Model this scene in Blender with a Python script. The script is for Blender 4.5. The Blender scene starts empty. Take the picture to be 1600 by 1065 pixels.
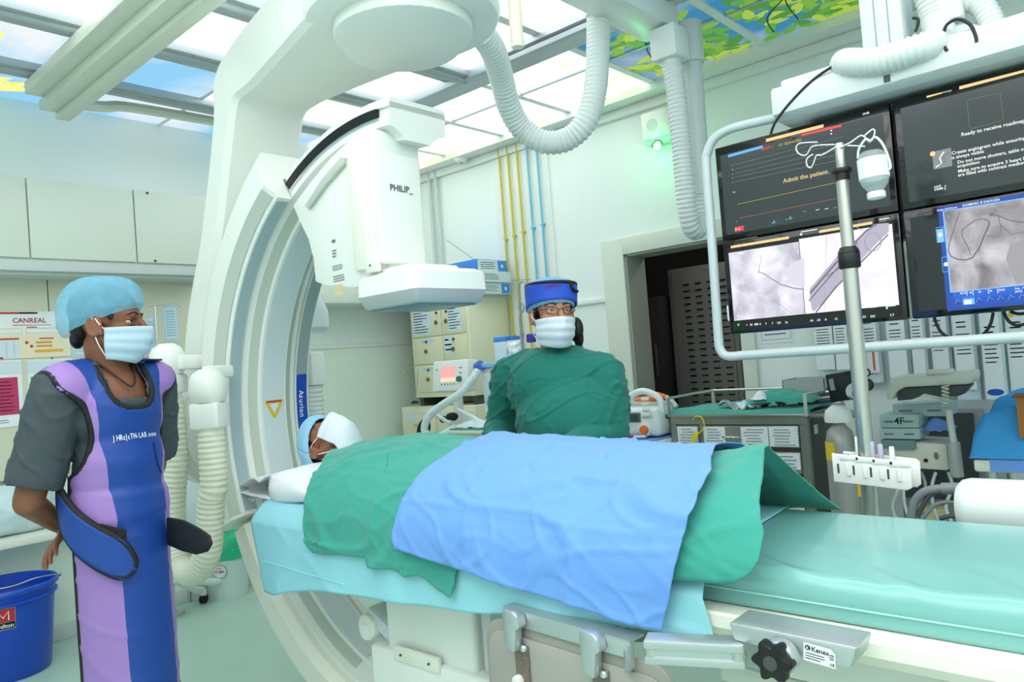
import bpy, bmesh, math, random
from mathutils import Vector as V, Matrix as Mx, noise, Quaternion
random.seed(7)
C = bpy.context.scene.collection
PI = math.pi
sc = bpy.context.scene

# ---------------------------------------------------------------- camera
YAW, PITCH, ROLL, FPX = math.radians(41.8), math.radians(1.3), math.radians(-4.5), 1170.0
CAM = V((0, 0, 1.33))
F_ = V((-math.sin(YAW)*math.cos(PITCH), math.cos(YAW)*math.cos(PITCH), math.sin(PITCH)))
R0 = V((math.cos(YAW), math.sin(YAW), 0)); U0 = R0.cross(F_)
R_ = R0*math.cos(ROLL) + U0*math.sin(ROLL); U_ = R_.cross(F_)
cd = bpy.data.cameras.new('camera'); cam = bpy.data.objects.new('camera', cd); C.objects.link(cam)
cd.sensor_width = 36; cd.sensor_fit = 'HORIZONTAL'; cd.lens = 36*FPX/1600; cd.clip_start = .02
M3 = Mx((R_, U_, -F_)).transposed()
cam.matrix_world = Mx.Translation(CAM) @ M3.to_4x4()
sc.camera = cam

# ---------------------------------------------------------------- light and exposure
w = bpy.data.worlds.new('world'); sc.world = w; w.use_nodes = True
w.node_tree.nodes['Background'].inputs[0].default_value = (.75, .9, 1, 1)
w.node_tree.nodes['Background'].inputs[1].default_value = .25
PANEL_GLOW = 2.3            # the backlit ceiling panels
sc.view_settings.view_transform = 'Standard'; sc.view_settings.look = 'None'
sc.view_settings.gamma = 1; sc.view_settings.use_curve_mapping = False
sc.view_settings.exposure = 0.24
sc.cycles.use_denoising = True
sc.cycles.max_bounces = 8; sc.cycles.diffuse_bounces = 4; sc.cycles.sample_clamp_indirect = 6

def at(px, py, x=None, y=None, z=None):
    """point of the room seen at a photograph pixel on the plane x=, y= or z="""
    d = F_ + R_*((px-800)/FPX) - U_*((py-532.5)/FPX)
    if x is not None: t = (x-CAM.x)/d.x
    elif y is not None: t = (y-CAM.y)/d.y
    else: t = (z-CAM.z)/d.z
    return CAM + d*t

# ---------------------------------------------------------------- materials
def lin(c):
    return tuple(((v/255)/12.92 if v/255 <= .04045 else ((v/255+.055)/1.055)**2.4) for v in c[:3]) + (1,)
MATS = {}
def mat(name, rgb, rough=.5, metal=0, emit=0, bump=0, bscale=40, var=0, vscale=6, alpha=1, sheen=0, trans=0, coat=0, spec=.5):
    if name in MATS: return MATS[name]
    m = bpy.data.materials.new(name); m.use_nodes = True; nt = m.node_tree; b = nt.nodes['Principled BSDF']
    col = lin(rgb)
    b.inputs['Base Color'].default_value = col; b.inputs['Roughness'].default_value = rough
    b.inputs['Metallic'].default_value = metal; b.inputs['Specular IOR Level'].default_value = spec
    if emit:
        b.inputs['Emission Color'].default_value = col; b.inputs['Emission Strength'].default_value = emit
        b.inputs['Base Color'].default_value = (col[0]*.1, col[1]*.1, col[2]*.1, 1)
    if alpha < 1: b.inputs['Alpha'].default_value = alpha
    if trans: b.inputs['Transmission Weight'].default_value = trans
    if coat: b.inputs['Coat Weight'].default_value = coat; b.inputs['Coat Roughness'].default_value = .08
    if sheen: b.inputs['Sheen Weight'].default_value = sheen
    if bump or var:
        tc = nt.nodes.new('ShaderNodeTexCoord')
    if var:
        n = nt.nodes.new('ShaderNodeTexNoise'); n.inputs['Scale'].default_value = vscale; n.inputs['Detail'].default_value = 5
        nt.links.new(tc.outputs['Object'], n.inputs['Vector'])
        r = nt.nodes.new('ShaderNodeMapRange'); r.inputs['From Min'].default_value = .3; r.inputs['From Max'].default_value = .7
        r.inputs['To Min'].default_value = 1-var; r.inputs['To Max'].default_value = 1+var
        nt.links.new(n.outputs['Fac'], r.inputs['Value'])
        mx = nt.nodes.new('ShaderNodeVectorMath'); mx.operation = 'SCALE'; mx.inputs[0].default_value = col[:3]
        nt.links.new(r.outputs['Result'], mx.inputs['Scale']); nt.links.new(mx.outputs['Vector'], b.inputs['Base Color'])
    if bump:
        n2 = nt.nodes.new('ShaderNodeTexNoise'); n2.inputs['Scale'].default_value = bscale; n2.inputs['Detail'].default_value = 3
        nt.links.new(tc.outputs['Object'], n2.inputs['Vector'])
        bp = nt.nodes.new('ShaderNodeBump'); bp.inputs['Strength'].default_value = bump; bp.inputs['Distance'].default_value = .01
        nt.links.new(n2.outputs['Fac'], bp.inputs['Height']); nt.links.new(bp.outputs['Normal'], b.inputs['Normal'])
    MATS[name] = m
    return m

def glow_mat(name, nodesetup):
    m = bpy.data.materials.new(name); m.use_nodes = True; nt = m.node_tree; nt.nodes.clear()
    o = nt.nodes.new('ShaderNodeOutputMaterial'); nodesetup(nt, o); MATS[name] = m
    return m

WHITE = mat('white_enamel', (236, 238, 232), .32)
CREAM = mat('cream_enamel', (236, 236, 222), .35)
PALE = mat('pale_grey_enamel', (205, 212, 210), .35)
GREYP = mat('grey_plastic', (150, 156, 158), .45)
DGREY = mat('dark_grey_plastic', (70, 74, 76), .5)
BLACK = mat('black_plastic', (14, 14, 15), .4)
RUBBER = mat('black_rubber', (16, 17, 18), .75)
STEEL = mat('brushed_steel', (206, 204, 196), .28, .92, bump=.02, bscale=200)
CHROME = mat('polished_chrome', (215, 218, 218), .14, 1)
ALU = mat('satin_aluminium', (196, 204, 204), .38, .75)
BEIGE = mat('beige_locker_paint', (236, 232, 204), .45)
PAPER = mat('white_paper', (236, 240, 242), .8)
PAPERB = mat('bluish_paper', (214, 228, 236), .8)
INK = mat('black_ink', (24, 26, 30), .7)
INKG = mat('grey_ink', (110, 116, 122), .8)
RED = mat('red_print', (196, 44, 44), .6)
YELLOW = mat('yellow_print', (226, 190, 40), .6)
BLUEP = mat('blue_print', (28, 90, 190), .5)
HOSE = mat('white_hose_plastic', (222, 228, 224), .42)
HOSEC = mat('cream_hose_plastic', (228, 230, 210), .42)

# ---------------------------------------------------------------- mesh building
def frame(z, x=None):
    z = V(z).normalized()
    if x is None: x = V((0, 0, 1)) if abs(z.z) < .9 else V((1, 0, 0))
    x = V(x); x = (x - z*x.dot(z)).normalized(); y = z.cross(x)
    return Mx((x, y, z)).transposed()

class G:
    """collects shapes in one bmesh"""
    def __init__(s): s.bm = bmesh.new()
    def _add(s, t, M=None):
        if M is not None: bmesh.ops.transform(t, matrix=M, verts=t.verts)
        me = bpy.data.meshes.new('t'); t.to_mesh(me); t.free(); s.bm.from_mesh(me); bpy.data.meshes.remove(me); return s
    def box(s, c, size, rot=None, bev=0, seg=2):
        t = bmesh.new(); bmesh.ops.create_cube(t, size=1)
        bmesh.ops.scale(t, vec=size, verts=t.verts)
        if bev: bmesh.ops.bevel(t, geom=t.edges[:], offset=min(bev, .49*min(size)), segments=seg, affect='EDGES', profile=.5)
        M = Mx.Translation(V(c))
        if rot is not None: M = M @ (rot.to_4x4() if not isinstance(rot, (int, float)) else Mx.Rotation(rot, 4, 'Z'))
        return s._add(t, M)
    def bx(s, a, b, bev=0, seg=2):
        a = V(a); b = V(b)
        return s.box((a+b)/2, [max(abs(b[i]-a[i]), 1e-4) for i in range(3)], None, bev, seg)
    def cyl(s, p0, p1, r0, r1=None, n=16, bev=0):
        p0 = V(p0); p1 = V(p1); r1 = r0 if r1 is None else r1; L = (p1-p0).length
        t = bmesh.new(); bmesh.ops.create_cone(t, cap_ends=True, segments=n, radius1=r0, radius2=r1, depth=L)
        if bev:
            ed = [e for e in t.edges if abs(e.verts[0].co.z-e.verts[1].co.z) < 1e-6]
            bmesh.ops.bevel(t, geom=ed, offset=bev, segments=2, affect='EDGES', profile=.5)
        return s._add(t, Mx.Translation((p0+p1)/2) @ frame(p1-p0).to_4x4())
    def ball(s, c, r, rot=None, sub=3):
        t = bmesh.new(); bmesh.ops.create_icosphere(t, subdivisions=sub, radius=1)
        r = (r, r, r) if isinstance(r, (int, float)) else r
        bmesh.ops.scale(t, vec=r, verts=t.verts)
        M = Mx.Translation(V(c))
        if rot is not None: M = M @ rot.to_4x4()
        return s._add(t, M)
    def lathe(s, prof, o, ax=(0, 0, 1), n=24):
        """prof: (radius, height) along ax from o"""
        Mf = frame(ax); o = V(o); t = bmesh.new(); rings = []
        for r, h in prof:
            if r < 1e-6: rings.append([t.verts.new(o + Mf @ V((0, 0, h)))])
            else: rings.append([t.verts.new(o + Mf @ V((r*math.cos(2*PI*k/n), r*math.sin(2*PI*k/n), h))) for k in range(n)])
        for a, b in zip(rings, rings[1:]):
            for k in range(n):
                q = [a[k % len(a)], a[(k+1) % len(a)], b[(k+1) % len(b)], b[k % len(b)]]
                u = list(dict.fromkeys(q))
                if len(u) > 2:
                    try: t.faces.new(u)
                    except ValueError: pass
        for r in (rings[0], rings[-1]):
            if len(r) > 2:
                try: t.faces.new(r)
                except ValueError: pass
        bmesh.ops.recalc_face_normals(t, faces=t.faces)
        return s._add(t)
    def tube(s, pts, r, n=8, corr=None, closed=False, flat=None):
        """round tube along points; r a number or a function of 0..1; corr=(pitch, depth) makes it ribbed"""
        pts = [V(p) for p in pts]
        L = [0]
        for a, b in zip(pts, pts[1:]): L.append(L[-1] + (b-a).length)
        if corr:
            m = max(4, int(L[-1]/(corr[0]/4))); new = []; j = 0
            for k in range(m+1):
                d = L[-1]*k/m
                while j < len(L)-2 and L[j+1] < d: j += 1
                f = (d-L[j])/max(1e-9, L[j+1]-L[j]); new.append(pts[j].lerp(pts[j+1], f))
            pts = new
        N = len(pts); t = bmesh.new(); rings = []
        tan = []
        for i in range(N):
            a = pts[(i-1) % N] if closed or i > 0 else pts[0]; b = pts[(i+1) % N] if closed or i < N-1 else pts[-1]
            d = b-a; tan.append(d.normalized() if d.length > 1e-9 else V((0, 0, 1)))
        x = frame(tan[0]).col[0]
        for i in range(N):
            x = x - tan[i]*x.dot(tan[i])
            x = x.normalized() if x.length > 1e-6 else frame(tan[i]).col[0].copy()
            y = tan[i].cross(x); rr = r(i/(N-1)) if callable(r) else r
            if corr: rr += corr[1]*(.5 if i % 4 in (0, 1) else -.5)
            fx, fy = flat if flat else (1, 1)
            rings.append([t.verts.new(pts[i] + x*rr*fx*math.cos(2*PI*k/n) + y*rr*fy*math.sin(2*PI*k/n)) for k in range(n)])
        pr = list(zip(rings, rings[1:])) + ([(rings[-1], rings[0])] if closed else [])
        for a, b in pr:
            for k in range(n): t.faces.new((a[k], a[(k+1) % n], b[(k+1) % n], b[k]))
        if not closed: t.faces.new(rings[0][::-1]); t.faces.new(rings[-1])
        return s._add(t)
    def prism(s, poly, o, ux, uy, dep, bev=0):
        """polygon (a,b) in the plane o+a*ux+b*uy, pushed by vector dep"""
        o = V(o); ux = V(ux); uy = V(uy); dep = V(dep); t = bmesh.new()
        a = [t.verts.new(o+ux*p[0]+uy*p[1]) for p in poly]; f = t.faces.new(a)
        r = bmesh.ops.extrude_face_region(t, geom=[f]); bmesh.ops.translate(t, vec=dep, verts=[g for g in r['geom'] if isinstance(g, bmesh.types.BMVert)])
        bmesh.ops.recalc_face_normals(t, faces=t.faces)
        if bev: bmesh.ops.bevel(t, geom=t.edges[:], offset=bev, segments=2, affect='EDGES', profile=.5)
        return s._add(t)
    def poly(s, pts):
        s.bm.faces.new([s.bm.verts.new(V(p)) for p in pts]); return s
    def arc(s, sec, cx, cz, a0, a1, n=40, flip=False):
        """sweep the closed section [(radius, y)] about the Y axis through (cx, cz), angles in degrees"""
        t = bmesh.new(); rings = []
        for i in range(n+1):
            a = math.radians(a0+(a1-a0)*i/n)
            rings.append([t.verts.new((cx+r*math.cos(a), y, cz+r*math.sin(a))) for r, y in sec])
        m = len(sec)
        for a, b in zip(rings, rings[1:]):
            for k in range(m): t.faces.new((a[k], a[(k+1) % m], b[(k+1) % m], b[k]))
        t.faces.new(rings[0]); t.faces.new(rings[-1])
        bmesh.ops.recalc_face_normals(t, faces=t.faces)
        return s._add(t)
    def loft(s, rings, cap=True):
        t = bmesh.new(); rr = [[t.verts.new(V(p)) for p in ring] for ring in rings]; m = len(rr[0])
        for a, b in zip(rr, rr[1:]):
            for k in range(m): t.faces.new((a[k], a[(k+1) % m], b[(k+1) % m], b[k]))
        if cap: t.faces.new(rr[0]); t.faces.new(rr[-1])
        bmesh.ops.recalc_face_normals(t, faces=t.faces)
        return s._add(t)
    def grid(s, fn, nu, nv):
        vs = [[s.bm.verts.new(fn(i/nu, j/nv)) for j in range(nv+1)] for i in range(nu+1)]
        for i in range(nu):
            for j in range(nv): s.bm.faces.new((vs[i][j], vs[i+1][j], vs[i+1][j+1], vs[i][j+1]))
        return s
    def mesh(s, name, m, angle=40):
        me = bpy.data.meshes.new(name); s.bm.to_mesh(me); s.bm.free()
        for mm in (m if isinstance(m, (list, tuple)) else [m]): me.materials.append(mm)
        if angle is not None:
            me.polygons.foreach_set('use_smooth', [True]*len(me.polygons)); me.set_sharp_from_angle(angle=math.radians(angle))
        return me
    def obj(s, name, m, parent=None, angle=40):
        return put(name, s.mesh(name, m, angle), parent)

def put(name, me, parent=None):
    o = bpy.data.objects.new(name, me); C.objects.link(o)
    if parent is not None:
        o.parent = parent; o.matrix_parent_inverse = Mx.Translation(-V(parent.location))
    return o
def thing(name, label, cat, loc=(0, 0, 0), group=None):
    """an Empty at the thing's base; its parts are given in room coordinates"""
    o = bpy.data.objects.new(name, None); C.objects.link(o); o.location = loc; o.empty_display_size = .1
    return tag(o, label, cat, group)
def tag(o, label, cat, group=None):
    o['label'] = label; o['category'] = cat
    if group: o['group'] = group
    return o
def struct(o):
    o['kind'] = 'structure'; return o
def dup(root, off, label=None, group=None):
    r = root.copy(); C.objects.link(r); r.location = V(root.location)+V(off)
    if label: r['label'] = label
    if group: r['group'] = group
    for ch in list(root.children):
        c = ch.copy(); C.objects.link(c); c.parent = r; c.matrix_parent_inverse = ch.matrix_parent_inverse.copy()
        for g in list(ch.children):
            d = g.copy(); C.objects.link(d); d.parent = c; d.matrix_parent_inverse = g.matrix_parent_inverse.copy()
    return r

_fc = None
def text(g, s, o, ux, uy, size, lift=.0006, align='LEFT', depth=.0004, sq=1.0):
    """lettering added to g: baseline starts at o, runs along ux, up is uy"""
    cu = bpy.data.curves.new('f', 'FONT'); cu.body = s; cu.size = size; cu.align_x = align; cu.extrude = depth; cu.resolution_u = 2; cu.offset = size*.012
    ob = bpy.data.objects.new('f', cu); C.objects.link(ob)
    dg = bpy.context.evaluated_depsgraph_get(); dg.update()
    me = bpy.data.meshes.new_from_object(ob.evaluated_get(dg)); C.objects.unlink(ob); bpy.data.objects.remove(ob); bpy.data.curves.remove(cu)
    ux = V(ux).normalized(); uy = V(uy); uy = (uy-ux*uy.dot(ux)).normalized(); n = ux.cross(uy)
    M = Mx.Translation(V(o)+n*lift) @ Mx((ux*sq, uy, n)).transposed().to_4x4()
    me.transform(M); g.bm.from_mesh(me); bpy.data.meshes.remove(me); return g

class Sheet:
    """flat print on a plane: shapes sorted by material; a along ux, b along uy, both in metres"""
    def __init__(s, o, ux, uy):
        s.o = V(o); s.ux = V(ux).normalized(); uy = V(uy); s.uy = (uy-s.ux*uy.dot(s.ux)).normalized(); s.n = s.ux.cross(s.uy); s.g = {}
    def P(s, a, b, l=.001): return s.o+s.ux*a+s.uy*b+s.n*l
    def G(s, m):
        if m not in s.g: s.g[m] = G()
        return s.g[m]
    def rect(s, m, a0, b0, a1, b1, l=.001): s.G(m).poly([s.P(a0, b0, l), s.P(a1, b0, l), s.P(a1, b1, l), s.P(a0, b1, l)]); return s
    def poly(s, m, pts, l=.001): s.G(m).poly([s.P(a, b, l) for a, b in pts]); return s
    def frame(s, m, a0, b0, a1, b1, t=.001, l=.001):
        s.rect(m, a0, b0, a1, b0+t, l); s.rect(m, a0, b1-t, a1, b1, l); s.rect(m, a0, b0, a0+t, b1, l); s.rect(m, a1-t, b0, a1, b1, l); return s
    def strip(s, m, pts, w0, w1=None, l=.001):
        w1 = w0 if w1 is None else w1; N = len(pts); q = []
        for i, (a, b) in enumerate(pts):
            pa = pts[max(0, i-1)]; pb = pts[min(N-1, i+1)]; d = V((pb[0]-pa[0], pb[1]-pa[1])); d = d.normalized() if d.length else V((1, 0))
            ww = (w0+(w1-w0)*i/max(1, N-1))/2; q.append(((a-d.y*ww, b+d.x*ww), (a+d.y*ww, b-d.x*ww)))
        for (p, r), (p2, r2) in zip(q, q[1:]): s.poly(m, [p, r, r2, p2], l)
        return s
    def disc(s, m, a, b, r, r2=None, l=.001, n=18):
        r2 = r2 or r
        return s.poly(m, [(a+r*math.cos(2*PI*k/n), b+r2*math.sin(2*PI*k/n)) for k in range(n)], l)
    def text(s, m, t, a, b, size, l=.0012, align='LEFT'): text(s.G(m), t, s.P(a, b, 0), s.ux, s.uy, size, l, align, .0003); return s
    def lines(s, m, a0, b0, a1, b1, n, fill=.5, jag=.25):
        h = (b1-b0)/n
        for k in range(n):
            e = a1-(a1-a0)*random.random()*jag
            s.rect(m, a0, b0+h*k+h*(1-fill)/2, e, b0+h*k+h*(1+fill)/2)
        return s
    def done(s, parent, names=None):
        out = []
        for m, g in s.g.items():
            o = g.obj((names or {}).get(m, 'print'), MATS[m] if isinstance(m, str) else m, parent, None); out.append(o)
            if len(o.data.polygons) > 1: o['kind'] = 'stuff'
        return out

def spline(pts, n=8):
    """Catmull-Rom through pts"""
    pts = [V(p) for p in pts]; out = []
    for i in range(len(pts)-1):
        p0 = pts[max(0, i-1)]; p1 = pts[i]; p2 = pts[i+1]; p3 = pts[min(len(pts)-1, i+2)]
        for k in range(n):
            t = k/n; out.append(.5*((2*p1)+(p2-p0)*t+(2*p0-5*p1+4*p2-p3)*t*t+(3*p1-p0-3*p2+p3)*t**3))
    out.append(pts[-1]); return out
def interp(tab, x):
    if x <= tab[0][0]: return tab[0][1]
    for (a, u), (b, v) in zip(tab, tab[1:]):
        if x <= b: return u+(v-u)*(x-a)/(b-a)
    return tab[-1][1]
def srgb_em(name, rgb, k=1.0): return mat(name, rgb, .3, emit=k)
def ridged(p, k): return max(0, 1-abs(noise.noise(p))*k)
# ================================================================ the room
XL, YB, ZC, XR, YF = -4.65, 4.2, 2.95, 2.3, -1.3
def sky_panel(name, base, k, leaves=0, leafcol=((236, 232, 120), (150, 200, 60)), cloud=.6, scale=3.2):
    def ns(nt, o):
        N = nt.nodes; Lk = nt.links.new
        tc = N.new('ShaderNodeTexCoord')
        n = N.new('ShaderNodeTexNoise'); n.inputs['Scale'].default_value = 1.3; n.inputs['Detail'].default_value = 6; n.inputs['Distortion'].default_value = .4
        Lk(tc.outputs['Object'], n.inputs['Vector'])
        cr = N.new('ShaderNodeValToRGB'); cr.color_ramp.elements[0].position = cloud-.16; cr.color_ramp.elements[1].position = cloud+.1
        cr.color_ramp.elements[0].color = lin(base); cr.color_ramp.elements[1].color = lin((244, 252, 255))
        Lk(n.outputs['Fac'], cr.inputs['Fac']); col = cr.outputs['Color']
        if leaves:
            nd = N.new('ShaderNodeTexNoise'); nd.inputs['Scale'].default_value = 5; nd.inputs['Detail'].default_value = 2
            Lk(tc.outputs['Object'], nd.inputs['Vector'])
            ad = N.new('ShaderNodeVectorMath'); ad.operation = 'MULTIPLY_ADD'; ad.inputs[1].default_value = (.22, .22, .0)
            Lk(nd.outputs['Color'], ad.inputs[0]); Lk(tc.outputs['Object'], ad.inputs[2])
            mp = N.new('ShaderNodeMapping'); mp.inputs['Rotation'].default_value = (0, 0, .7); mp.inputs['Scale'].default_value = (1.9, 1, 1)
            Lk(ad.outputs['Vector'], mp.inputs['Vector'])
            vo = N.new('ShaderNodeTexVoronoi'); vo.inputs['Scale'].default_value = scale; vo.voronoi_dimensions = '2D'
            Lk(mp.outputs['Vector'], vo.inputs['Vector'])
            n3 = N.new('ShaderNodeTexNoise'); n3.inputs['Scale'].default_value = 1.9; n3.inputs['Detail'].default_value = 2
            Lk(tc.outputs['Object'], n3.inputs['Vector'])
            th = N.new('ShaderNodeMapRange'); th.inputs['From Min'].default_value = .66-leaves*.3; th.inputs['From Max'].default_value = .76-leaves*.3
            th.inputs['To Min'].default_value = 0; th.inputs['To Max'].default_value = .55
            Lk(n3.outputs['Fac'], th.inputs['Value'])
            lt = N.new('ShaderNodeMath'); lt.operation = 'LESS_THAN'
            Lk(vo.outputs['Distance'], lt.inputs[0]); Lk(th.outputs['Result'], lt.inputs[1])
            sp = N.new('ShaderNodeSeparateColor'); Lk(vo.outputs['Color'], sp.inputs['Color'])
            lc = N.new('ShaderNodeValToRGB'); lc.color_ramp.elements[0].color = lin(leafcol[0]); lc.color_ramp.elements[1].color = lin(leafcol[1])
            Lk(sp.outputs['Red'], lc.inputs['Fac'])
            mx = N.new('ShaderNodeMix'); mx.data_type = 'RGBA'
            Lk(lt.outputs['Value'], mx.inputs['Factor']); Lk(col, mx.inputs['A']); Lk(lc.outputs['Color'], mx.inputs['B']); col = mx.outputs['Result']
        e = N.new('ShaderNodeEmission'); e.inputs['Strength'].default_value = k
        Lk(col, e.inputs['Color']); Lk(e.outputs['Emission'], o.inputs['Surface'])
    return glow_mat(name, ns)
SKY_W = sky_panel('sky_panel_white', (236, 249, 252), PANEL_GLOW, cloud=.46)
SKY_FILL = sky_panel('fill_panel_warm_white', (255, 250, 240), PANEL_GLOW*1.35, cloud=.46)  # unseen panels made warmer and brighter as fill, in place of a camera flash
SKY_B = sky_panel('sky_panel_blue', (136, 210, 252), PANEL_GLOW*.30, cloud=.80)
SKY_L = sky_panel('sky_panel_light_blue', (150, 214, 252), PANEL_GLOW*.36, cloud=.62)
SKY_Y = sky_panel('sky_panel_yellow_leaf', (128, 206, 250), PANEL_GLOW*.42, .8, ((250, 252, 110), (236, 244, 96)), .78, 4.2)
SKY_P = sky_panel('sky_panel_pale_leaf', (240, 251, 246), PANEL_GLOW*.95, .45, ((240, 246, 196), (220, 244, 170)), .5, 4)
SKY_G = sky_panel('sky_panel_deep_blue', (74, 156, 200), PANEL_GLOW*.27, cloud=.62)

WALLM = mat('mint_white_wall_paint', (236, 243, 240), .55, var=.02, vscale=1.5)
WALLG = mat('mint_dado_paint', (226, 238, 226), .5, var=.02, vscale=1.5)
RAILM = mat('anodised_rail', (178, 186, 190), .4, .45)

def floor_mat():
    m = mat('mint_vinyl_floor', (178, 206, 192), .3, var=.06, vscale=1.6)
    return m
fl = G().bx((XL-.2, YF-.2, -.1), (XR+.2, 7.2, 0)).obj('floor', floor_mat()); struct(fl)
wl = G().bx((XL-.2, YF-.2, 0), (XL, YB+.2, 3.2)).obj('wall_left', WALLM); struct(wl)
DX0, DX1, DZ = -2.70, -1.935, 1.95
wb = G().bx((XL, YB, 0), (DX0, YB+.2, 3.2)).bx((DX1, YB, 0), (XR+.2, YB+.2, 3.2)).bx((DX0, YB, DZ), (DX1, YB+.2, 3.2)).obj('wall_back', WALLM); struct(wb)
struct(G().bx((XR, YF-.2, 0), (XR+.2, YB, 3.2)).obj('wall_right', WALLM))
struct(G().bx((XL, YF-.2, 0), (XR, YF, 3.2)).obj('wall_front', WALLM))
# dado and its moulding on the left and back walls
G().bx((XL, -1.3, .02), (XL+.012, YB, 1.50)).obj('dado_panel', WALLG, wl)
G().bx((XL, 2.3, 1.50), (XL+.022, YB, 1.532), .006).obj('dado_moulding', WHITE, wl)
G().bx((-3.3, YB-.02, 1.655), (-2.87, YB, 1.69), .006).obj('dado_moulding', WHITE, wb)
struct(G().bx((XL, YB-.015, 0), (-2.87, YB, .09), .004).obj('baseboard_back', PALE))
struct(G().bx((XL, YF, 0), (XL+.03, YB-.02, .09), .004).obj('baseboard_left', PALE))
# ceiling slab, light panels, rails
ce = G().bx((XL-.2, YF-.2, 3.02), (XR+.2, YB+.2, 3.15)).obj('ceiling', WHITE); struct(ce)
G().bx((XL, 4.04, 2.90), (XR, YB, 3.02)).obj('soffit', WHITE, ce)
G().bx((XL, 4.165, 2.84), (XR, YB, 2.90), .008).obj('cornice', WHITE, ce)
xr = [XL, -4.17, -3.56, -2.95, -2.30, -1.60, -1.0, -.35, .3, .95, 1.6, XR]
rows = [(-1.3, -.3), (-.3, .85), (.85, 2.06), (2.06, 3.03), (3.16, 3.53), (3.55, 4.04)]
pan = {}
for i, (a, b) in enumerate(zip(xr, xr[1:])):
    for j, (c, d) in enumerate(rows):
        if j < 4:
            if b < -4.1: m = SKY_B if j < 2 else SKY_L
            elif b < -3.5: m = SKY_B if j < 2 else (SKY_L if j < 3 else SKY_P)
            elif b < -2.9: m = SKY_W
            elif b < -1.5: m = SKY_W
            else: m = SKY_FILL if j in (0, 1, 2) else SKY_B
        else:
            if b > -2.2: m = SKY_G
            elif b > -2.5: m = SKY_W if a < -2.9 else SKY_P
            else: m = SKY_W if j == 4 else SKY_P
        g = .012
        if m not in pan: pan[m] = None
        G().bx((a+g, c+g, ZC), (b-g, d-g, ZC+.02)).obj('light_panel', m, ce, None)
for x in xr[1:-1]:
    # long extruded rail with a lower ledge, along Y
    w_ = .115 if x < -2.0 else .05
    if x > -2.4: G().bx((x-.025, YF, ZC-.012), (x+.025, 3.03, ZC+.05)).obj('panel_bar', WHITE, ce)
    else:
        gg = G().bx((x-.03, YF, ZC-.035), (x+.10, 3.03, ZC+.06), .006)
        gg.cyl((x+.035, YF, ZC-.03), (x+.035, 3.03, ZC-.03), .03, n=10)
        gg.bx((x-.10, YF, ZC-.012), (x-.03, 3.03, ZC+.05), .004)
        o = gg.obj('rail', RAILM, ce)
        G().bx((x-.042, YF, ZC-.017), (x-.036, 3.03, ZC-.011)).obj('rail_slot', DGREY, o)
    G().bx((x-.022, 3.16, ZC-.012), (x+.022, 4.04, ZC+.05)).obj('panel_bar', WHITE, ce)
for yy in (-.3, .85, 2.06): G().bx((XL, yy-.012, ZC-.004), (XR, yy+.012, ZC+.05)).obj('panel_bar', WHITE, ce)
gg = G().bx((XL+.6, 3.0, ZC-.05), (XR, 3.16, ZC+.06), .006).bx((-2.6, 2.93, ZC-.09), (XR, 3.02, ZC-.01), .006)
xb = gg.obj('rail', RAILM, ce); G().bx((-2.6, 2.925, ZC-.06), (XR, 2.93, ZC-.045)).obj('rail_slot', DGREY, xb)
G().bx((XL, 3.53, ZC-.008), (XR, 3.55, ZC+.04)).obj('panel_bar', RAILM, ce)

# leaf pictures printed on the panels
def leaf_print(name, spots, cols, k, zl=ZC-.0015):
    gs = [G() for c in cols]; rnd = random.Random(5)
    for cx, cy, n, spread, size in spots:
        for i in range(int(n*1.5)):
            x = cx+rnd.gauss(0, spread); y = cy+rnd.gauss(0, spread*.8); a = rnd.uniform(0, 2*PI); L = size*rnd.uniform(.6, 1.25); w_ = L*rnd.uniform(.36, .5)
            ok = not any(abs(x-q) < .05 for q in xr) and (3.17 < y < 3.52 or 3.56 < y < 4.03 if cx > -2.6 else True)
            if not ok: continue
            pts = []
            for t in range(12):
                u = t/11 if t < 6 else 0
                th = 2*PI*t/12; lx = L*.5*math.cos(th); ly = w_*.5*math.sin(th)*(1-.35*math.cos(th))
                pts.append((x+lx*math.cos(a)-ly*math.sin(a), y+lx*math.sin(a)+ly*math.cos(a), zl-.00002*i))
            gs[rnd.randrange(len(cols))].poly(pts)
    for g_, c in zip(gs, cols):
        m = mat('%s_%d' % (name, cols.index(c)), c, .5, emit=k)
        o = g_.obj('leaf_print', m, ce, None); o['kind'] = 'stuff'
leaf_print('leaf_green', [(-1.95, 3.35, 26, .13, .13), (-2.05, 3.85, 34, .13, .14), (-1.75, 3.75, 26, .12, .13), (-1.85, 4.0, 40, .16, .12), (-1.3, 3.4, 30, .14, .13), (-1.2, 3.9, 60, .2, .13), (-1.35, 3.7, 24, .14, .13), (-.7, 3.9, 70, .25, .13), (-.6, 3.4, 30, .2, .13), (-2.12, 3.45, 14, .08, .12)], [(128, 180, 58), (96, 166, 58), (176, 206, 70), (70, 144, 60)], PANEL_GLOW*.30)
leaf_print('leaf_lime', [(-2.42, 3.42, 9, .06, .12), (-2.5, 3.95, 16, .10, .13), (-3.2, 3.99, 9, .18, .12), (-3.9, 3.97, 9, .16, .11), (-4.3, 3.9, 9, .12, .11)], [(232, 244, 190), (240, 248, 206), (222, 240, 170)], PANEL_GLOW*.7)
leaf_print('leaf_yellow', [(-3.77, .95, 2, .035, .2), (-3.72, .88, 1, .02, .19), (-4.43, 1.21, 2, .035, .2), (-4.36, 1.13, 1, .02, .18), (-3.8, .3, 5, .15, .2), (-4.4, .4, 5, .14, .2)], [(246, 248, 110), (236, 242, 120)], PANEL_GLOW*.45)
br = G()
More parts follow.
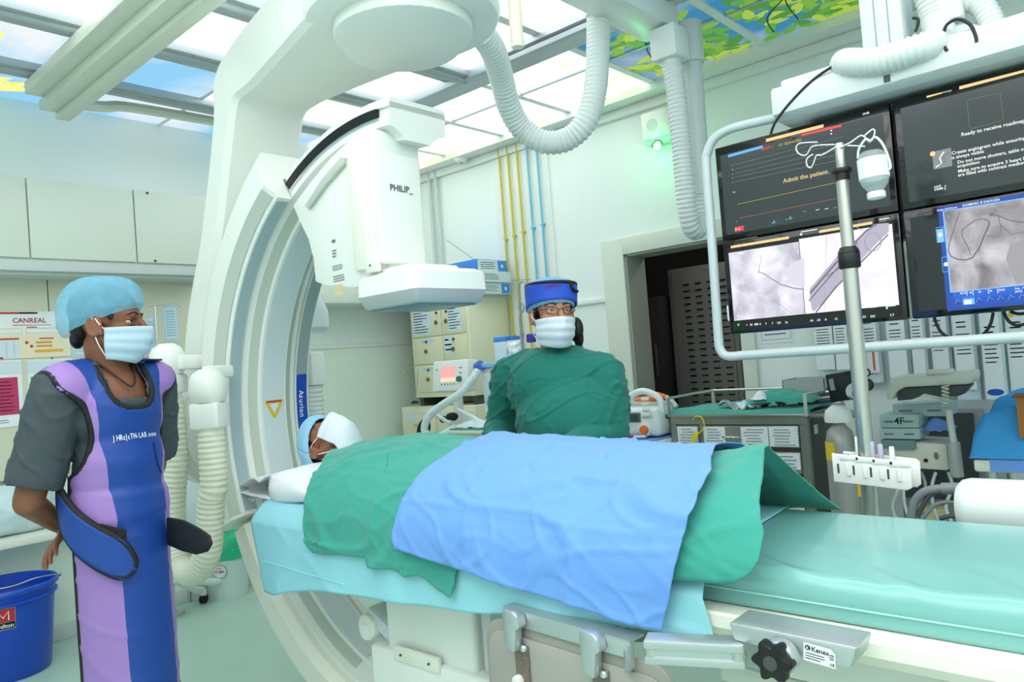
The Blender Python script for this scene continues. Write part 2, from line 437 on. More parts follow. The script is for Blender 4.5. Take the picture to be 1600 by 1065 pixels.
for q in (((-1.75, 3.30), (-1.85, 3.5), (-1.82, 3.75), (-1.95, 4.0)), ((-1.95, 3.4), (-2.1, 3.7), (-2.05, 3.95)), ((-1.15, 3.35), (-1.3, 3.6), (-1.35, 3.9)), ((-1.3, 3.6), (-1.45, 3.75), (-1.5, 3.95))): br.tube(spline([(x, y, ZC-.002) for x, y in q], 4), .004, 5, flat=(1, 1))
o = br.obj('branch_print', mat('branch_print', (70, 60, 40), .6), ce, 80); o['kind'] = 'stuff'

# trolley beam under the rails
TRB = mat('trolley_enamel', (222, 226, 210), .4)
t = thing('trolley_beam', 'pale grey ceiling trolley beam hung under the rails by the leaf panels', 'beam', (-4.3, 1.33, 2.86))
G().bx((-4.17, 1.20, 2.82), (2.0, 1.43, 2.88), .004).obj('flange', TRB, t)
G().bx((-4.22, 1.275, 2.77), (2.0, 1.42, 2.82), .004).obj('web', TRB, t)
G().bx((-4.24, 1.35, 2.742), (2.0, 1.42, 2.77), .003).obj('lower_rail', TRB, t)
for xx in (-4.1, -3.4): G().cyl((xx, 1.33, 2.88), (xx, 1.33, 2.96), .03).obj('hanger', STEEL, t)
tb = G().tube(spline([(-4.2, 1.46, 2.83), (-4.25, 1.6, 2.86), (-4.3, 1.72, 2.90), (-4.3, 2.0, 2.91), (-4.3, 2.6, 2.92)], 5), .03, 8).obj('cable_duct', TRB)
tag(tb, 'pale bent cable duct running from the trolley beam along the ceiling', 'duct')

# upper wall cabinets
cab = thing('wall_cabinet', 'long white wall cabinet with flat doors above the notice board', 'cabinet', (-4.5, 1.5, 1.97))
G().bx((XL, .2, 1.985), (-4.37, 2.2, 2.45)).obj('carcass', CREAM, cab)
CABD = mat('cabinet_laminate', (222, 228, 216), .4)
for a, b in ((.2, .68), (.69, 1.228), (1.235, 1.755), (1.763, 2.2)): G().bx((-4.37, a, 2.035), (-4.35, b, 2.45), .003).obj('door', CABD, cab)
G().bx((XL, .2, 1.955), (-4.40, 2.2, 1.985)).obj('bottom_panel', PALE, cab)
G().bx((-4.40, .2, 1.97), (-4.365, 2.2, 2.03), .004).obj('lower_rail', PALE, cab)
for yy, zz in ((1.83, 2.43), (1.85, 2.04)): G().bx((-4.352, yy, zz), (-4.345, yy+.012, zz+.012)).obj('door_stop', DGREY, cab)
lp = struct(G().bx((XL, .2, .9), (-4.605, 1.372, 1.965)).bx((XL, 1.378, .9), (-4.605, 2.25, 1.965)).obj('trim_1', mat('beige_wall_laminate', (214, 214, 192), .5)))
sh2 = G().bx((XL, 2.75, 1.80), (-4.32, 4.15, 1.98), .01).obj('wall_cabinet', CABD); tag(sh2, 'white wall box seen through the opening of the arm', 'cabinet')
struct(G().bx((XL, 2.25, .02), (XL+.02, 2.29, 2.0)).obj('trim_2', CREAM))

# doorway casing, dark passage beyond
cas = G().bx((-2.87, YB-.025, 0), (DX0, YB, 2.06), .004).bx((DX1, YB-.025, 0), (-1.85, YB, 2.06), .004).bx((DX0, YB-.025, DZ), (DX1, YB, 2.06), .004)
struct(cas.obj('trim_3', mat('door_casing_paint', (216, 220, 208), .5)))
struct(G().bx((DX0-.001, YB, 0), (DX0+.012, YB+.22, DZ)).bx((DX1-.012, YB, 0), (DX1+.001, YB+.22, DZ)).bx((DX0, YB, DZ-.012), (DX1, YB+.22, DZ+.001)).obj('trim_4', mat('door_jamb_paint', (176, 178, 168), .5)))
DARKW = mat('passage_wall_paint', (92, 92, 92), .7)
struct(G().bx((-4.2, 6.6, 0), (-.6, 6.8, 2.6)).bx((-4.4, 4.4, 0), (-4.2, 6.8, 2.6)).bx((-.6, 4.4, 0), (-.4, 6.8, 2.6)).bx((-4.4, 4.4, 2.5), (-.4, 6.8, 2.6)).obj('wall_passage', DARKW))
LOCK = mat('grey_locker_paint', (140, 138, 134), .5)
lk = thing('metal_locker', 'grey metal locker with rows of vent slots beyond the doorway', 'locker', (-2.7, 5.4, 0))
G().bx((-2.965, 5.2, .02), (-2.42, 5.65, 1.92), .004).obj('body', LOCK, lk)
G().bx((-2.93, 5.185, .05), (-2.455, 5.2, 1.89), .004).obj('door', LOCK, lk)
sl = G()
for r in range(34):
    for c_ in range(4):
        x = -2.83+c_*.1; z = 1.78-r*.05
        sl.bx((x, 5.18, z), (x+.05, 5.186, z+.011))
o = sl.obj('vent_slots', BLACK, lk); o['kind'] = 'stuff'
dk = thing('dark_cupboard', 'tall dark brown cupboard standing in the passage', 'cupboard', (-3.3, 5.3, 0))
DKB = mat('dark_cupboard_laminate', (58, 55, 54), .6)
G().bx((-3.62, 5.1, 0), (-3.0, 5.6, 1.72), .004).obj('body', DKB, dk)
G().bx((-3.60, 5.085, .06), (-3.02, 5.1, 1.70), .003).obj('door', DKB, dk)
G().bx((-3.06, 5.07, 1.1), (-3.045, 5.085, 1.35), .003).obj('handle', STEEL, dk)

# gas pipes
YP = mat('yellow_pipe_paint', (206, 196, 60), .4); BP = mat('blue_pipe_paint', (120, 196, 226), .4)
wp = struct(G().bx((-3.8, YB-.012, 1.0), (-3.27, YB, 2.84)).obj('trim_5', WHITE))
for i, (x, m, w1) in enumerate(((-3.714, YP, 'first'), (-3.627, YP, 'second'), (-3.537, YP, 'third'), (-3.441, BP, 'first'), (-3.349, BP, 'second'))):
    nm = 'yellow' if m is YP else 'blue'
    p = thing('gas_pipe', 'thin vertical %s gas pipe on the back wall, %s %s one from the corner' % (nm, w1, nm), 'pipe', (x, YB-.03, .9), 'thin gas pipes on the back wall')
    G().cyl((x, YB-.03, .9), (x, YB-.03, 2.9), .008, n=8).obj('pipe', m, p)
    for zz in (2.22+.012*i, 1.5): G().box((x, YB-.024, zz), (.03, .026, .016), None, .003).obj('clip', m, p)
for i, x in enumerate((-4.50, -4.42)):
    tag(G().cyl((x, YB-.03, 1.0), (x, YB-.03, 2.9), .014, n=8).obj('white_pipe', PALE), 'white vertical pipe in the wall corner, ' + ('nearer the corner' if i == 0 else 'farther from the corner'), 'pipe', 'white pipes in the corner')

# smoke detector, speaker with a green lamp
sd = thing('smoke_detector', 'round white smoke detector on the ceiling edge above the pipes', 'detector', (-3.62, 4.1, 2.9))
c_ = at(745, 252, z=2.90)
G().lathe([(0, 0), (.05, 0), (.05, -.012), (.035, -.03), (.02, -.035), (0, -.035)], (c_.x, 4.1, 2.90), n=20).obj('base', WHITE, sd)
G().cyl((c_.x, 4.1, 2.865), (c_.x, 4.1, 2.855), .012).obj('sensor', GREYP, sd)
sp = thing('wall_speaker', 'white wall speaker box with a lit green lamp below it', 'speaker', (-2.33, 4.1, 2.58))
G().bx((-2.425, 4.08, 2.62), (-2.225, YB, 2.785), .008).obj('box', WHITE, sp)
G().cyl((-2.35, 4.078, 2.70), (-2.35, 4.082, 2.70), .038, n=24).obj('grille', PALE, sp)
G().bx((-2.425, 4.10, 2.59), (-2.225, YB, 2.62), .004).obj('lamp_base', mat('pale_green_plastic', (190, 236, 200), .4), sp)
LAMPG = mat('green_lamp', (150, 255, 170), .3, emit=9)
G().ball((-2.33, 4.09, 2.565), .022, sub=2).obj('bulb', LAMPG, sp)
G().tube([(-2.33+.036*math.cos(a*PI/8), 4.09, 2.57+.03*math.sin(a*PI/8)) for a in range(0, 9)], .004, 6).obj('bulb_guard', BLACK, sp)
ld = bpy.data.lights.new('green_lamp', 'POINT'); ld.energy = 1.0; ld.color = (.12, 1, .3); ld.shadow_soft_size = .03
lo = bpy.data.objects.new('green_lamp_light', ld); C.objects.link(lo); lo.location = (-2.33, 4.03, 2.54)

# unseen lamp and fixture added to brighten the passage
pl = thing('passage_fill_lamp', 'unseen round ceiling lamp added to brighten the passage beyond the doorway', 'lamp', (-2.2, 4.9, 2.46))
G().cyl((-2.2, 4.9, 2.47), (-2.2, 4.9, 2.50), .12, n=24, bev=.006).obj('base', WHITE, pl); G().lathe([(0, 0), (.08, .004), (.11, .025), (.11, .03)], (-2.2, 4.9, 2.44), n=24).obj('diffuser', mat('lamp_diffuser', (255, 248, 235), .4, emit=1.2), pl)
ld = bpy.data.lights.new('passage_fill_lamp', 'POINT'); ld.energy = 5; ld.color = (1, .95, .88); ld.shadow_soft_size = .1
lo = bpy.data.objects.new('passage_fill_light', ld); C.objects.link(lo); lo.location = (-2.2, 4.9, 2.38)
# ================================================================ the C-arm
CX, CZ, CY = -1.96, 1.16, 1.675
CAR = mat('c_arm_enamel', (238, 241, 234), .3)
CARB = mat('c_arm_cool_enamel', (212, 222, 224), .3)
CARG = mat('c_arm_grey_green', (190, 200, 186), .4)
ca = thing('c_arm', 'huge white ceiling-hung x-ray c-arm curving around the patient table', 'x-ray machine', (-1.85, CY, 2.9))
# head on the ceiling: drum, round cover, beam
dx, dy = -1.875, 1.675
G().lathe([(.0, 2.95), (.30, 2.95), (.325, 2.90), (.33, 2.50), (.32, 2.475), (.295, 2.462), (0, 2.462)], (dx, dy, 0), n=48).obj('ceiling_head', CAR, ca)
cov = G()
def oval(rx, ry, cx, cy, n=40, ang=0):
    return [(cx+rx*math.cos(2*PI*k/n)*math.cos(ang)-ry*math.sin(2*PI*k/n)*math.sin(ang), cy+rx*math.cos(2*PI*k/n)*math.sin(ang)+ry*math.sin(2*PI*k/n)*math.cos(ang)) for k in range(n)]
cov.prism(oval(.232, .232, dx+.015, dy-.015), (0, 0, 2.466), (1, 0, 0), (0, 1, 0), (0, 0, -.044), .010)
cov.obj('round_cover', CAR, ca)
G().prism(oval(.205, .205, dx-.07, dy+.055), (0, 0, 2.466), (1, 0, 0), (0, 1, 0), (0, 0, -.038), .010).obj('cover_lobe', CAR, ca)
G().bx((-2.0, 1.40, 2.9), (-1.7, 1.95, 2.97), .01).obj('ceiling_plate', ALU, ca)
# beam and column in one bent box: sections (x, z) along the bend, outer and inner edge
y0, y1 = 1.50, 1.835
outer = [(-1.80, 2.66), (-2.3, 2.66), (-2.62, 2.655), (-2.80, 2.62), (-2.88, 2.53), (-2.895, 2.40), (-2.985, 2.15), (-3.08, 1.92), (-3.17, 1.76), (-3.245, 1.60), (-3.30, 1.42), (-3.33, 1.25), (-3.33, 1.05)]
inner = [(-1.80, 2.46), (-2.15, 2.46), (-2.45, 2.45), (-2.62, 2.44), (-2.70, 2.43), (-2.74, 2.37), (-2.83, 2.14), (-2.92, 1.90), (-3.0, 1.72), (-3.07, 1.57), (-3.13, 1.42), (-3.17, 1.25), (-3.17, 1.05)]
def lp(tab, k): return [tuple(V((a[0], 0, a[1]))) for a in tab]
po = spline([(a, 0, b) for a, b in outer], 4); pi_ = spline([(a, 0, b) for a, b in inner], 4)
rings = []
for k, (o, i) in enumerate(zip(po, pi_)):
    d = (i-o); L_ = d.length; d = d/L_; c = .022
    f = k/(len(po)-1)
    ya, yb = y0-.02*max(0, f-.5), y1
    if f < .24:  # the beam widens into the round head
        e = (1-f/.24)**1.7*.16; ya -= e; yb += e
    rings.append([(o.x+d.x*c, ya, o.z+d.z*c), (i.x-d.x*c, ya, i.z-d.z*c), (i.x, ya+c, i.z), (i.x, yb-c, i.z), (i.x-d.x*c, yb, i.z-d.z*c), (o.x+d.x*c, yb, o.z+d.z*c), (o.x, yb-c, o.z), (o.x, ya+c, o.z)])
G().loft(rings).obj('l_arm', CAR, ca, 30)
# pivot drum at the foot of the column
pv = G().lathe([(0, 0), (.20, 0), (.235, .03), (.24, .10), (.24, .16), (.20, .2), (0, .2)], (-3.34, 1.62, 1.10), (1, 0, 0), 40)
pv.lathe([(0, 0), (.15, 0), (.165, .03), (.17, .09), (0, .09)], (-3.43, 1.62, 1.10), (1, 0, 0), 36)
pv.obj('pivot_drum', CAR, ca)
G().bx((-3.15, 1.50, .93), (-2.98, 1.83, 1.30), .03).obj('pivot_block', CAR, ca)
# sleeve holding the moving arc
A0, A1 = 119.5, 203
fr = [(1.17, 1.50), (1.10, 1.455), (1.0, 1.455), (.965, 1.485), (.948, 1.492), (.945, 1.548), (1.045, 1.548), (1.045, 1.802), (.945, 1.802), (.948, 1.86), (.99, 1.895), (1.10, 1.895), (1.17, 1.85)]
G().arc(fr, CX, CZ, A0, A1, 44).obj('sleeve', CAR, ca, 25)
G().arc([(.9475, 1.497), (.9435, 1.497), (.9435, 1.545), (.9475, 1.545)], CX, CZ, A0+1, A1-1, 40).obj('sleeve_lip', mat('sleeve_lip_shade', (172, 188, 194), .35), ca, 25)  # blue-grey strip paints the shading onto the lip's inner face
SG = mat('sleeve_chamfer_grey', (196, 204, 192), .4)
G().arc([(1.0, 1.4545), (.964, 1.4845), (.96, 1.482), (.996, 1.452)], CX, CZ, A0+1, A1-1, 40).obj('sleeve_chamfer', SG, ca, 25)
LB = mat('label_blue', (24, 74, 176), .35)
blue = G().arc([(.946, 1.806), (.9425, 1.806), (.9425, 1.856), (.946, 1.856)], CX, CZ, 169.5, 186.5, 14).obj('name_plate', LB, ca, 25)
G().arc([(.947, 1.804), (.9445, 1.804), (.9445, 1.858), (.947, 1.858)], CX, CZ, A0+1, 169.4, 40).obj('rear_lip', mat('rear_lip_grey', (150, 166, 168), .35), ca, 25)
gt = G()
aa = 173.8
for ch, adv in zip('Azurion', (1.75, 1.45, 1.6, 1.15, .72, 1.65, 1.6)):
    a = math.radians(aa+adv*.0)
    # letters run downwards along the lip, their tops towards +Y
    o = V((CX+.9415*math.cos(a), 1.817, CZ+.9415*math.sin(a))); dn = V((-math.sin(a), 0, math.cos(a)))
    text(gt, ch, o, dn, (0, 1, 0), .032, .001); aa += adv*.74
gt.obj('lettering', PAPER, blue, None)
# the moving arc
B0, B1 = 83, 284
sec = [(1.03, 1.555), (.955, 1.555), (.95, 1.578), (.928, 1.612), (.918, 1.618), (.916, 1.735), (.928, 1.742), (.95, 1.775), (.955, 1.798), (1.03, 1.798)]
G().arc(sec, CX, CZ, B0, B1, 90).obj('arc', CAR, ca, 25)
G().arc([(.917, 1.622), (.9145, 1.626), (.9145, 1.728), (.917, 1.732)], CX, CZ, 118, 250, 60).obj('arc_inner_plate', CARB, ca, 25)
for ya, yb in ((1.580, 1.610), (1.743, 1.773)):
    r0, r1 = (.949, .9295) if ya < 1.7 else (.9295, .949)
    G().arc([(r0, ya), (r1, yb), (r1-.002, yb), (r0-.002, ya)], CX, CZ, 118, 250, 60).obj('arc_side_band', CARG, ca, 25)
# outer shell of the arc below the sleeve and rim above it
G().arc([(1.135, 1.54), (1.10, 1.51), (1.0, 1.505), (.968, 1.53), (.968, 1.815), (1.10, 1.84), (1.135, 1.81)], CX, CZ, 204.5, B1, 50).obj('lower_shell', CREAM, ca, 25)
G().arc([(1.045, 1.56), (1.012, 1.545), (1.012, 1.80), (1.045, 1.79)], CX, CZ, B0, 119, 26).obj('outer_rim', CAR, ca, 25)
G().arc([(1.011, 1.540), (.986, 1.549), (.986, 1.556), (1.011, 1.556)], CX, CZ, 86, 119, 26).obj('drive_belt', BLACK, ca, 25)
G().arc([(.983, 1.548), (.979, 1.548), (.979, 1.556), (.983, 1.556)], CX, CZ, 86, 119, 26).obj('belt_edge', CHROME, ca, 25)
# warning triangle on the inner face
a = math.radians(177.2); o = V((CX+.9135*math.cos(a), 1.678, CZ+.9135*math.sin(a)))
s_ = Sheet(o, (0, 1, 0), (math.sin(a), 0, -math.cos(a)))
s_.poly(YELLOW, [(-.041, .028), (.041, .028), (.043, .022), (.005, -.046), (-.005, -.046), (-.043, .022)], .001)
s_.poly(PAPERB, [(-.024, .014), (.024, .014), (0, -.028)], .0016)
s_.rect(RED, -.035, .0185, .035, .026, .0016); s_.lines(INKG, -.014, -.006, .014, .011, 4, .5, .1)
s_.done(ca, {YELLOW: 'warning_sticker', PAPERB: 'sticker_field', RED: 'sticker_print', INKG: 'sticker_print'})
# detector tower: side plates and front column
yt = 1.54
wing = [at(*p, y=yt) for p in ((600, 196), (575, 205), (548, 222), (520, 248), (490, 284), (462, 322), (472, 345), (486, 374), (494, 405), (497, 440), (512, 446), (555, 450), (596, 446), (598, 380), (594, 270))]
G().prism([(min(p.x, -1.895), p.z) for p in wing], (0, yt-.012, 0), (1, 0, 0), (0, 0, 1), (0, .19, 0), .004).obj('detector_carriage', CAR, ca, 30)
hand = [at(*p, y=yt-.014) for p in ((543, 247), (536, 246), (506, 281), (480, 322), (486, 326), (512, 290), (541, 258))]
G().prism([(p.x, p.z) for p in hand], (0, yt-.026, 0), (1, 0, 0), (0, 0, 1), (0, .016, 0), .003).obj('grip_ridge', CARG, ca, 30)
X0 = -1.885
G().bx((X0-.10, 1.52, 1.665), (X0, 1.712, 2.035), .012, 3).obj('detector_tower', CAR, ca)
G().bx((X0-.10, 1.54, 2.02), (X0-.004, 1.645, 2.10), .006).obj('tower_cap', CAR, ca)
G().bx((X0-.11, 1.56, 1.6), (X0-.02, 1.71, 1.68), .004).obj('tower_neck', CAR, ca)
for yy in (1.575, 1.65): G().cyl((X0-.06, yy, 2.098), (X0-.06, yy, 2.103), .004, n=8).obj('screw', DGREY, ca)
sk = G().bx((X0-.135, 1.505, 1.655), (X0-.055, 1.53, 2.03), .008).bx((X0-.075, 1.503, 1.64), (X0-.01, 1.522, 1.70), .006); sk.obj('side_cover', CREAM, ca)
G().cyl((X0-.045, 1.502, 1.663), (X0-.045, 1.506, 1.663), .004, n=10).obj('screw', DGREY, ca)
g = G(); pa = at(609, 297, x=X0); text(g, 'PHILIP_', pa, (0, 1, 0), (0, 0, 1), .030, .0015)
g.obj('lettering', DGREY, ca, None)
s_ = Sheet(at(518, 372, y=yt-.012)+V((0, -.001, 0)), (1, 0, 0), (0, 0, 1))
s_.disc(INKG, .012, -.012, .011, .006); s_.lines(INKG, 0, -.07, .025, -.04, 3, .4); s_.lines(INKG, -.005, -.115, .055, -.095, 3, .35, .1); s_.lines(INKG, -.005, -.155, .06, -.13, 3, .35, .1)
s_.rect(mat('tan_sticker', (206, 196, 150), .6), -.004, -.20, .045, -.165)
s_.done(ca, {INKG: 'printed_label'})
# detector
x0, x1, ya, yb = -2.01, -1.712, 1.5, 1.815
dt = G()
def rrect(x0, x1, y0, y1, r, z, n=4):
    out = []
    for cx, cy, a0 in ((x1-r, y1-r, 0), (x0+r, y1-r, 90), (x0+r, y0+r, 180), (x1-r, y0+r, 270)):
        for k in range(n+1):
            a = math.radians(a0+90*k/n); out.append((cx+r*math.cos(a), cy+r*math.sin(a), z))
    return out
dt.loft([rrect(x0+.02, x1-.02, ya+.02, yb-.02, .02, 1.635), rrect(x0, x1, ya, yb, .022, 1.622), rrect(x0-.002, x1+.002, ya-.002, yb+.002, .022, 1.565)])
dd = dt.obj('detector_housing', CAR, ca, 35)
db = G().loft([rrect(x0-.002, x1+.002, ya-.002, yb+.002, .022, 1.565), rrect(x0+.012, x1-.012, ya+.012, yb-.012, .02, 1.528), rrect(x0+.02, x1-.02, ya+.02, yb-.02, .02, 1.522)]).obj('detector_skirt', mat('detector_grey', (186, 190, 190), .35), ca, 35)
G().bx((x0+.03, ya+.03, 1.516), (x1-.03, yb-.03, 1.5235), .004).obj('detector_plate', mat('detector_plate_teal', (110, 140, 146), .3), ca)
G().bx((x0+.06, 1.53, 1.62), (x1-.05, 1.74, 1.65), .01).obj('detector_mount', CAR, ca)
# tube housing under the table
tq = G().bx((-1.965, 1.485, .43), (-1.565, 1.88, .655), .018, 3); th_ = tq.obj('tube_housing', CAR, ca)
G().bx((-2.03, 1.465, .12), (-1.50, 1.90, .445), .014, 3).obj('tube_base', CAR, ca)
G().bx((-1.90, 1.455, .425), (-1.69, 1.47, .47), .004).obj('cover_plate', CREAM, ca)
for xx in (-1.86, -1.73): G().cyl((xx, 1.451, .447), (xx, 1.457, .447), .004, n=10).obj('screw', DGREY, ca)
G().bx((-1.545, 1.50, .446), (-1.505, 1.86, .66), .008).obj('side_panel', PALE, ca)
c_ = at(575, 985, y=1.49)
G().cyl((c_.x, 1.475, c_.z), (c_.x, 1.53, c_.z), .028, n=20, bev=.005).obj('roller', WHITE, ca)
G().cyl((c_.x, 1.482, c_.z+.012), (c_.x, 1.535, c_.z+.012), .043, n=24, bev=.005).obj('roller_guard', CREAM, ca)
G().box((c_.x+.05, 1.6, c_.z+.02), (.16, .2, .05), Mx.Rotation(math.radians(25), 3, 'Y'), .012).obj('joint_cover', CARB, ca)
# hose fittings at the pivot and the hanging hose loop
def fitting(p, h, ang):
    p = V(p)
    g = G().lathe([(0, .085), (.03, .083), (.055, .066), (.068, .04), (.072, .0), (.066, -.03), (.055, -.045)], p, n=28)
    g.box(p+V((0, 0, -.045-h/2)), (.115, .115, h), ang, .012)
    return g.obj('hose_fitting', CAR, ca)
h1 = at(325, 610, y=1.36); h2 = at(262, 568, y=1.36)
fitting(h1, .10, .7); fitting(h2, .08, .7)
G().box(h1+V((-.03, .06, .07)), (.05, .12, .05), .2, .012).obj('fitting_bracket', CAR, ca)
G().box(h2+V((.05, .08, .0)), (.06, .14, .06), .2, .012).obj('fitting_bracket', CAR, ca)
b1 = h1+V((0, 0, -.10)); b2 = h2+V((0, 0, -.10))
pts = spline([b1, b1+V((-.005, 0, -.25)), at(330, 780, y=1.355), at(325, 860, y=1.355), at(305, 893, y=1.35), at(283, 884, y=1.35), at(272, 840, y=1.35), at(270, 780, y=1.35), b2+V((.01, 0, -.28)), b2], 10)
G().tube(pts, .05, 14, (.021, .005)).obj('cable_hose', HOSEC, ca, 80)
# blue-grey drum seen behind the arc, a ribbed hose behind it
G().lathe([(0, 0), (.09, 0), (.11, .02), (.11, .10), (.085, .16), (.075, .2), (.075, .36), (0, .36)], at(478, 520, y=2.0), n=28).obj('rear_drum', CARB, ca)
p = at(486, 570, y=2.0)
G().bx(p+V((-.05, -.03, -.1)), p+V((.05, .05, .06)), .015).obj('rear_fitting', CAR, ca)
G().tube([p+V((0, 0, -.1)), p+V((0, 0, -.5))], .045, 12, (.021, .005)).obj('cable_hose', HOSE, ca, 80)

# the ceiling hose loop between the head and the hose beam
hs = thing('ceiling_hose', 'fat white ribbed hose hanging in a deep loop from the ceiling head', 'hose', (-2.1, 2.3, 2.6))
yh = 2.55
pts = spline([at(752, 52, y=2.05), at(770, 78, y=2.15), at(783, 120, y=2.28), at(795, 165, y=2.38), at(815, 200, y=2.46), at(848, 221, y=2.52), at(885, 218, y=2.58), at(915, 190, y=2.62), at(930, 140, y=2.66), at(934, 80, y=2.7), at(935, 10, y=2.72), at(937, -40, y=2.72)], 10)
G().tube(pts, .049, 16, (.020, .005)).obj('ribbed_hose', HOSE, hs, 80)
p = at(936, 18, y=2.71); G().cyl(p+V((0, 0, -.02)), p+V((0, 0, .14)), .062, n=24, bev=.006).obj('hose_collar', WHITE, hs)
# hose beam with a drop hose and a straight tube
hb = thing('hose_beam', 'white ceiling boom arm with a drop hose beside the leaf panels', 'boom', (-1.65, 2.8, 2.75))
G().bx((-1.78, 2.0, 2.755), (-1.60, 3.1, 2.93), .012).obj('arm', WHITE, hb)
G().bx((-1.85, 2.3, 2.9), (-1.5, 2.7, 2.965), .01).obj('ceiling_plate', WHITE, hb)
p0 = at(1046, 70, y=3.02); p1 = at(1078, 70, y=3.18)
G().bx(p0+V((-.065, -.065, -.075)), p0+V((.065, .065, .07)), .012).obj('hose_fitting', WHITE, hb)
G().cyl(p1+V((0, 0, .1)), p1+V((0, 0, -.09)), .06, n=24, bev=.004).obj('tube_collar', PALE, hb)
bt = at(1083, 352, y=3.12)
pts = spline([p0+V((0, 0, -.06)), at(1056, 140, y=3.02), at(1064, 220, y=3.03), at(1071, 300, y=3.04), at(1077, 345, y=3.07), at(1086, 360, y=3.12), at(1096, 348, y=3.17), at(1097, 320, y=3.18), at(1096, 300, y=3.18)], 8)
G().tube(pts, .043, 14, (.019, .005)).obj('drop_hose', HOSE, hb, 80)
G().cyl(p1+V((0, 0, -.08)), at(1096, 305, y=3.18), .047, n=20).obj('straight_tube', PALE, hb)
# pole end hanging into the picture at the top
pe = thing('hanging_pole', 'smooth cream pole end hanging down at the top beside the ribbed hose', 'pole', at(815, 10, y=1.7))
p0 = at(809, 75, y=1.7); G().cyl(p0, p0+V((.0, 0, 1.45)), .020, n=20, bev=.006).obj('tube', mat('cream_pole', (236, 226, 208), .4), pe)
# ================================================================ the patient table
tt = thing('patient_table', 'long white angiography table top with steel side rails under the mattress', 'table', (.5, 1.67, 0))
TOPM = mat('table_ivory', (240, 238, 224), .35)
sec = [(1.352, .80), (1.96, .80), (1.965, .79), (1.955, .745), (1.40, .742), (1.358, .752), (1.345, .772), (1.347, .795)]
G().loft([[(x, a, b) for a, b in sec] for x in (-2.5, -1.2, 0, 1.5)]).obj('table_top', TOPM, tt, 30)
G().bx((-.62, 1.42, .60), (1.5, 1.90, .742), .01).obj('carriage', WHITE, tt)
G().bx((.35, 1.45, .06), (1.1, 1.88, .60), .03).obj('pedestal', WHITE, tt)
G().bx((.2, 1.35, 0), (1.3, 1.98, .06), .015).obj('floor_plate', PALE, tt)
for s_, y in (('near', 1.305), ('far', 2.0)):
    G().bx((-.70 if y < 1.5 else -1.9, y-.006, .690), (1.45, y+.006, .722), .003).obj('rail', STEEL, tt)
    for x in ((-.3, .3, 1.1) if y < 1.5 else (-1.8, -1.0, -.3, .3, 1.1)):
        ya, yb = (y, 1.42) if y < 1.5 else (1.90, y)
        G().bx((x-.015, ya, .698), (x+.015, yb, .714)).obj('rail_bracket', STEEL, tt)
    if y < 1.5:
        for x in (-.30, .25): G().cyl((x+.06, 1.417, .665), (x+.06, 1.424, .665), .011, n=12).obj('screw', STEEL, tt)

# thin blue-green mattress, its cover slightly rucked along the front edge
MATT = mat('teal_mattress_cover', (126, 186, 180), .25, coat=.3)
def matt(u, v):
    x = -2.47+u*3.95
    r = .02
    prof = [(0, 1.935, .802), (.08, 1.94, .87), (.12, 1.925, .882), (.55, 1.6, .884), (.80, 1.425, .880), (.84, 1.405, .866), (.87, 1.400, .845), (.97, 1.398, .806), (1, 1.402, .801)]
    for (a, y0_, z0_), (b, y1_, z1_) in zip(prof, prof[1:]):
        if v <= b+1e-9:
            f = (v-a)/(b-a); y = y0_+(y1_-y0_)*f; z = z0_+(z1_-z0_)*f; break
    k = max(0, 1-abs(v-.78)/.22)
    n = noise.noise(V((x*7+(y-1.4)*9, (y-1.4)*2.5, 3)))
    z += k*(.006*n+.006*ridged(V((x*5.5+(y-1.4)*6, (y-1.4)*1.6, 13)), 7)-.003) + .002*noise.noise(V((x*2, y*3, 8))); y -= k*.002*n
    return V((x, y, z))
mt = G().grid(matt, 300, 70)
for x in (-2.47, 1.48): mt.bx((x-.002, 1.41, .803), (x+.002, 1.93, .88))
m_ = mt.obj('mattress', MATT, None, 60); tag(m_, 'teal wipe-clean mattress with a rucked front edge on the table', 'mattress')
G().tube([(x, 1.397-.001*math.sin(x*9), .832+.0012*math.sin(x*5)) for x in [-2.4+i*.05 for i in range(78)]], .0016, 5).obj('seam', mat('seam_light_teal', (168, 226, 222), .3), m_)

# ---------------------------------------------------------------- the draped figure: (x, q) -> point;  q 0 ridge, 1 front edge, >1 hanging
ZT = [(-2.7, .93), (-2.5, .985), (-2.36, 1.034), (-2.22, 1.06), (-2.03, 1.082), (-1.85, 1.08), (-1.66, 1.07), (-1.3, 1.058), (-1.05, 1.05), (-.9, 1.052), (-.82, 1.062), (-.74, 1.072), (-.66, 1.05), (-.5, 1.0)]
YR, YFR, Z0, HANG = 1.69, 1.334, .835, .36
def surf(x, q, off=0.0):
    h = interp(ZT, x)-Z0
    if q <= 1 and q >= -1:
        a = abs(q)*PI/2; sy = math.sin(a)**.95; cz = max(0, math.cos(a))**.85
        y = YR-(YR-YFR)*sy if q >= 0 else YR+.27*sy
        z = Z0+h*cz
        n = V((0, -math.sin(a)*(1 if q >= 0 else -1), math.cos(a)+.15)).normalized()
    elif q > 1:
        y = YFR-.016*(q-1); z = Z0-(q-1)*HANG; n = V((0, -1, .1)).normalized()
    else:
        y = YR+.27+.01*(-q-1); z = Z0-(-q-1)*HANG; n = V((0, 1, .1)).normalized()
    return V((x, y, z))+n*off
def solve(px, py):
    """(x, q) of the draped figure seen at a photograph pixel"""
    last = None; q = 0.0
    while q < 3:
        y = surf(0, q).y if q <= 1 else YFR-.016*(q-1)
        P = at(px, py, y=y); d = P.z-surf(P.x, q).z
        if last is not None and (d > 0) != (last[0] > 0):
            f = last[0]/(last[0]-d); return (last[1]+(P.x-last[1])*f, q-.01+.01*f)
        last = (d, P.x); q += .01
    y = YR; P = at(px, py, y=y); return (P.x, 0.0)
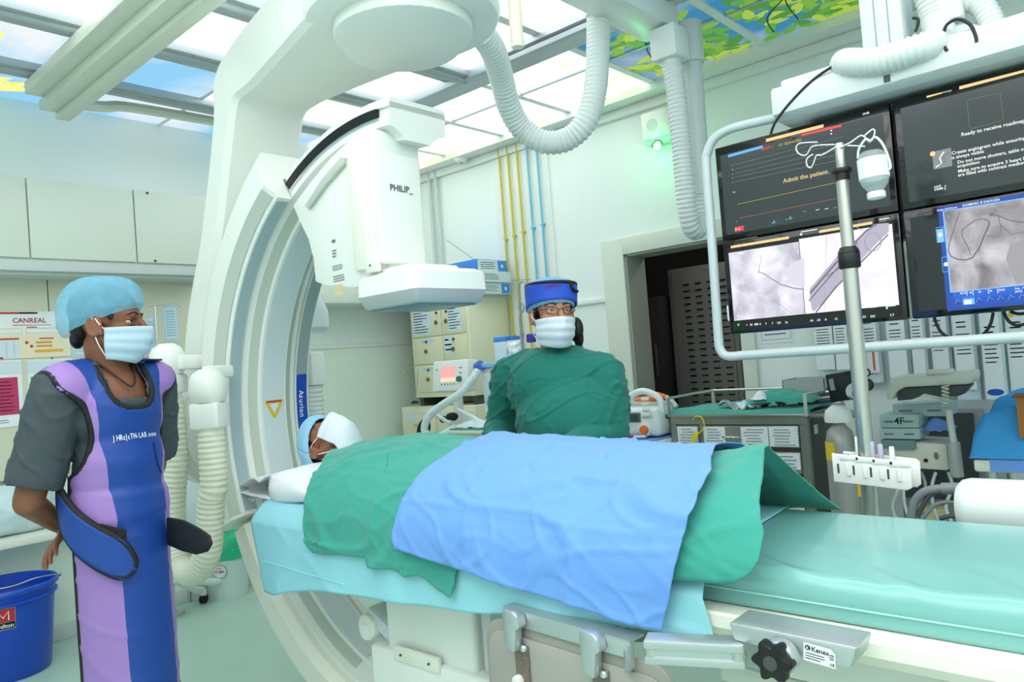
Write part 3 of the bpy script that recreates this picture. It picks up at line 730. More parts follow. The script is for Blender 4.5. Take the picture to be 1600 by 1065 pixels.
def resample(c, n):
    L = [0]
    for a, b in zip(c, c[1:]): L.append(L[-1]+math.hypot(a[0]-b[0], (a[1]-b[1])*.36))
    out = []; j = 0
    for k in range(n+1):
        d = L[-1]*k/n
        while j < len(L)-2 and L[j+1] < d: j += 1
        f = min(1, (d-L[j])/max(1e-9, L[j+1]-L[j])); out.append((c[j][0]+(c[j+1][0]-c[j][0])*f, c[j][1]+(c[j+1][1]-c[j][1])*f))
    return out
def drape(name, left, right, top, bot, off, m, seed, nu=90, nv=90, amp=1.0, flare=0.0, fn=None, creases=()):
    """left/right/top/bot: boundary curves in (x, q); Coons patch laid over the figure"""
    Lc = resample(left, nv); Rc = resample(right, nv); T = resample(top, nu); B = resample(bot, nu)
    def P(u, v):
        i = min(nu, round(u*nu)); j = min(nv, round(v*nv)); out = []
        for k in (0, 1):
            a = (1-u)*Lc[j][k]+u*Rc[j][k]+(1-v)*T[i][k]+v*B[i][k]
            a -= (1-u)*(1-v)*T[0][k]+u*(1-v)*T[-1][k]+(1-u)*v*B[0][k]+u*v*B[-1][k]; out.append(a)
        x, q = out
        low = noise.noise(V((x*3.1, q*1.4, 1.7)))*.006                      # shared by all layers
        w = ridged(V((x*2.2+q*.7, q*1.1-x*.5, seed)), 11)*.008 + ridged(V((x*1.7-q*1.0, q*1.5+x*.8, seed+5)), 14)*.008 + ridged(V((x*4.1-q*2.2, q*2.5+x*2.2, seed+25)), 12)*.004
        w += noise.noise(V((x*9+q*2, q*4, seed+9)))*.0022 + ridged(V((x*5, q*3.2, seed+12)), 10)*.0022
        if q > 1.1: w += (q-1.1)*flare*(.5+.5*math.sin(x*16+seed))*.02
        for xc, sl_, ax_ in creases: w += .0028*math.exp(-(((x-xc-sl_*q) if ax_ == 0 else (q-xc-sl_*x))/.015)**2)
        if q > .7: w += min(1, (q-.7)*2)*.0045*ridged(V((x*6.5-q*3.5, q*1.6+x*1.2, seed+40)), 9)
        o = off+low+.006+w*amp
        p = surf(x, q, o)
        if fn: p = fn(p, x, q, u, v)
        return p
    g = G().grid(P, nu, nv)
    o = g.obj(name, m, None, 80)
    md = o.modifiers.new('thick', 'SOLIDIFY'); md.thickness = .0025; md.offset = 1
    return o
def px(*pts): return [solve(*p) for p in pts]
GRN = mat('green_surgical_cloth', (54, 156, 140), .85, bump=.12, bscale=260, sheen=.2)
BLU = mat('blue_surgical_cloth', (108, 160, 232), .8, bump=.1, bscale=200, sheen=.15)
CYN = mat('pale_cyan_sheet', (150, 214, 226), .6, bump=.06, bscale=90)

# pale disposable sheet over the table edge
def cyan(u, v):
    bot = px_c_bot; j = u*(len(bot)-1); k = min(int(j), len(bot)-2); f = j-k
    xb = bot[k][0]+(bot[k+1][0]-bot[k][0])*f; qb = bot[k][1]+(bot[k+1][1]-bot[k][1])*f
    xt = -2.50+u*(-.80+2.50)
    if v < .4:
        e = v/.4; x = xt+.055*u*e
        if e < .7: y = 1.93-(1.93-1.41)*(e/.7); z = .888
        else: y = 1.41-(1.41-1.338)*((e-.7)/.3); z = .888-.060*((e-.7)/.3)**1.6
    else:
        s = (v-.4)/.6; q = 1+(qb-1)*s; xt += .055*u; x = xt+(xb-xt)*s
        y = 1.338-.010*(q-1)-.005*math.sin(x*21)*s; z = .828-(q-1)*(HANG)+.0
        y -= .003*ridged(V((x*3, q*2, 40)), 8)
    return V((x, y, z+.0015*noise.noise(V((x*4, y*4, 4)))))
px_c_bot = px((408, 922), (425, 928), (445, 923), (510, 921), (600, 936), (700, 949), (760, 956), (820, 958), (860, 964), (905, 970), (985, 977), (1050, 983), (1113, 988))
o = G().grid(cyan, 160, 40).obj('disposable_sheet', CYN, None, 80); tag(o, 'pale cyan disposable sheet hanging over the near table edge', 'sheet')
md = o.modifiers.new('thick', 'SOLIDIFY'); md.thickness = .0015
G().tube([surf(x, 1.0+(.835-.70+.03*(x+2.4))/HANG*1.0, .001) for x in [-2.42+i*.03 for i in range(17)]], .0011, 5).obj('fold_line', mat('pale_cyan_fold', (178, 236, 244), .6), o)

# green drape over the chest
L1 = [(-2.36, -1.1), (-2.37, -.6), (-2.375, -.2)]+px((545, 703), (526, 713), (505, 727), (490, 755), (481, 790), (478, 828), (483, 850), (492, 863))
B1 = px((492, 863), (540, 866), (578, 871), (581, 886), (622, 888), (640, 900), (658, 897), (690, 921), (712, 931))
R1 = [(-1.5, -1.1), (-1.5, -.3)]+px((790, 700), (760, 790), (735, 850), (719, 885), (712, 931))
o = drape('green_drape', L1, R1, [(-2.36, -1.1), (-1.9, -1.1), (-1.5, -1.1)], B1, .004, GRN, 24, 130, 130, 1.1, 1, None, ((-2.06, .03, 0), (-1.80, .03, 0), (.62, .02, 1), (1.15, .0, 1)))
tag(o, 'green cloth drape over the patient\'s chest and shoulders', 'drape')
# green drape over the feet, open towards the table end
def tent(p, x, q, u, v):
    k = max(0, min(1, (x+.98)/.2))
    if -1 <= q < 0:
        f = -q; zl = Z0+.008+(interp(ZT, x)-Z0)*(1-f)**1.1+.05*f; yl = YR+.25*f
        p.z += (zl-p.z)*k*.85; p.y += (yl-p.y)*k*.85
    elif 0 <= q < .5: p.z -= k*.022*math.sin(q*2*PI)*.5
    return p
L3 = [(-1.12, -1.0), (-1.12, 0)]+px((985, 800), (1020, 905))
R3 = [(-.672, -1.0), (-.70, -.72), (-.725, -.35), (-.738, -.08)]+px((1197, 706), (1194, 740), (1190, 790), (1198, 835), (1190, 875), (1176, 897))
o = drape('green_drape', L3, R3, [(-1.12, -1.0), (-.9, -1.0), (-.672, -1.0)], px((1020, 905), (1062, 906), (1110, 910), (1150, 912), (1176, 897)), .004, GRN, 33, 70, 90, .8, .6, tent)
tag(o, 'green cloth drape tented over the feet with an open end', 'drape')
# blue drape in the middle, lying over both
L2 = [(-1.69, -1.12), (-1.69, -.3)]+px((735, 704), (705, 719), (668, 752), (638, 796), (630, 830), (632, 853))
R2 = [(-.86, -1.12), (-.86, -.3), (-.865, 0)]+px((1118, 755), (1096, 810), (1072, 868), (1062, 905), (1053, 945), (1044, 981))
B2 = px((632, 853), (675, 868), (716, 882), (757, 894), (800, 911), (885, 936), (965, 962), (1015, 976), (1044, 981))
o = drape('blue_drape', L2, R2, [(-1.69, -1.12), (-1.2, -1.12), (-.86, -1.12)], B2, .022, BLU, 55, 150, 130, 1.2, .8, None, ((-1.42, .05, 0), (-1.12, .05, 0), (.8, .04, 1)))
tag(o, 'light blue cloth drape across the patient\'s hips and legs', 'drape')

# pillow in an open white case
WCL = mat('white_cotton', (236, 238, 240), .85, bump=.05, bscale=120)
pw = thing('pillow', 'white pillow in an open-ended case under the patient\'s head', 'pillow', (-2.5, 1.6, .89))
px0, px1 = -2.90, -2.19
def pil(f, t, shrink=0.0):
    """case outline at depth f (0 near, 1 far); t runs round the lens-shaped loop"""
    ca_, sa_ = math.cos(t), math.sin(t); xm = (px0+px1)/2+.02*f; hw = (px1-px0)/2-shrink
    x = xm+hw*abs(ca_)**.8*(1 if ca_ >= 0 else -1)
    u = (x-px0)/(px1-px0); x += .36*f*max(0, 1-u)
    zb = .862+.024*min(1, u*2.2); top = .905+.075*min(1, u*1.6)**.7-.02*max(0, u-.8)*5
    top += .03*math.sin(PI*f)*u**.5
    zmid = zb*.45+top*.55; hh = (top-zmid if sa_ > 0 else zmid-zb)-shrink*.6
    z = zmid+hh*abs(sa_)**.85*(1 if sa_ >= 0 else -1)
    if sa_ > 0 and f < .2: z -= .022*math.exp(-((u-.42)/.07)**2)*(1-f*5)
    y = 1.405+.10*max(0, 1-u*1.5)*(1-f)+.47*f
    p = V((x, y, z)); return p+V((0, 0, .004*noise.noise(p*16)))
NT = 44
rings = [[pil(k/14, 2*PI*a/NT) for a in range(NT)] for k in range(15)]
rings.append([p.lerp(sum(rings[-1], V())/NT, .9) for p in rings[-1]])
o = G().loft(rings, False).obj('pillow_case', WCL, pw, 80); md = o.modifiers.new('t', 'SOLIDIFY'); md.thickness = .005; md.offset = 0
G().loft([[pil(k/14, 2*PI*a/NT, .012) for a in range(NT)] for k in range(3, 14)]).obj('pillow_core', mat('grey_pillow_core', (146, 148, 150), .8), pw, 80)
# near end tucked shut on its right half
def tuck(u, v):
    x = -2.50+u*(px1+.03+2.50); t = math.acos(max(-1, min(1, (x-(px0+px1)/2)/((px1-px0)/2)))); a = pil(0, t); b = pil(0, -t)
    p = a.lerp(b, v); p.y -= .012*math.sin(PI*v)+.004*noise.noise(p*20); return p
o = G().grid(tuck, 16, 8).obj('tucked_end', WCL, pw, 80); md = o.modifiers.new('t', 'SOLIDIFY'); md.thickness = .004
G().box((-2.66, 1.432, .872), (.05, .004, .014), None, .002).obj('care_tag', GREYP, pw)

# ---------------------------------------------------------------- lead shield hung on the near rail
LEADM = mat('lead_shield_panel', (158, 154, 146), .45)
ls = thing('lead_shield', 'grey lead shield panel clipped to the table side by a satin aluminium bar', 'shield', (-.9, 1.25, .4))
A = at(762, 958, z=.70); B = at(966, 1006, z=.715)
du = (B-A); du.z = 0; du.normalize(); dn = V((du.y, -du.x, 0)); UPZ = V((0, 0, 1))
W_ = (at(1085, 1040, z=.69)-A).dot(du)
W_ = min(W_, .62)
def rpoly(w, h, r, z0=0, x0=0):
    out = []
    for cx, cy, a0 in ((x0+w-r, z0-r, 90), (x0+r, z0-r, 180)):
        pass
    pts = [(x0, z0-h), (x0+w, z0-h)]
    for k in range(7):
        a = math.radians(90*k/6); pts.append((x0+w-r+r*math.cos(a), z0-r+r*math.sin(a)))
    for k in range(7):
        a = math.radians(90+90*k/6); pts.append((x0+r+r*math.cos(a), z0-r+r*math.sin(a)))
    return pts
O = V((A.x, A.y, 0))
G().prism(rpoly(.56, .55, .06, .70), O, du, UPZ, dn*.012, .003).obj('panel', LEADM, ls, 30)
G().prism(rpoly(.53, .52, .05, .675, .015), O+dn*.012, du, UPZ, dn*.005, .002).obj('panel_face', mat('shield_face', (168, 165, 156), .42), ls, 30)
G().prism([(.08, .70), (.46, .70), (.46, .735), (.08, .735)], O+dn*.014, du, UPZ, dn*.006, .002).prism([(.08, .733), (.46, .733), (.46, .738), (.08, .738)], O-dn*.03, du, UPZ, dn*.05).obj('angle_strip', ALU, ls)
SPK = mat('speckled_strip', (120, 108, 96), .6, var=.5, vscale=300)
for k, a in enumerate((.113, .353)):
    P = O+du*a+dn*.018
    G().prism([(0, .42), (.045, .42), (.045, .66), (0, .66)], P, du, UPZ, dn*.004).obj('clip_strip', SPK, ls)
    G().prism([(-.004, .655), (.028, .65), (.034, .70), (.05, .712), (.044, .735), (.03, .745), (0, .748), (-.006, .735)], P+dn*.003, du, UPZ, dn*.028, .004).obj('clip', ALU, ls)
    G().prism([(.002, .42), (.022, .42), (.022, .56), (.002, .56)], P+dn*.003, du, UPZ, dn*.012, .002).obj('clip_strap', mat('pale_green_strap', (168, 190, 176), .5), ls)
    G().cyl(P+du*.012+UPZ*.575+dn*.002, P+du*.012+UPZ*.575+dn*.02, .014, n=14, bev=.004).obj('clip_button', WHITE, ls)
    for zz in (.655, .545, .49): G().ball(P+du*.036+UPZ*zz+dn*.006, .010 if zz > .6 else .007, sub=2).obj('rivet', CHROME, ls)
# articulated bar and the rail clamp with the black knob
yk = 1.245
q0 = at(1004, 1001, y=1.17); q1 = at(1162, 1008, y=1.235); hz = .044
ud = (q1-q0); Lb = ud.length; ud.normalize(); bn = V((ud.y, -ud.x, 0)).normalized()
G().prism([(0, -hz), (Lb, -hz), (Lb, -.028), (0, -.028)], q0, ud, UPZ, -bn*.05, .004).prism([(0, -.016), (Lb, -.016), (Lb, 0), (0, 0)], q0, ud, UPZ, -bn*.05, .004).prism([(.02, -.03), (Lb-.02, -.03), (Lb-.02, -.014), (.02, -.014)], q0-bn*.004, ud, UPZ, -bn*.04).obj('link_bar', ALU, ls)
for a in (.012, Lb-.012): G().cyl(q0+ud*a-UPZ*.029-bn*.012, q0+ud*a-UPZ*.015-bn*.012, .013, n=16).obj('hinge', STEEL, ls)
q3 = O+du*.45+UPZ*.70
G().prism([(0, -.05), ((q0-q3).length+.02, -.05), ((q0-q3).length+.02, 0), (0, 0)], q3+V((0, 0, .02)), (q0-q3), UPZ, dn*.03, .004).obj('arm_plate', ALU, ls)
fp = [at(*p, y=yk) for p in ((1137, 972), (1146, 1001), (1329, 1046), (1339, 1012))]
ck = G().prism([(p.x, p.z) for p in fp], (0, yk, 0), (1, 0, 0), UPZ, (0, .085, 0), .006); ck.obj('rail_clamp', ALU, ls)
kc = at(1221, 1021, y=yk); kk = [((.030+.0055*math.cos(6*2*PI*k/60))*math.cos(2*PI*k/60), (.030+.0055*math.cos(6*2*PI*k/60))*math.sin(2*PI*k/60)) for k in range(60)]
G().cyl(kc+V((.008, 0, .004)), kc+V((.004, -.022, 0)), .028, n=28, bev=.003).obj('knob_collar', ALU, ls)
kb = G().prism(kk, kc+V((0, -.02, 0)), (1, 0, 0), UPZ, (0, -.026, 0), .004).obj('knob', BLACK, ls)
G().cyl(kc+V((0, -.045, 0)), kc+V((0, -.049, 0)), .012, n=20).obj('knob_cap', DGREY, ls)
lo_ = at(1253, 999, y=yk-.001); hi_ = at(1294, 1007, y=yk-.001)
s_ = Sheet(at(1256, 1027, y=yk)+V((0, -.001, -.003)), (1, 0, -.085), UPZ)
s_.poly(PAPER, [(0, 0), (.052, 0), (.052, .024), (.045, .031), (0, .031)]).disc(INK, .007, .023, .0045, l=.0016).text(INK, 'Kenex', .013, .019, .011).text(PAPER, 'K', .0045, .020, .0075, .002)
s_.lines(INKG, .003, .003, .036, .016, 3, .35, .3).lines(INKG, .042, .012, .05, .022, 3, .5, .1).text(INK, 'CE', .043, .003, .006)
s_.done(ls, {PAPER: 'maker_label', INK: 'lettering', INKG: 'lettering'})
# hinged top flaps between shield and rail
tf = thing('shield_flap', 'hinged pale flap with dark gaps lying between shield and rail', 'flap', (-.75, 1.3, .70))
FLM = mat('flap_grey', (168, 184, 182), .4)
zf = .665
ed = [(928, 982), (975, 983), (1040, 984), (1095, 984), (1150, 990)]; eb = [(968, 1001), (1014, 1004), (1040, 1004), (1066, 1004), (1150, 1010)]
for k in range(4):
    a = [at(*ed[k], z=zf), at(*ed[k+1], z=zf), at(*eb[k+1], z=zf), at(*eb[k], z=zf)]
    c = sum(a, V())/4; a = [p+(c-p)*.035 for p in a]
    G().prism([(p.x, p.y) for p in a], (0, 0, zf), (1, 0, 0), (0, 1, 0), (0, 0, .006)).obj('flap', FLM, tf)
# ================================================================ people
def remesh(g, voxel, sm=5, deform=None):
    me = g.mesh('t', [], None); ob = bpy.data.objects.new('t', me); C.objects.link(ob)
    r = ob.modifiers.new('r', 'REMESH'); r.mode = 'VOXEL'; r.voxel_size = voxel
    s = ob.modifiers.new('s', 'SMOOTH'); s.factor = .5; s.iterations = sm
    dg = bpy.context.evaluated_depsgraph_get(); dg.update()
    out = bpy.data.meshes.new_from_object(ob.evaluated_get(dg)); C.objects.unlink(ob); bpy.data.objects.remove(ob); bpy.data.meshes.remove(me)
    if deform:
        ns = [(v.co.copy(), v.normal.copy()) for v in out.vertices]
        for v, (c, n) in zip(out.vertices, ns): v.co = deform(c, n)
    return out
def finish(me, name, mats, parent):
    g = bpy.data.meshes.new(name); bm = bmesh.new(); bm.from_mesh(me); bm.to_mesh(g); bm.free(); bpy.data.meshes.remove(me)
    for m in mats: g.materials.append(m)
    g.polygons.foreach_set('use_smooth', [True]*len(g.polygons))
    return put(name, g, parent)
def cap(g, p0, p1, r0, r1=None):
    r1 = r0 if r1 is None else r1; p0 = V(p0); p1 = V(p1)
    g.cyl(p0, p1, r0, r1, 16); g.ball(p0, r0, sub=2); g.ball(p1, r1, sub=2)
def basis(f, up=(0, 0, 1)):
    f = V(f).normalized(); up = V(up); up = (up-f*up.dot(f)).normalized(); r = f.cross(up)
    return Mx((r, f, up)).transposed()
class Loc:
    """a local frame: x right, y forward, z up of a person or a head"""
    def __init__(s, o, f, up=(0, 0, 1), k=1.0, sx=1.0): s.o = V(o); s.B = basis(f, up); s.k = k; s.sx = sx
    def __call__(s, x, y, z): return s.o+s.B @ V((x*s.sx, y, z))*s.k
    def inv(s, p):
        q = (s.B.transposed() @ (V(p)-s.o))/s.k; q.x /= s.sx; return q
def head_prims(g, H):
    k = H.k
    def e(x, y, z, rx, ry, rz): g.ball(H(x, y, z), (rx*k, ry*k, rz*k), H.B, 3)
    e(0, -.012, .038, .075, .096, .088); e(0, .034, .03, .063, .054, .062); e(0, .035, -.03, .060, .054, .072)
    e(0, .042, -.082, .046, .046, .032); e(0, .074, -.101, .021, .018, .018)
    for s in (-1, 1):
        cap(g, H(.054*s, 0, -.045), H(.03*s, .06, -.094), .020*k); e(.043*s, .062, -.022, .022, .02, .018)
        e(.011*s, .103, -.037, .010, .010, .008)
        e(.079*s, -.010, -.012, .006, .020, .030)
        ring = [H(.084*s, -.012+.021*math.cos(t*PI/8), -.010+.031*math.sin(t*PI/8)) for t in range(16)]
        g.tube(ring, .0048*k, 6, closed=True); e(.081*s, .008, -.03, .006, .008, .012)
    cap(g, H(-.036, .079, .025), H(.036, .079, .025), .012*k)
    cap(g, H(0, .088, .016), H(0, .114, -.028), .009*k, .013*k); e(0, .093, -.062, .024, .012, .009); e(0, .089, -.074, .02, .012, .007)
def face_bits(H, parent, gaze, brow=mat('dark_hair', (18, 15, 14), .55), skin=None):
    WE = mat('eye_white', (196, 190, 184), .35); IR = mat('dark_iris', (30, 18, 12), .15)
    for s in (-1, 1):
        c = H(.031*s, .0665, .006)
        eb = G().ball(c, .0128*H.k, sub=3).obj('eye', WE, parent)
        d = (H.B @ V(gaze)).normalized(); q = c+d*.0085*H.k
        G().ball(q, (.0068*H.k, .0050*H.k, .0068*H.k), basis(d), 2).obj('iris', IR, eb)
        g = G(); g.ball(H(.031*s, .0690, .0140), (.0165*H.k, .0142*H.k, .0098*H.k), H.B, 3); g.ball(H(.031*s, .0680, -.0045), (.016*H.k, .0138*H.k, .0065*H.k), H.B, 3)
        g.obj('eyelids', skin, parent, 80)
        G().tube([H(.013*s, .0905, .0275), H(.03*s, .0905, .0315), H(.044*s, .0845, .030), H(.055*s, .073, .024)], lambda t: (.0034-.0018*t)*H.k, 6).obj('eyebrow', brow, parent, 80)
def mask(H, parent, m, strap, k=1.0, long=0.0, ang=80):
    def P(u, v):
        a = math.radians(-ang+2*ang*u); s = math.sin(a); c = math.cos(a)
        z = -.012-(.112+long)*v+.004*abs(s)*(1-v)
        f = 1-.22*max(0, v-.55)/.45
        rx = .079*f; ry = .096+.034*(1-abs(2*v-.7)**2*(.62-long*6))*max(0, c)**1.6+.010*math.exp(-(a/.22)**2)*max(0, 1-v*2.2) - (.016*v*v)-long*1.6*(max(0, v-.72)/.28)**1.5
        y = -.002+ry*c; x = rx*s*(1.0+.0*v)
        z += .014*abs(s)**2*(v-.35)*1.6
        pl = .0016*math.sin(v*PI*7)*(max(0, c)**.3)
        x += s*pl; y += c*pl
        return H(x*k, y*k, z*k)
    o = G().grid(P, 48, 40).obj('face_mask', m, parent, 80); md = o.modifiers.new('t', 'SOLIDIFY'); md.thickness = .002; md.offset = 1
    for i, s in enumerate((-1, 1)):
        u = 0 if s < 0 else 1
        for v, zz in ((.04, .020), (.9, -.034)):
            a = P(u, v); b = H(.080*s, -.012, zz); md_ = a.lerp(b, .5)+(H.B @ V((.009*s, 0, 0)))
            G().tube(spline([a, md_, b], 6), .0018, 6).obj('mask_strap', strap, o)
    return o
MASKM = mat('pale_blue_mask', (184, 208, 224), .7, bump=.05, bscale=200)
MASKW = mat('white_mask', (226, 232, 240), .7, bump=.05, bscale=200)
STRAP = mat('white_elastic', (240, 240, 240), .6)
HAIR = mat('black_hair', (16, 14, 14), .5)
def bouffant(H, parent, m, scale=(1, 1, 1), name='cap', rim_z=.045, rim_tilt=.0, back=.0, puff=.0, seed=1, thick=True):
    """loose cap: dome above a tilted rim plane, gathered at the rim"""
    def P(u, v):
        a = 2*PI*u; t = v*PI/2*1.02
        r = math.cos(t)**.55 if t < PI/2 else 0
        fy = math.sin(a); fx = math.cos(a)
        x = (.090*scale[0])*fx*r; y = -.012+(.116*scale[1])*fy*r-back*.15*r*(1-fy)
        zr = rim_z+rim_tilt*fy; zt = .140*scale[2]
        z = zr+(zt-zr)*math.sin(min(t, PI/2))**.95
        k = 1+puff*math.sin(min(PI, v*PI*1.1))*(.78-.22*math.tanh(fy*2.5))
        k += (.02*noise.noise(V((fx*3, fy*3, v*4+seed)))+.012*math.sin(a*26+3*noise.noise(V((fx, fy, seed))))*max(0, 1-v*5))
        k *= 1-.085*max(0, 1-v/.09)
        return H(x*k, y*k, z)
    o = G().grid(P, 96, 34).obj(name, m, parent, 80)
    if not thick: return o
    md = o.modifiers.new('t', 'SOLIDIFY'); md.thickness = .0012; md.offset = 1
    return o
def thin_cloth(name, rgb, see):
    def ns(nt, o):
        N = nt.nodes; L = nt.links.new
        b = N.new('ShaderNodeBsdfPrincipled'); b.inputs['Base Color'].default_value = lin(rgb); b.inputs['Roughness'].default_value = .8
        tr = N.new('ShaderNodeBsdfTransparent'); mx = N.new('ShaderNodeMixShader')
        tc = N.new('ShaderNodeTexCoord'); n = N.new('ShaderNodeTexNoise'); n.inputs['Scale'].default_value = 28; n.inputs['Detail'].default_value = 4
        mr = N.new('ShaderNodeMapRange'); mr.inputs['To Min'].default_value = see*.75; mr.inputs['To Max'].default_value = see*1.25
        L(tc.outputs['Object'], n.inputs['Vector']); L(n.outputs['Fac'], mr.inputs['Value']); L(mr.outputs['Result'], mx.inputs['Fac'])
        L(b.outputs[0], mx.inputs[1]); L(tr.outputs[0], mx.inputs[2]); L(mx.outputs[0], o.inputs['Surface'])
    return glow_mat(name, ns)
CAPM = thin_cloth('thin_blue_cap_cloth', (136, 206, 236), .48)
CAPO = mat('pale_blue_cap_cloth', (150, 200, 228), .8)
SKIN1 = mat('brown_skin', (134, 84, 58), .5, var=.06, vscale=20)
SKIN2 = mat('light_brown_skin', (190, 134, 108), .5, var=.05, vscale=20)
SKIN3 = mat('warm_brown_skin', (150, 96, 70), .5, var=.06, vscale=20)
def hand(g, w, d, n, k=1.0, side=1, curl=.5, spread=.1):
    """hand from wrist w towards d, palm normal n; thumb on the side given"""
    d = V(d).normalized(); n = V(n); n = (n-d*n.dot(d)).normalized(); s = d.cross(n)*side
    w = V(w)
    for i in range(4):
        o = (i-1.5)*.019*k; cap(g, w+d*.012*k+s*o*.7, w+d*.082*k+s*o, .0135*k, .0105*k)
        L = (.040, .045, .042, .032)[i]*k; p = w+d*.084*k+s*o; dd = (d+s*(i-1.5)*spread*.3).normalized(); ang = curl*.6
        for j in range(3):
            dd2 = (dd*math.cos(ang)+n*math.sin(ang)).normalized(); p2 = p+dd2*L*(1, .68, .55)[j]
            cap(g, p, p2, (.0092, .0084, .0076)[j]*k, (.0085, .0077, .0066)[j]*k); p = p2; dd = dd2; ang = curl*.7
    p = w+d*.02*k-s*.030*k; p2 = p+(d*.7-s*.6+n*.2).normalized()*.038*k; p3 = p2+(d*.9-s*.2+n*.35).normalized()*.030*k
    cap(g, w+d*.015*k-s*.015*k, p, .014*k, .012*k); cap(g, p, p2, .0115*k, .0095*k); cap(g, p2, p3, .0095*k, .0075*k)

def boundary_tube(me, r, sel=None, n=6):
    """tube along the open borders of a mesh"""
    bm = bmesh.new(); bm.from_mesh(me); bm.edges.ensure_lookup_table(); es = {e for e in bm.edges if e.is_boundary}; g = G(); done = 0
    while es:
        e = es.pop(); vs = [e.verts[0], e.verts[1]]
        while True:
            nx = [x for x in vs[-1].link_edges if x in es]
            if not nx: break
            es.discard(nx[0]); vs.append(nx[0].other_vert(vs[-1]))
        P = [v.co.copy() for v in vs]
        if len(P) < 8: continue
        closed = (P[0]-P[-1]).length < 1e-6
        if closed: P = P[:-1]
        for _ in range(30): P = [(P[(i-1) % len(P)]+P[i]*2+P[(i+1) % len(P)])/4 if (closed or 0 < i < len(P)-1) else P[i] for i in range(len(P))]
        g.tube(P[::2], r, n, closed=closed); done += 1
    bm.free(); return g

# ---------------------------------------------------------------- man in the lead apron
fa = math.radians(14); MF = V((math.cos(fa), math.sin(fa), 0))
M = Loc((-2.578, .934, 0), MF, sx=.85)
ha = math.radians(50); HM = Loc(V((-2.61, .905, 0))+M.B @ V((-.012, .058, 1.540)), (math.cos(ha), math.sin(ha), -.04), k=1.03)
man = thing('person', 'man in blue and violet apron, pale blue cap and mask, hands behind his back', 'person', M(0, 0, 0))
g = G(); head_prims(g, HM)
cap(g, HM(0, -.02, -.06), M(0, -.005, 1.40), .056, .062)
for c_, r_ in (((0, -.005, 1.27), (.132, .10, .15)), ((0, 0, 1.10), (.118, .095, .16)), ((0, 0, .95), (.13, .10, .13))): g.ball(M(*c_), r_, M.B)
el = at(44, 785, x=-2.60); sr = M(.185, -.015, 1.345); slf = M(-.185, -.015, 1.345)
wr = M(.09, -.20, .91); cap(g, M(0, -.02, 1.37), sr, .06, .06); cap(g, M(0, -.02, 1.37), slf, .06, .06)
cap(g, sr, el, .052, .043); cap(g, el, wr, .042, .030); hand(g, wr, M.B @ V((-1, .1, -.3)), M.B @ V((0, .6, .3)), 1, 1, .4)
ell = M(-.26, -.12, 1.05); wl = M(.045, -.215, .885); cap(g, slf, ell, .05, .042); cap(g, ell, wl, .041, .029)
tipd = at(64, 872, x=-2.66)-wl
hand(g, wl, tipd, M.B @ V((.1, .5, -.5)), 1.05, -1, .28, .25)
for s in (-1, 1):
    cap(g, M(.072*s, 0, .9), M(.08*s, .0, .48), .072, .055); cap(g, M(.08*s, .0, .48), M(.09*s, -.02, .09), .052, .04); cap(g, M(.09*s, -.03, .045), M(.095*s, .13, .03), .04, .03)
body = finish(remesh(g, .0048, 5), 'body', [SKIN1], man)
face_bits(HM, man, (.25, .95, .02), skin=SKIN1)
# hair under the cap and at the nape
G().ball(HM(0, -.018, .045), (.080, .104, .088), HM.B, 3).ball(HM(0, -.075, -.01), (.06, .034, .05), HM.B, 3).ball(HM(0, -.092, -.045), (.034, .02, .03), HM.B, 3).obj('hair', HAIR, man, 80)
for s in (-1, 1): G().ball(HM(.069*s, .030, .026), (.005, .010, .020), HM.B, 2).obj('sideburn', HAIR, man, 80)
bouffant(HM, man, CAPM, (1.0, .985, 1.06), 'cap', .004, .044, .06, .10, 3, False)
mask(HM, man, MASKM, STRAP)
G().tube(spline([M(.03, -.055, 1.43), M(.068, -.02, 1.425), M(.062, .04, 1.405), M(.03, .085, 1.36), M(0, .10, 1.335), M(-.03, .085, 1.36), M(-.06, .03, 1.405), M(-.06, -.03, 1.425)], 6), .003, 6).obj('neck_cord', mat('dark_cord', (40, 34, 26), .7), man, 80)
# grey shirt
SHIRT = mat('dark_grey_shirt', (66, 76, 82), .8, bump=.08, bscale=90)
g = G()
for c_, r_ in (((0, -.005, 1.27), (.142, .11, .16)), ((0, 0, 1.10), (.128, .105, .17)), ((0, 0, .95), (.14, .11, .13))): g.ball(M(*c_), r_, M.B)
cap(g, M(0, -.02, 1.372), sr, .066, .075); cap(g, M(0, -.02, 1.372), slf, .066, .075)
cap(g, sr, sr.lerp(el, .80), .074, .078); cap(g, slf, slf.lerp(ell, .80), .074, .078)
me = remesh(g, .0065, 6, lambda c, n: c+n*(.005*ridged(V((c.x*11+c.z*6, c.y*9, c.z*7)), 8)+.003*noise.noise(V((c.x*14, c.y*14, c.z*9)))+.005*ridged(V((c.x*6, c.y*6, c.z*5+2)), 6)))
bm = bmesh.new(); bm.from_mesh(me)
dl = []
for f in bm.faces:
    c = f.calc_center_median(); q = M.inv(c)
    neck = (q.x/.075)**2+((q.y-.055)/.10)**2 < 1 and q.z > 1.30 and q.y > -.03 or (q.x**2+(q.y+.01)**2 < .068**2 and q.z > 1.36)
    ad = (el-sr).normalized(); al = (ell-slf).normalized()
    cuff = ((c-sr).dot(ad) > (el-sr).length*.85 and (c-sr.lerp(el, .9)).length < .14) or ((c-slf).dot(al) > (ell-slf).length*.85 and (c-slf.lerp(ell, .9)).length < .14)
    if neck or cuff: dl.append(f)
bmesh.ops.delete(bm, geom=dl, context='FACES'); bm.to_mesh(me); bm.free()
o = finish(me, 'shirt', [SHIRT], man); md = o.modifiers.new('t', 'SOLIDIFY'); md.thickness = .003; md.offset = 0
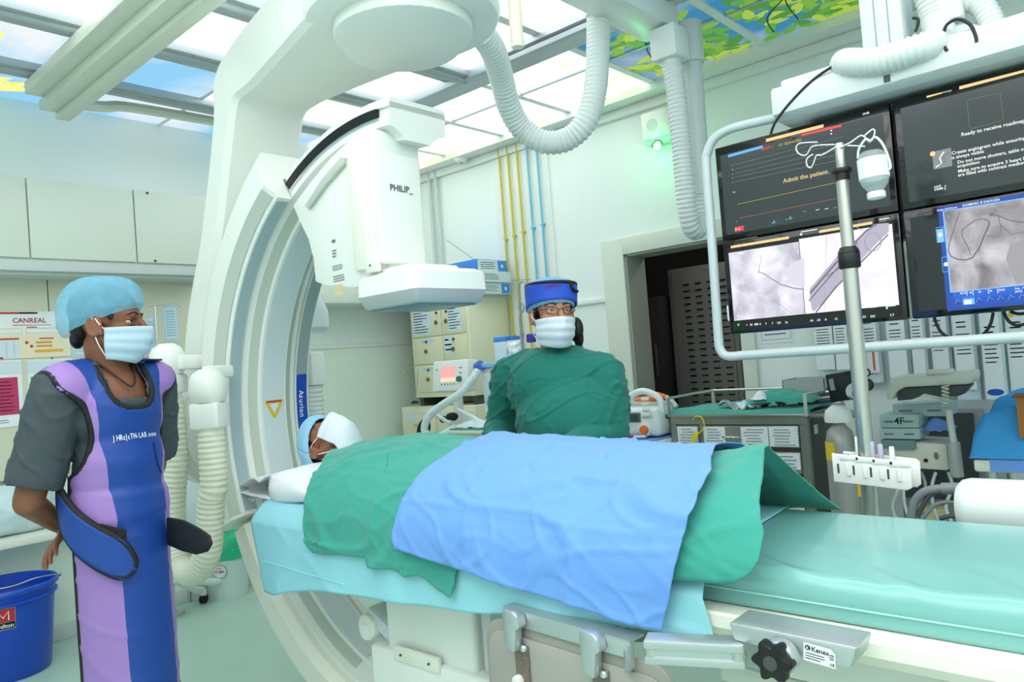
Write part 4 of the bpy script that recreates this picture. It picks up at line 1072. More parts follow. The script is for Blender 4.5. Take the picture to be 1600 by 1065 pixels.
# trousers and shoes
g = G()
for s in (-1, 1): cap(g, M(.072*s, 0, .9), M(.08*s, .0, .48), .080, .068); cap(g, M(.08*s, .0, .48), M(.09*s, -.015, .12), .066, .066)
g.ball(M(0, 0, .93), (.128, .105, .12), M.B)
finish(remesh(g, .01, 4), 'trousers', [mat('grey_trousers', (78, 88, 96), .8)], man)
for s in (-1, 1):
    g = G(); g.ball(M(.095*s, .06, .045), (.05, .145, .045), M.B).ball(M(.092*s, -.02, .07), (.045, .06, .06), M.B); finish(remesh(g, .008, 3), 'shoe', [BLACK], man)
# lead apron
APB = mat('apron_blue', (20, 66, 152), .5, bump=.05, bscale=14); APV = mat('apron_violet', (160, 126, 200), .55, bump=.05, bscale=14)
def two_tone(m, rgb2):
    nt = m.node_tree; b = nt.nodes['Principled BSDF']; a = nt.nodes.new('ShaderNodeAttribute'); a.attribute_name = 'panel'
    g_ = nt.nodes.new('ShaderNodeMath'); g_.operation = 'GREATER_THAN'; g_.inputs[1].default_value = 0
    x = nt.nodes.new('ShaderNodeMix'); x.data_type = 'RGBA'; x.inputs['A'].default_value = b.inputs['Base Color'].default_value; x.inputs['B'].default_value = lin(rgb2)
    nt.links.new(a.outputs['Fac'], g_.inputs[0]); nt.links.new(g_.outputs[0], x.inputs['Factor']); nt.links.new(x.outputs['Result'], b.inputs['Base Color'])
APT = mat('apron_two_tone', (20, 66, 152), .5, bump=.05, bscale=14); two_tone(APT, (158, 122, 192))
TRIM = mat('black_apron_trim', (20, 20, 24), .7)
g = G()
for c_, r_ in (((0, -.005, 1.26), (.158, .126, .17)), ((0, .0, 1.10), (.146, .122, .2)), ((0, 0, .95), (.152, .130, .16))): g.ball(M(*c_), r_, M.B)
cap(g, M(0, -.02, 1.362), M(.175, -.015, 1.335), .078, .084); cap(g, M(0, -.02, 1.362), M(-.175, -.015, 1.335), .078, .084)
g.loft([[M((.166-.010*(1-f))*math.cos(2*PI*k/40), (.126+.010*(1-f))*math.sin(2*PI*k/40), .32+.68*f) for k in range(40)] for f in (0, .25, .5, .75, 1)])
me = remesh(g, .009, 8, lambda c, n: c+n*(.004*noise.noise(V((c.x*7, c.y*7, c.z*4)))+.003*ridged(V((c.x*5, c.y*5, c.z*9+4)), 7)))
bm = bmesh.new(); bm.from_mesh(me); dl = []
bm.normal_update()
for f in bm.faces:
    c = f.calc_center_median(); q = M.inv(c); phi = math.degrees(math.atan2(q.x, q.y))
    neck = ((q.x/.096)**2+((q.y-.065)/.125)**2 < 1 and q.z > 1.265+(q.x/.096)**4*.06 and q.y > -.02) or (q.x**2+(q.y+.02)**2 < .088**2 and q.z > 1.36)
    arm = ((abs(q.x)-.22)/.115)**2+((q.y+.02)/.125)**2+((q.z-1.21)/.155)**2 < 1 or (abs(q.x) > .235)
    back = abs(phi) > 100 and q.z < 1.12
    low = q.z < .36
    if neck or arm or back or low: dl.append(f)
    else:
        th = 43+8*math.sin((q.z-.4)*3) if q.z < 1.25 else 43+8*math.sin(2.55)+(q.z-1.25)*70
        f.smooth = True
bmesh.ops.delete(bm, geom=dl, context='FACES'); bm.to_mesh(me); bm.free()
at_ = me.attributes.new('panel', 'FLOAT', 'POINT')
for v in me.vertices:
    q = M.inv(v.co); th = interp([(.4, .088), (.9, .094), (1.05, .105), (1.2, .122), (1.3, .130), (1.36, .148), (1.42, .165)], q.z)
    at_.data[v.index].value = (abs(q.x)-th)/.05
tr = boundary_tube(me, .0105)
ap = finish(me, 'apron', [APT], man); md = ap.modifiers.new('t', 'SOLIDIFY'); md.thickness = .006; md.offset = 1
tr.obj('apron_trim', TRIM, ap, 80)
def on_apron(phi, z, off=0.0, a=.178, b=.134):
    p = math.radians(phi); return M((a+off)*math.sin(p), (b+off)*math.cos(p), z)
# belt flap across the front and the loose black strap
bl = [(108, 1.0), (90, .945), (72, .90), (52, .855), (34, .82), (20, .80)]
def belt(u, v):
    j = u*(len(bl)-1); k = min(int(j), len(bl)-2); f = j-k
    ph = bl[k][0]+(bl[k+1][0]-bl[k][0])*f; z = bl[k][1]+(bl[k+1][1]-bl[k][1])*f
    hw = .070*(1 if u < .8 else math.sqrt(max(0.02, 1-((u-.8)/.2)**2)))
    return on_apron(ph-(v-.5)*hw*60*.25, z-(v-.5)*2*hw*.9, .022)
bg = G().grid(belt, 40, 12); bm_ = bpy.data.meshes.new('b'); bg.bm.to_mesh(bm_)
bt_ = boundary_tube(bm_, .011); bpy.data.meshes.remove(bm_)
be = bg.obj('belt_flap', APB, ap, 80); md = be.modifiers.new('t', 'SOLIDIFY'); md.thickness = .008; md.offset = -1
bt_.obj('belt_trim', TRIM, ap, 80)
bs = [at(*p, y=1.045) for p in ((262, 808), (285, 812), (310, 825), (326, 836), (330, 850), (323, 862), (308, 866), (285, 860), (262, 850))]
G().prism([(p.x, p.z) for p in bs], (0, 1.04, 0), (1, 0, 0), (0, 0, 1), (0, .012, 0), .003).obj('loose_strap', TRIM, ap, 30)
G().grid(lambda u, v: on_apron(52-26*u, .905-.03*u-(v-.5)*.055, .012), 10, 4).obj('belt_patch', TRIM, ap, 80)
# pocket, lettering
g = G(); aw = 0.0
def on_surf(phi, z): return phi, z
dgx = bpy.context.evaluated_depsgraph_get(); dgx.update()
def hit(pxy, extra=.004):
    """nearest cloth point seen at a photograph pixel"""
    d = (at(*pxy, y=3)-CAM).normalized()
    ok, loc, nrm, idx = ap.ray_cast(ap.matrix_world.inverted() @ CAM, d)
    return (ap.matrix_world @ loc-d*extra) if ok else None
bpy.context.view_layer.update()
x_ = 177.0
lt_ = G()
for ch, wdt in (('J', 8), ('H', 9), ('R', 8.5), ('c', 6.5), ('|', 5), ('c', 6.5), ('T', 7.5), ('H', 8), ('-', 5.5), ('L', 6.5), ('A', 7.5), ('B', 7.5), (' ', 2), ('/', 3), ('0', 4), ('1', 3), ('/', 3), ('0', 4), ('4', 4)):
    yy = 689-(x_-177)*.13
    p = hit((x_, yy), .008); q = hit((x_+wdt, yy-wdt*.13), .008); up = hit((x_-.6, yy-9), .008)
    if p and q and up and ch != ' ': text(lt_, ch, p, q-p, up-p, .024 if x_ < 229 else .015, .0006, sq=.6)
    x_ += wdt*.625
lt_.obj('lettering', PAPER, ap, None)
pk = [hit(p, .003) for p in ((240, 690), (243, 705), (246, 722), (252, 738), (260, 750), (266, 756), (270, 752), (271, 745))]
pk = [p for p in pk if p]
if len(pk) > 3: G().tube(spline(pk, 4), .002, 5).obj('pocket_seam', mat('dark_blue_seam', (12, 30, 80), .6), ap, 80)
pk = [p for p in (hit(q, .003) for q in ((238, 688), (248, 686), (258, 682), (265, 680))) if p]
if len(pk) > 2: G().tube(pk, .002, 5).obj('pocket_seam', mat('dark_blue_seam', (12, 30, 80), .6), ap, 80)
lb = G().box(M(-.135, .045, 1.418), (.11, .03, .006), M.B @ Mx.Rotation(.5, 3, 'Z'), .002).obj('shoulder_label', mat('printed_black_tape', (30, 32, 40), .6), ap)
g = G(); text(g, 'PREM', M(-.10, .06, 1.424), M.B @ V((-.87, -.48, -.1)), M.B @ V((.4, -.9, .2)), .018); 
bpy.data.meshes.remove(g.mesh('x', PAPER))

# ---------------------------------------------------------------- woman in the green gown
FW = V((.52, -.85, 0)).normalized(); Wm = Loc((-1.80, 2.32, 0), FW)
hf = V((.84, -.54, .02)); HW = Loc(at(863, 490, y=2.26), hf, (-.06, .10, 1), k=.98)
wom = thing('person', 'woman in a green surgical gown, blue lead cap, glasses and mask behind the table', 'person', (-1.80, 2.32, 0))
sR = at(800, 580, y=2.25); sL = at(944, 578, y=2.37); eR = at(783, 662, y=2.30); eL = at(955, 672, y=2.36); wR = at(772, 714, y=2.09); wL = at(884, 699, y=2.08)
ns_ = (sR+sL)/2
g = G(); head_prims(g, HW); cap(g, HW(0, -.02, -.06), ns_+V((0, .0, .03)), .05, .058)
g.ball(V((ns_.x, ns_.y, 1.2)), (.16, .115, .15), Wm.B); g.ball(V((ns_.x, ns_.y, 1.0)), (.16, .12, .18), Wm.B); g.ball(V((ns_.x, ns_.y, .82)), (.17, .13, .13), Wm.B)
cap(g, ns_, sR, .06, .055); cap(g, ns_, sL, .06, .055); cap(g, sR, eR, .046, .04); cap(g, eR, wR, .038, .027); cap(g, sL, eL, .046, .04); cap(g, eL, wL, .038, .027)
hand(g, wR, V((.55, -.35, -.08)), V((0, -.2, -1)), .92, -1, .35); hand(g, wL, V((-.95, -.3, -.02)), V((0, -.3, -1)), .92, 1, .45)
for s in (-1, 1):
    cap(g, Wm(.085*s, 0, .8), Wm(.085*s, .01, .44), .085, .055); cap(g, Wm(.085*s, .01, .44), Wm(.085*s, -.02, .08), .05, .038); cap(g, Wm(.085*s, -.03, .04), Wm(.09*s, .11, .03), .036, .028)
finish(remesh(g, .0048, 5), 'body', [SKIN2], wom)
face_bits(HW, wom, (-.25, .95, .05), skin=SKIN2)
mask(Loc(HW(0, .003, -.011), hf, (-.06, .10, 1), k=.98), wom, MASKW, STRAP, 1.03, 0, 74)
GOWN = mat('green_gown_cloth', (22, 120, 106), .85, bump=.06, bscale=160, sheen=.15)
g = G()
g.ball(V((ns_.x, ns_.y-.01, 1.21)), (.195, .150, .165), Wm.B); g.ball(Wm(0, .04, 1.08), (.205, .165, .19), Wm.B); g.ball(Wm(0, .03, .92), (.21, .165, .16), Wm.B)
cap(g, ns_+V((0, 0, .02)), sR+V((0, 0, -.012)), .092, .076); cap(g, ns_+V((0, 0, .02)), sL+V((0, 0, -.012)), .092, .076)
cap(g, sR+V((0, 0, -.02)), eR, .078, .066); cap(g, eR, eR.lerp(wR, .95), .064, .046); cap(g, sL+V((0, 0, -.02)), eL, .080, .070); cap(g, eL, eL.lerp(wL, .93), .068, .044)
g.loft([[Wm((.205+.03*(1-f))*math.cos(2*PI*k/40), .02+(.165+.02*(1-f))*math.sin(2*PI*k/40), .30+.62*f) for k in range(40)] for f in (0, .5, 1)])
def gfold(c, n):
    q = Wm.inv(c)
    arm = min(1, max(0, (abs(q.x)-.14)/.08))
    w = .007*ridged(V((c.x*10+c.z*6, c.y*7, c.z*8-c.x*6)), 8)*(.5+.7*arm)+.007*ridged(V((c.x*6-c.z*7, c.y*4, c.z*5+3)), 10)+.004*ridged(V((c.x*5+c.z*2, c.y*5, c.z*17+9)), 7)*arm+.002*noise.noise(V((c.x*12, c.y*12, c.z*12)))+.0026*ridged(V((c.x*14-c.z*9, c.y*9, c.z*13+7)), 7)*(.3+arm)
    w += -.014*math.exp(-((c.z-.995)/.016)**2)*(1-arm)
    return c+n*w
me = remesh(g, .0055, 8, gfold)
bm = bmesh.new(); bm.from_mesh(me); dl = []
for f in bm.faces:
    c = f.calc_center_median()
    if (V((c.x, c.y, 0))-V((ns_.x, ns_.y, 0))).length < .078 and c.z > ns_.z+.03 or c.z < .33: dl.append(f)
bmesh.ops.delete(bm, geom=dl, context='FACES'); bm.to_mesh(me); bm.free()
gw = finish(me, 'gown', [GOWN], wom); md = gw.modifiers.new('t', 'SOLIDIFY'); md.thickness = .003
G().tube(spline([Wm(-.02, .185, .985), Wm(.0, .20, .992), Wm(.012, .203, 1.0), Wm(.02, .20, .985), Wm(.05, .195, .98)], 4), .008, 6).ball(Wm(.01, .205, .99), .014, sub=2).obj('tie_knot', GOWN, gw, 80)
# dark collar of the apron worn under the gown
G().tube([V((ns_.x, ns_.y, 0))+V((.083*math.cos(a*PI/16), .083*math.sin(a*PI/16), ns_.z+.06+.012*math.sin(a*PI/16-.4))) for a in range(32)], .022, 8, closed=True, flat=(1, 1)).obj('collar', mat('dark_collar', (16, 22, 26), .8), wom, 80)
# lead cap, bouffant edge, hair
LC = mat('lead_cap_blue', (40, 84, 206), .6, bump=.04, bscale=30)
def lead(u, v):
    a = 2*PI*u; z = .036+.078*v+.010*math.sin(a)*(1-v)-.02*(1-math.sin(a))*.5*(1-v)
    return HW((.094+.003*v)*math.cos(a), -.008+(.112)*math.sin(a), z)
lc = G().grid(lead, 64, 8).obj('lead_cap', LC, wom, 80); md = lc.modifiers.new('t', 'SOLIDIFY'); md.thickness = .006; md.offset = 1
ring = [HW(.096*math.cos(2*PI*k/48), -.008+.115*math.sin(2*PI*k/48), .112) for k in range(48)]
G().tube(ring, .0075, 8, closed=True).obj('cap_trim', TRIM, lc, 80)
G().grid(lambda u, v: HW(.093*math.cos(2*PI*u)*math.cos(v*1.55), -.008+.111*math.sin(2*PI*u)*math.cos(v*1.55), .108+.035*math.sin(v*1.55)), 40, 8).obj('cap_top', mat('blue_bouffant', (120, 178, 220), .8), lc, 80)
c_ = [HW(-.058, .094, .112), HW(-.05, .100, .09), HW(-.062, .092, .075), HW(-.076, .082, .075)]
G().tube([HW(-.045, .1, .112), HW(-.048, .099, .092), HW(-.06, .093, .08), HW(-.078, .08, .078)], .007, 6).obj('cap_trim', TRIM, lc, 80)
g = G(); text(g, 'CARDIO', HW(.055, .094, .088), HW(0, .115, .09)-HW(.055, .094, .088), HW(0, 0, .1)-HW(0, 0, 0), .02, .006); bpy.data.meshes.remove(g.mesh('x', RED))
s0 = HW(.06, .092, .090); s1 = HW(.004, .116, .096)
g = G()
for k in range(9):
    p = s0.lerp(s1, k/8)+(HW.B @ V((.0, .006, 0))); hh = (.010, .006, .011, .009, .013, .012, .011, .007, .004)[k]
    g.tube([p, p+HW.B @ V((.003, 0, hh)), p+HW.B @ V((-.003, 0, hh*.5))], .0011, 5)
g.tube([s0+(HW.B @ V((0, .006, -.003))), s1+(HW.B @ V((0, .006, -.001)))], .0009, 5)
o = g.obj('cap_embroidery', mat('faded_red_thread', (130, 60, 120), .8), lc, 80)
bouffant(HW, wom, CAPO, (1.02, .96, .75), 'bouffant_cap', .014, .020, .05, .02, 9)
G().ball(HW(0, -.03, .03), (.083, .09, .085), HW.B, 3).ball(HW(-.085, -.055, -.045), (.036, .045, .055), HW.B, 3).ball(HW(-.115, -.05, -.060), (.028, .04, .050), HW.B, 3).ball(HW(-.125, -.05, -.095), (.018, .028, .04), HW.B, 3).obj('hair', HAIR, wom, 80)
for k in range(4): G().tube(spline([HW(-.08, -.05, -.06), HW(-.105-.008*k, -.05, -.09-.006*k), HW(-.115-.008*k, -.04, -.125-.004*k), HW(-.108-.012*k, -.03, -.15)], 5), .0014, 5).obj('hair_strand', HAIR, wom, 80)
G().tube([HW(.071, .026, .03), HW(.074, .016, .005), HW(.076, .006, -.015)], .005, 6).obj('hair_side', HAIR, wom, 80)
# glasses
gl = G(); GLF = mat('dark_gold_frame', (70, 52, 44), .3, .6)
for s in (-1, 1):
    gl.tube([HW(.033*s+.024*math.cos(2*PI*k/24), .104-.010*abs(math.cos(2*PI*k/24)*.5+.5*s)*1.0, .004+.0155*math.sin(2*PI*k/24)) for k in range(24)], .0012, 6, closed=True)
    gl.tube([HW(.057*s, .092, .008), HW(.075*s, .06, .009), HW(.082*s, -.005, .004)], .0014, 6)
gl.tube([HW(-.010, .104, .006), HW(0, .108, .010), HW(.010, .104, .006)], .0013, 6)
gs = gl.obj('glasses', GLF, wom, 80)
GLS = mat('clear_lens', (255, 255, 255), .2, alpha=.025, spec=.0)
for s in (-1, 1): G().poly([HW(.033*s+.023*math.cos(2*PI*k/20), .104-.010*abs(math.cos(2*PI*k/20)*.5+.5*s), .004+.015*math.sin(2*PI*k/20)) for k in range(20)]).obj('lens', GLS, gs)

# ---------------------------------------------------------------- patient lying on the table
HP = Loc(at(514, 694, y=1.665), (.22, -.12, 1), (-1, 0, .22), k=.96)
pat = thing('person', 'patient lying on the table, pale blue cap and white mask, body covered by drapes', 'person', (-1.6, 1.67, .89))
g = G(); head_prims(g, HP); nb = V((-2.27, 1.67, .965)); cap(g, HP(0, -.02, -.06), nb, .052, .058)
I3 = Mx.Identity(3)
for c_, r_ in (((-2.08, 1.67, .965), (.19, .15, .075)), ((-1.84, 1.67, .96), (.2, .14, .072)), ((-1.62, 1.67, .96), (.16, .145, .07))): g.ball(c_, r_, I3)
for s in (-1, 1):
    sh = V((-2.17, 1.67+.15*s, .955)); eb_ = V((-1.88, 1.67+.185*s, .935)); wq = V((-1.64, 1.67+.175*s, .93)); cap(g, nb, sh, .05, .048); cap(g, sh, eb_, .042, .036); cap(g, eb_, wq, .035, .026)
    hand(g, wq, V((1, 0, 0)), V((0, -s, 0)), .9, s, .25)
    kn = V((-1.22, 1.67+.075*s, .965)); an = V((-.95, 1.67+.07*s, .95)); cap(g, V((-1.58, 1.67+.08*s, .96)), kn, .072, .05); cap(g, kn, an, .046, .036); cap(g, an+V((.0, 0, -.02)), an+V((.02, .01*s, .07)), .034, .024)
finish(remesh(g, .005, 5), 'body', [SKIN3], pat)
face_bits(HP, pat, (.1, .9, .3), skin=SKIN3)
mask(Loc(HP(0, .004, -.012), (.22, -.12, 1), (-1, 0, .22), k=.96), pat, MASKW, STRAP, 1.02, .035, 60)
bouffant(HP, pat, CAPO, (1.03, 1.02, 1.04), 'cap', .008, .038, .05, .05, 5)
G().ball(HP(0, -.030, .045), (.074, .090, .080), HP.B, 3).obj('hair', HAIR, pat, 80)
for s in (-1, 1): G().ball(HP(.069*s, .018, .020), (.006, .010, .018), HP.B, 2).obj('sideburn', HAIR, pat, 80)
# ================================================================ monitors on the ceiling boom
YM = 2.45
def screen_mat(name, cols, scale, k, lo=.35, hi=.65, dist=1.0, stretch=(1, 1, 1)):
    def ns(nt, o):
        N = nt.nodes; L = nt.links.new
        b = N.new('ShaderNodeBsdfPrincipled'); b.inputs['Base Color'].default_value = (.01, .01, .01, 1); b.inputs['Roughness'].default_value = .25
        tc = N.new('ShaderNodeTexCoord'); mp = N.new('ShaderNodeMapping'); mp.inputs['Scale'].default_value = stretch
        n = N.new('ShaderNodeTexNoise'); n.inputs['Scale'].default_value = scale; n.inputs['Detail'].default_value = 6; n.inputs['Distortion'].default_value = dist
        cr = N.new('ShaderNodeValToRGB'); cr.color_ramp.elements[0].position = lo; cr.color_ramp.elements[1].position = hi
        cr.color_ramp.elements[0].color = lin(cols[0]); cr.color_ramp.elements[1].color = lin(cols[1])
        L(tc.outputs['Object'], mp.inputs['Vector']); L(mp.outputs['Vector'], n.inputs['Vector']); L(n.outputs['Fac'], cr.inputs['Fac'])
        L(cr.outputs['Color'], b.inputs['Emission Color']); b.inputs['Emission Strength'].default_value = k; L(b.outputs[0], o.inputs['Surface'])
    return glow_mat(name, ns)
SC_DARK = mat('screen_dark', (44, 54, 54), .12, emit=1.0, coat=.0)  # the room's reflection in the glass is put into this grey-green glow
SC_NIGHT = mat('screen_night', (26, 32, 36), .12, emit=1.0)
SC_BLK = mat('screen_black', (12, 14, 16), .2, emit=.6)
SC_A = screen_mat('angiogram_grey', ((170, 166, 182), (238, 236, 247)), 13, 1.0, .3, .68, .35)
SC_B = screen_mat('angiogram_pale', ((226, 222, 238), (252, 250, 255)), 5, 1.0)
SC_C = screen_mat('angiogram_soft', ((112, 108, 112), (206, 202, 208)), 9, 1.0, .3, .7)
SC_BLUE = mat('screen_blue', (36, 92, 196), .2, emit=1.0); SC_BLUED = mat('screen_deep_blue', (28, 70, 160), .2, emit=1.0); SC_SKY = mat('screen_sky_blue', (120, 190, 250), .2, emit=1.0)
LT = mat('screen_white_text', (225, 228, 228), .3, emit=1.0); LO = mat('screen_orange', (240, 196, 132), .3, emit=1.0); LRD = mat('screen_red', (214, 60, 62), .3, emit=1.0)
LBL = mat('screen_light_blue', (96, 168, 226), .3, emit=1.0); LGR = mat('screen_grey_line', (120, 128, 126), .3, emit=1.0); LYL = mat('screen_yellow_line', (176, 158, 70), .3, emit=1.0); LRL = mat('screen_red_line', (164, 92, 76), .3, emit=1.0)
LCY = mat('screen_cyan', (110, 210, 240), .3, emit=1.0); LGN = mat('screen_green', (60, 220, 90), .3, emit=1.0); VES = mat('screen_vessel', (104, 100, 116), .3, emit=1.0); VESL = mat('screen_vessel_light', (150, 146, 160), .3, emit=1.0); LTAN = mat('screen_tan_text', (206, 180, 130), .3, emit=1.0)
BEZ = mat('glossy_bezel', (8, 8, 8), .08, coat=.5)
bm_t = thing('monitor_boom', 'white ceiling boom with tube frame carrying four monitors', 'boom', (-.55, 2.6, 2.9))
xa, xb_, xc = -1.172, -.605, -.595
zt, zm, zl = 2.005, 1.677, 1.352
ft = YM+.015
pts = [at(1213, 184, y=ft), at(1160, 196, y=ft), at(1135, 204, y=ft), at(1115, 218, y=ft), at(1105, 240, y=ft), at(1104, 262, y=ft), at(1114, 400, y=ft), at(1122, 520, y=ft), at(1125, 545, y=ft), at(1136, 556, y=ft), at(1160, 555, y=ft)]
last = at(1600, 526, y=ft); pts.append(last); pts.append(last+V((.45, 0, -.005)))
pp = spline(pts[:11], 6)+pts[11:]
G().tube(pp, .016, 12).obj('tube_frame', mat('frame_tube_enamel', (200, 212, 212), .35), bm_t, 80)
G().bx(at(1143, 490, y=ft)+V((-.012, -.012, -.025)), at(1143, 490, y=ft)+V((.028, .02, .03)), .004).obj('frame_clip', HOSE, bm_t)
b0 = at(1213, 165, y=2.40)
BW = mat('boom_white', (222, 228, 226), .4)
G().prism([(2.36, 2.035), (2.36, 2.11), (2.375, 2.125), (2.54, 2.125), (2.54, 2.02), (2.40, 2.02)], (b0.x, 0, 0), (0, 1, 0), (0, 0, 1), (1.15, 0, 0), .004).obj('cross_beam', BW, bm_t, 30)
G().box((at(1386, 123, y=2.36).x, 2.359, at(1386, 123, y=2.36).z), (.017, .003, .02)).obj('beam_slot', DGREY, bm_t)
G().box((b0.x+.12, 2.45, 2.135), (.20, .12, .03), None, .012).obj('beam_cap', BW, bm_t)
cx0 = at(1347, 10, y=2.50).x; cx1 = at(1413, 10, y=2.50).x
G().bx((cx0, 2.46, 2.12), (cx1, 2.60, 2.96), .008).obj('boom_column', BW, bm_t)
for f in (.36, .68): G().bx((cx0+(cx1-cx0)*f-.001, 2.457, 2.13), (cx0+(cx1-cx0)*f+.001, 2.462, 2.95)).obj('column_seam', GREYP, bm_t)
G().bx((cx0-.15, 2.40, 2.94), (cx1+.3, 2.75, 2.975), .01).obj('ceiling_plate', BW, bm_t)
G().bx((cx0+.03, 2.46, 2.1), (cx1+.09, 2.6, 2.16), .01).obj('column_foot', BW, bm_t)
for x0_, x1_ in ((xa, xb_), (xc, -.03)):
    G().bx((x0_+.1, YM+.05, zl+.1), (x1_-.1, YM+.10, zt-.1), .01).obj('mount_plate', GREYP, bm_t)
G().bx((xa+.3, YM+.08, 1.6), (-.2, YM+.14, 2.05), .01).obj('mount_spine', GREYP, bm_t)
# hoses and cables on the boom
G().tube(spline([at(1322, 100, y=2.40)+V((-.02, .08, .02)), at(1322, 98, y=2.37), at(1370, 96, y=2.35), at(1430, 78, y=2.35), at(1462, 68, y=2.38), at(1470, 60, y=2.46), at(1462, 30, y=2.5), at(1452, -10, y=2.5)], 10), .040, 14, (.016, .004)).obj('ribbed_hose', HOSE, bm_t, 80)
G().tube(spline([at(1470, -20, y=2.52), at(1500, 0, y=2.52), at(1530, 5, y=2.52), at(1552, 40, y=2.52), at(1557, 70, y=2.52)], 8), .032, 12, (.014, .003)).obj('ribbed_hose', HOSE, bm_t, 80)
G().tube(spline([at(1560, 72, y=2.5), at(1535, 60, y=2.5), at(1500, 55, y=2.5), at(1478, 75, y=2.48)], 8), .03, 10).obj('hose_wrap', mat('creased_white_wrap', (206, 222, 214), .7, bump=.5, bscale=30), bm_t, 80)
for q in (((1204, 210), (1212, 190), (1235, 160), (1270, 125), (1310, 98), (1345, 78)), ((1474, 52), (1480, 38), (1497, 30), (1515, 38), (1524, 55), (1526, 66)), ((1476, 60), (1476, 72), (1480, 80)), ((1426, 28), (1434, 30), (1434, 38), (1430, 50))):
    G().tube(spline([at(*p, y=2.36) for p in q], 6), .0045, 6).obj('cable', BLACK, bm_t, 80)
for q in (((1458, 490), (1463, 505), (1470, 518), (1482, 527)), ((1552, 488), (1548, 505), (1540, 518), (1530, 526)), ((1568, 486), (1575, 500), (1588, 508), (1605, 505)), ((1578, 486), (1590, 490), (1605, 489))):
    G().tube(spline([at(*p, y=2.50) for p in q], 6), .0045, 6).obj('cable', BLACK, bm_t, 80)
G().bx(at(1476, 22, y=2.5)+V((-.03, -.03, -.03)), at(1476, 22, y=2.5)+V((.05, .03, .06)), .006).obj('hose_bracket', BW, bm_t)

def monitor(x0, x1, z0, z1, label):
    t = thing('monitor', label, 'monitor', ((x0+x1)/2, YM+.03, z0), 'monitors on the boom')
    G().bx((x0, YM, z0), (x1, YM+.05, z1), .005).obj('housing', BEZ, t)
    o = V((x0, YM-.0005, z0)); s = Sheet(o, (1, 0, 0), (0, 0, 1))
    s.px = lambda x, y: ((at(x, y, y=YM-.001)-o).x, (at(x, y, y=YM-.001)-o).z)
    return t, s
def P_(s, *pts): return [s.px(*p) for p in pts]
# upper-left: the worklist screen
t, s = monitor(xa, xb_, zm, zt, 'monitor showing the line "Admit the patient." with thin traces')
s.rect(SC_DARK, .019, .020, .548, .298)
s.poly(LBL, P_(s, (1138, 242), (1192, 227), (1192, 231), (1138, 246)), .0016)
s.poly(LO, P_(s, (1197, 217), (1287, 194), (1287, 199), (1197, 222)), .0016)
s.poly(LRD, P_(s, (1252, 209), (1315, 194), (1315, 198), (1252, 213)), .0016)
a, b = s.px(1190, 235); s.text(LRD, 'INFUS ::::', a, b, .011); a, b = s.px(1217, 229); s.text(LYL, 'LV  ELEVATED', a, b, .012)
s.frame(LBL, *s.px(1215, 234), *s.px(1249, 217), .0008)
for k, y in enumerate((257, 264, 271, 277, 284)):
    s.strip(LGR, P_(s, (1149, y), (1316, y-43+k*2)), .0009, l=.0016); a, b = s.px(1144, y+2); s.rect(LGN if k == 1 else LGR, a, b, a+.005, b+.003, .0016)
a, b = s.px(1224, 286); s.text(LTAN, 'Admit the patient.', a, b, .020)
s.strip(LYL, P_(s, (1153, 319), (1312, 284)), .0013, l=.0016); s.strip(LRL, P_(s, (1155, 341), (1312, 309)), .0013, l=.0016)
a, b = s.px(1348, 180); s.text(LT, 'OHB', a, b, .009)
for q in ((1299, 204), (1299, 209)): s.disc(LT, *s.px(*q), .0026, l=.0016)
a, b = s.px(1145, 302); s.rect(LGR, a, b, a+.010, b+.006, .0016); a, b = s.px(1151, 348); s.rect(LGR, a, b, a+.002, b+.008, .0016)
s.frame(LBL, *s.px(1202, 352), *s.px(1219, 342), .0008); a, b = s.px(1206, 350); s.text(LCY, '-?-', a, b, .016); a, b = s.px(1228, 344); s.text(LCY, '- -?-', a, b, .014)
a, b = s.px(1149, 361); s.rect(LRD, a-.001, b-.002, a+.032, b+.014, .0016); s.text(LT, 'P -?-', a+.001, b+.001, .011, .0022)
for x in (1255, 1275, 1289, 1302): a, b = s.px(x, 331-(x-1255)*.12); s.rect(LT if x in (1275, 1289) else LGR, a, b, a+.011, b+.002, .0016)
s.done(t, {SC_DARK: 'screen', LTAN: 'lettering', LRD: 'alarm_bar', LO: 'title_bar', LBL: 'title_bar'})
# lower-left: two angiograms
t, s = monitor(xa, xb_, zl, zm-.004, 'monitor showing two pale angiograms side by side')
s.rect(SC_BLK, .015, .012, .552, .300)
s.rect(SC_A, .020, .046, .264, .282, .0014); s.rect(SC_B, .266, .046, .546, .290, .0014)
s.poly(LO, P_(s, (1142, 384), (1233, 369), (1233, 373), (1142, 388)), .0018); s.poly(LO, P_(s, (1280, 360), (1363, 346), (1363, 350), (1280, 364)), .0018)
s.strip(INK, P_(s, (1160, 380), (1160, 388), (1165, 390), (1175, 384)), .001, l=.0022)
for q, w0, w1, m in ((((1184, 424), (1195, 428), (1205, 435), (1220, 444), (1240, 450), (1257, 452)), .0035, .005, VESL), (((1186, 425), (1187, 415), (1190, 407), (1188, 398)), .002, .0015, VESL), (((1210, 470), (1225, 480), (1238, 490)), .0015, .001, VESL)):
    s.strip(m, P_(s, *q), w0, w1, .0018)
s.poly(mat('screen_haze_grey', (204, 200, 212), .3, emit=1.0), P_(s, (1224, 428), (1235, 412), (1257, 402), (1258, 449), (1240, 445)), .0016)
s.poly(mat('screen_soft_grey', (168, 164, 180), .3, emit=1.0), P_(s, (1265, 451), (1310, 398), (1340, 372), (1366, 350), (1389, 348), (1389, 362), (1372, 378), (1340, 412), (1300, 458), (1270, 489), (1266, 470)), .0016)
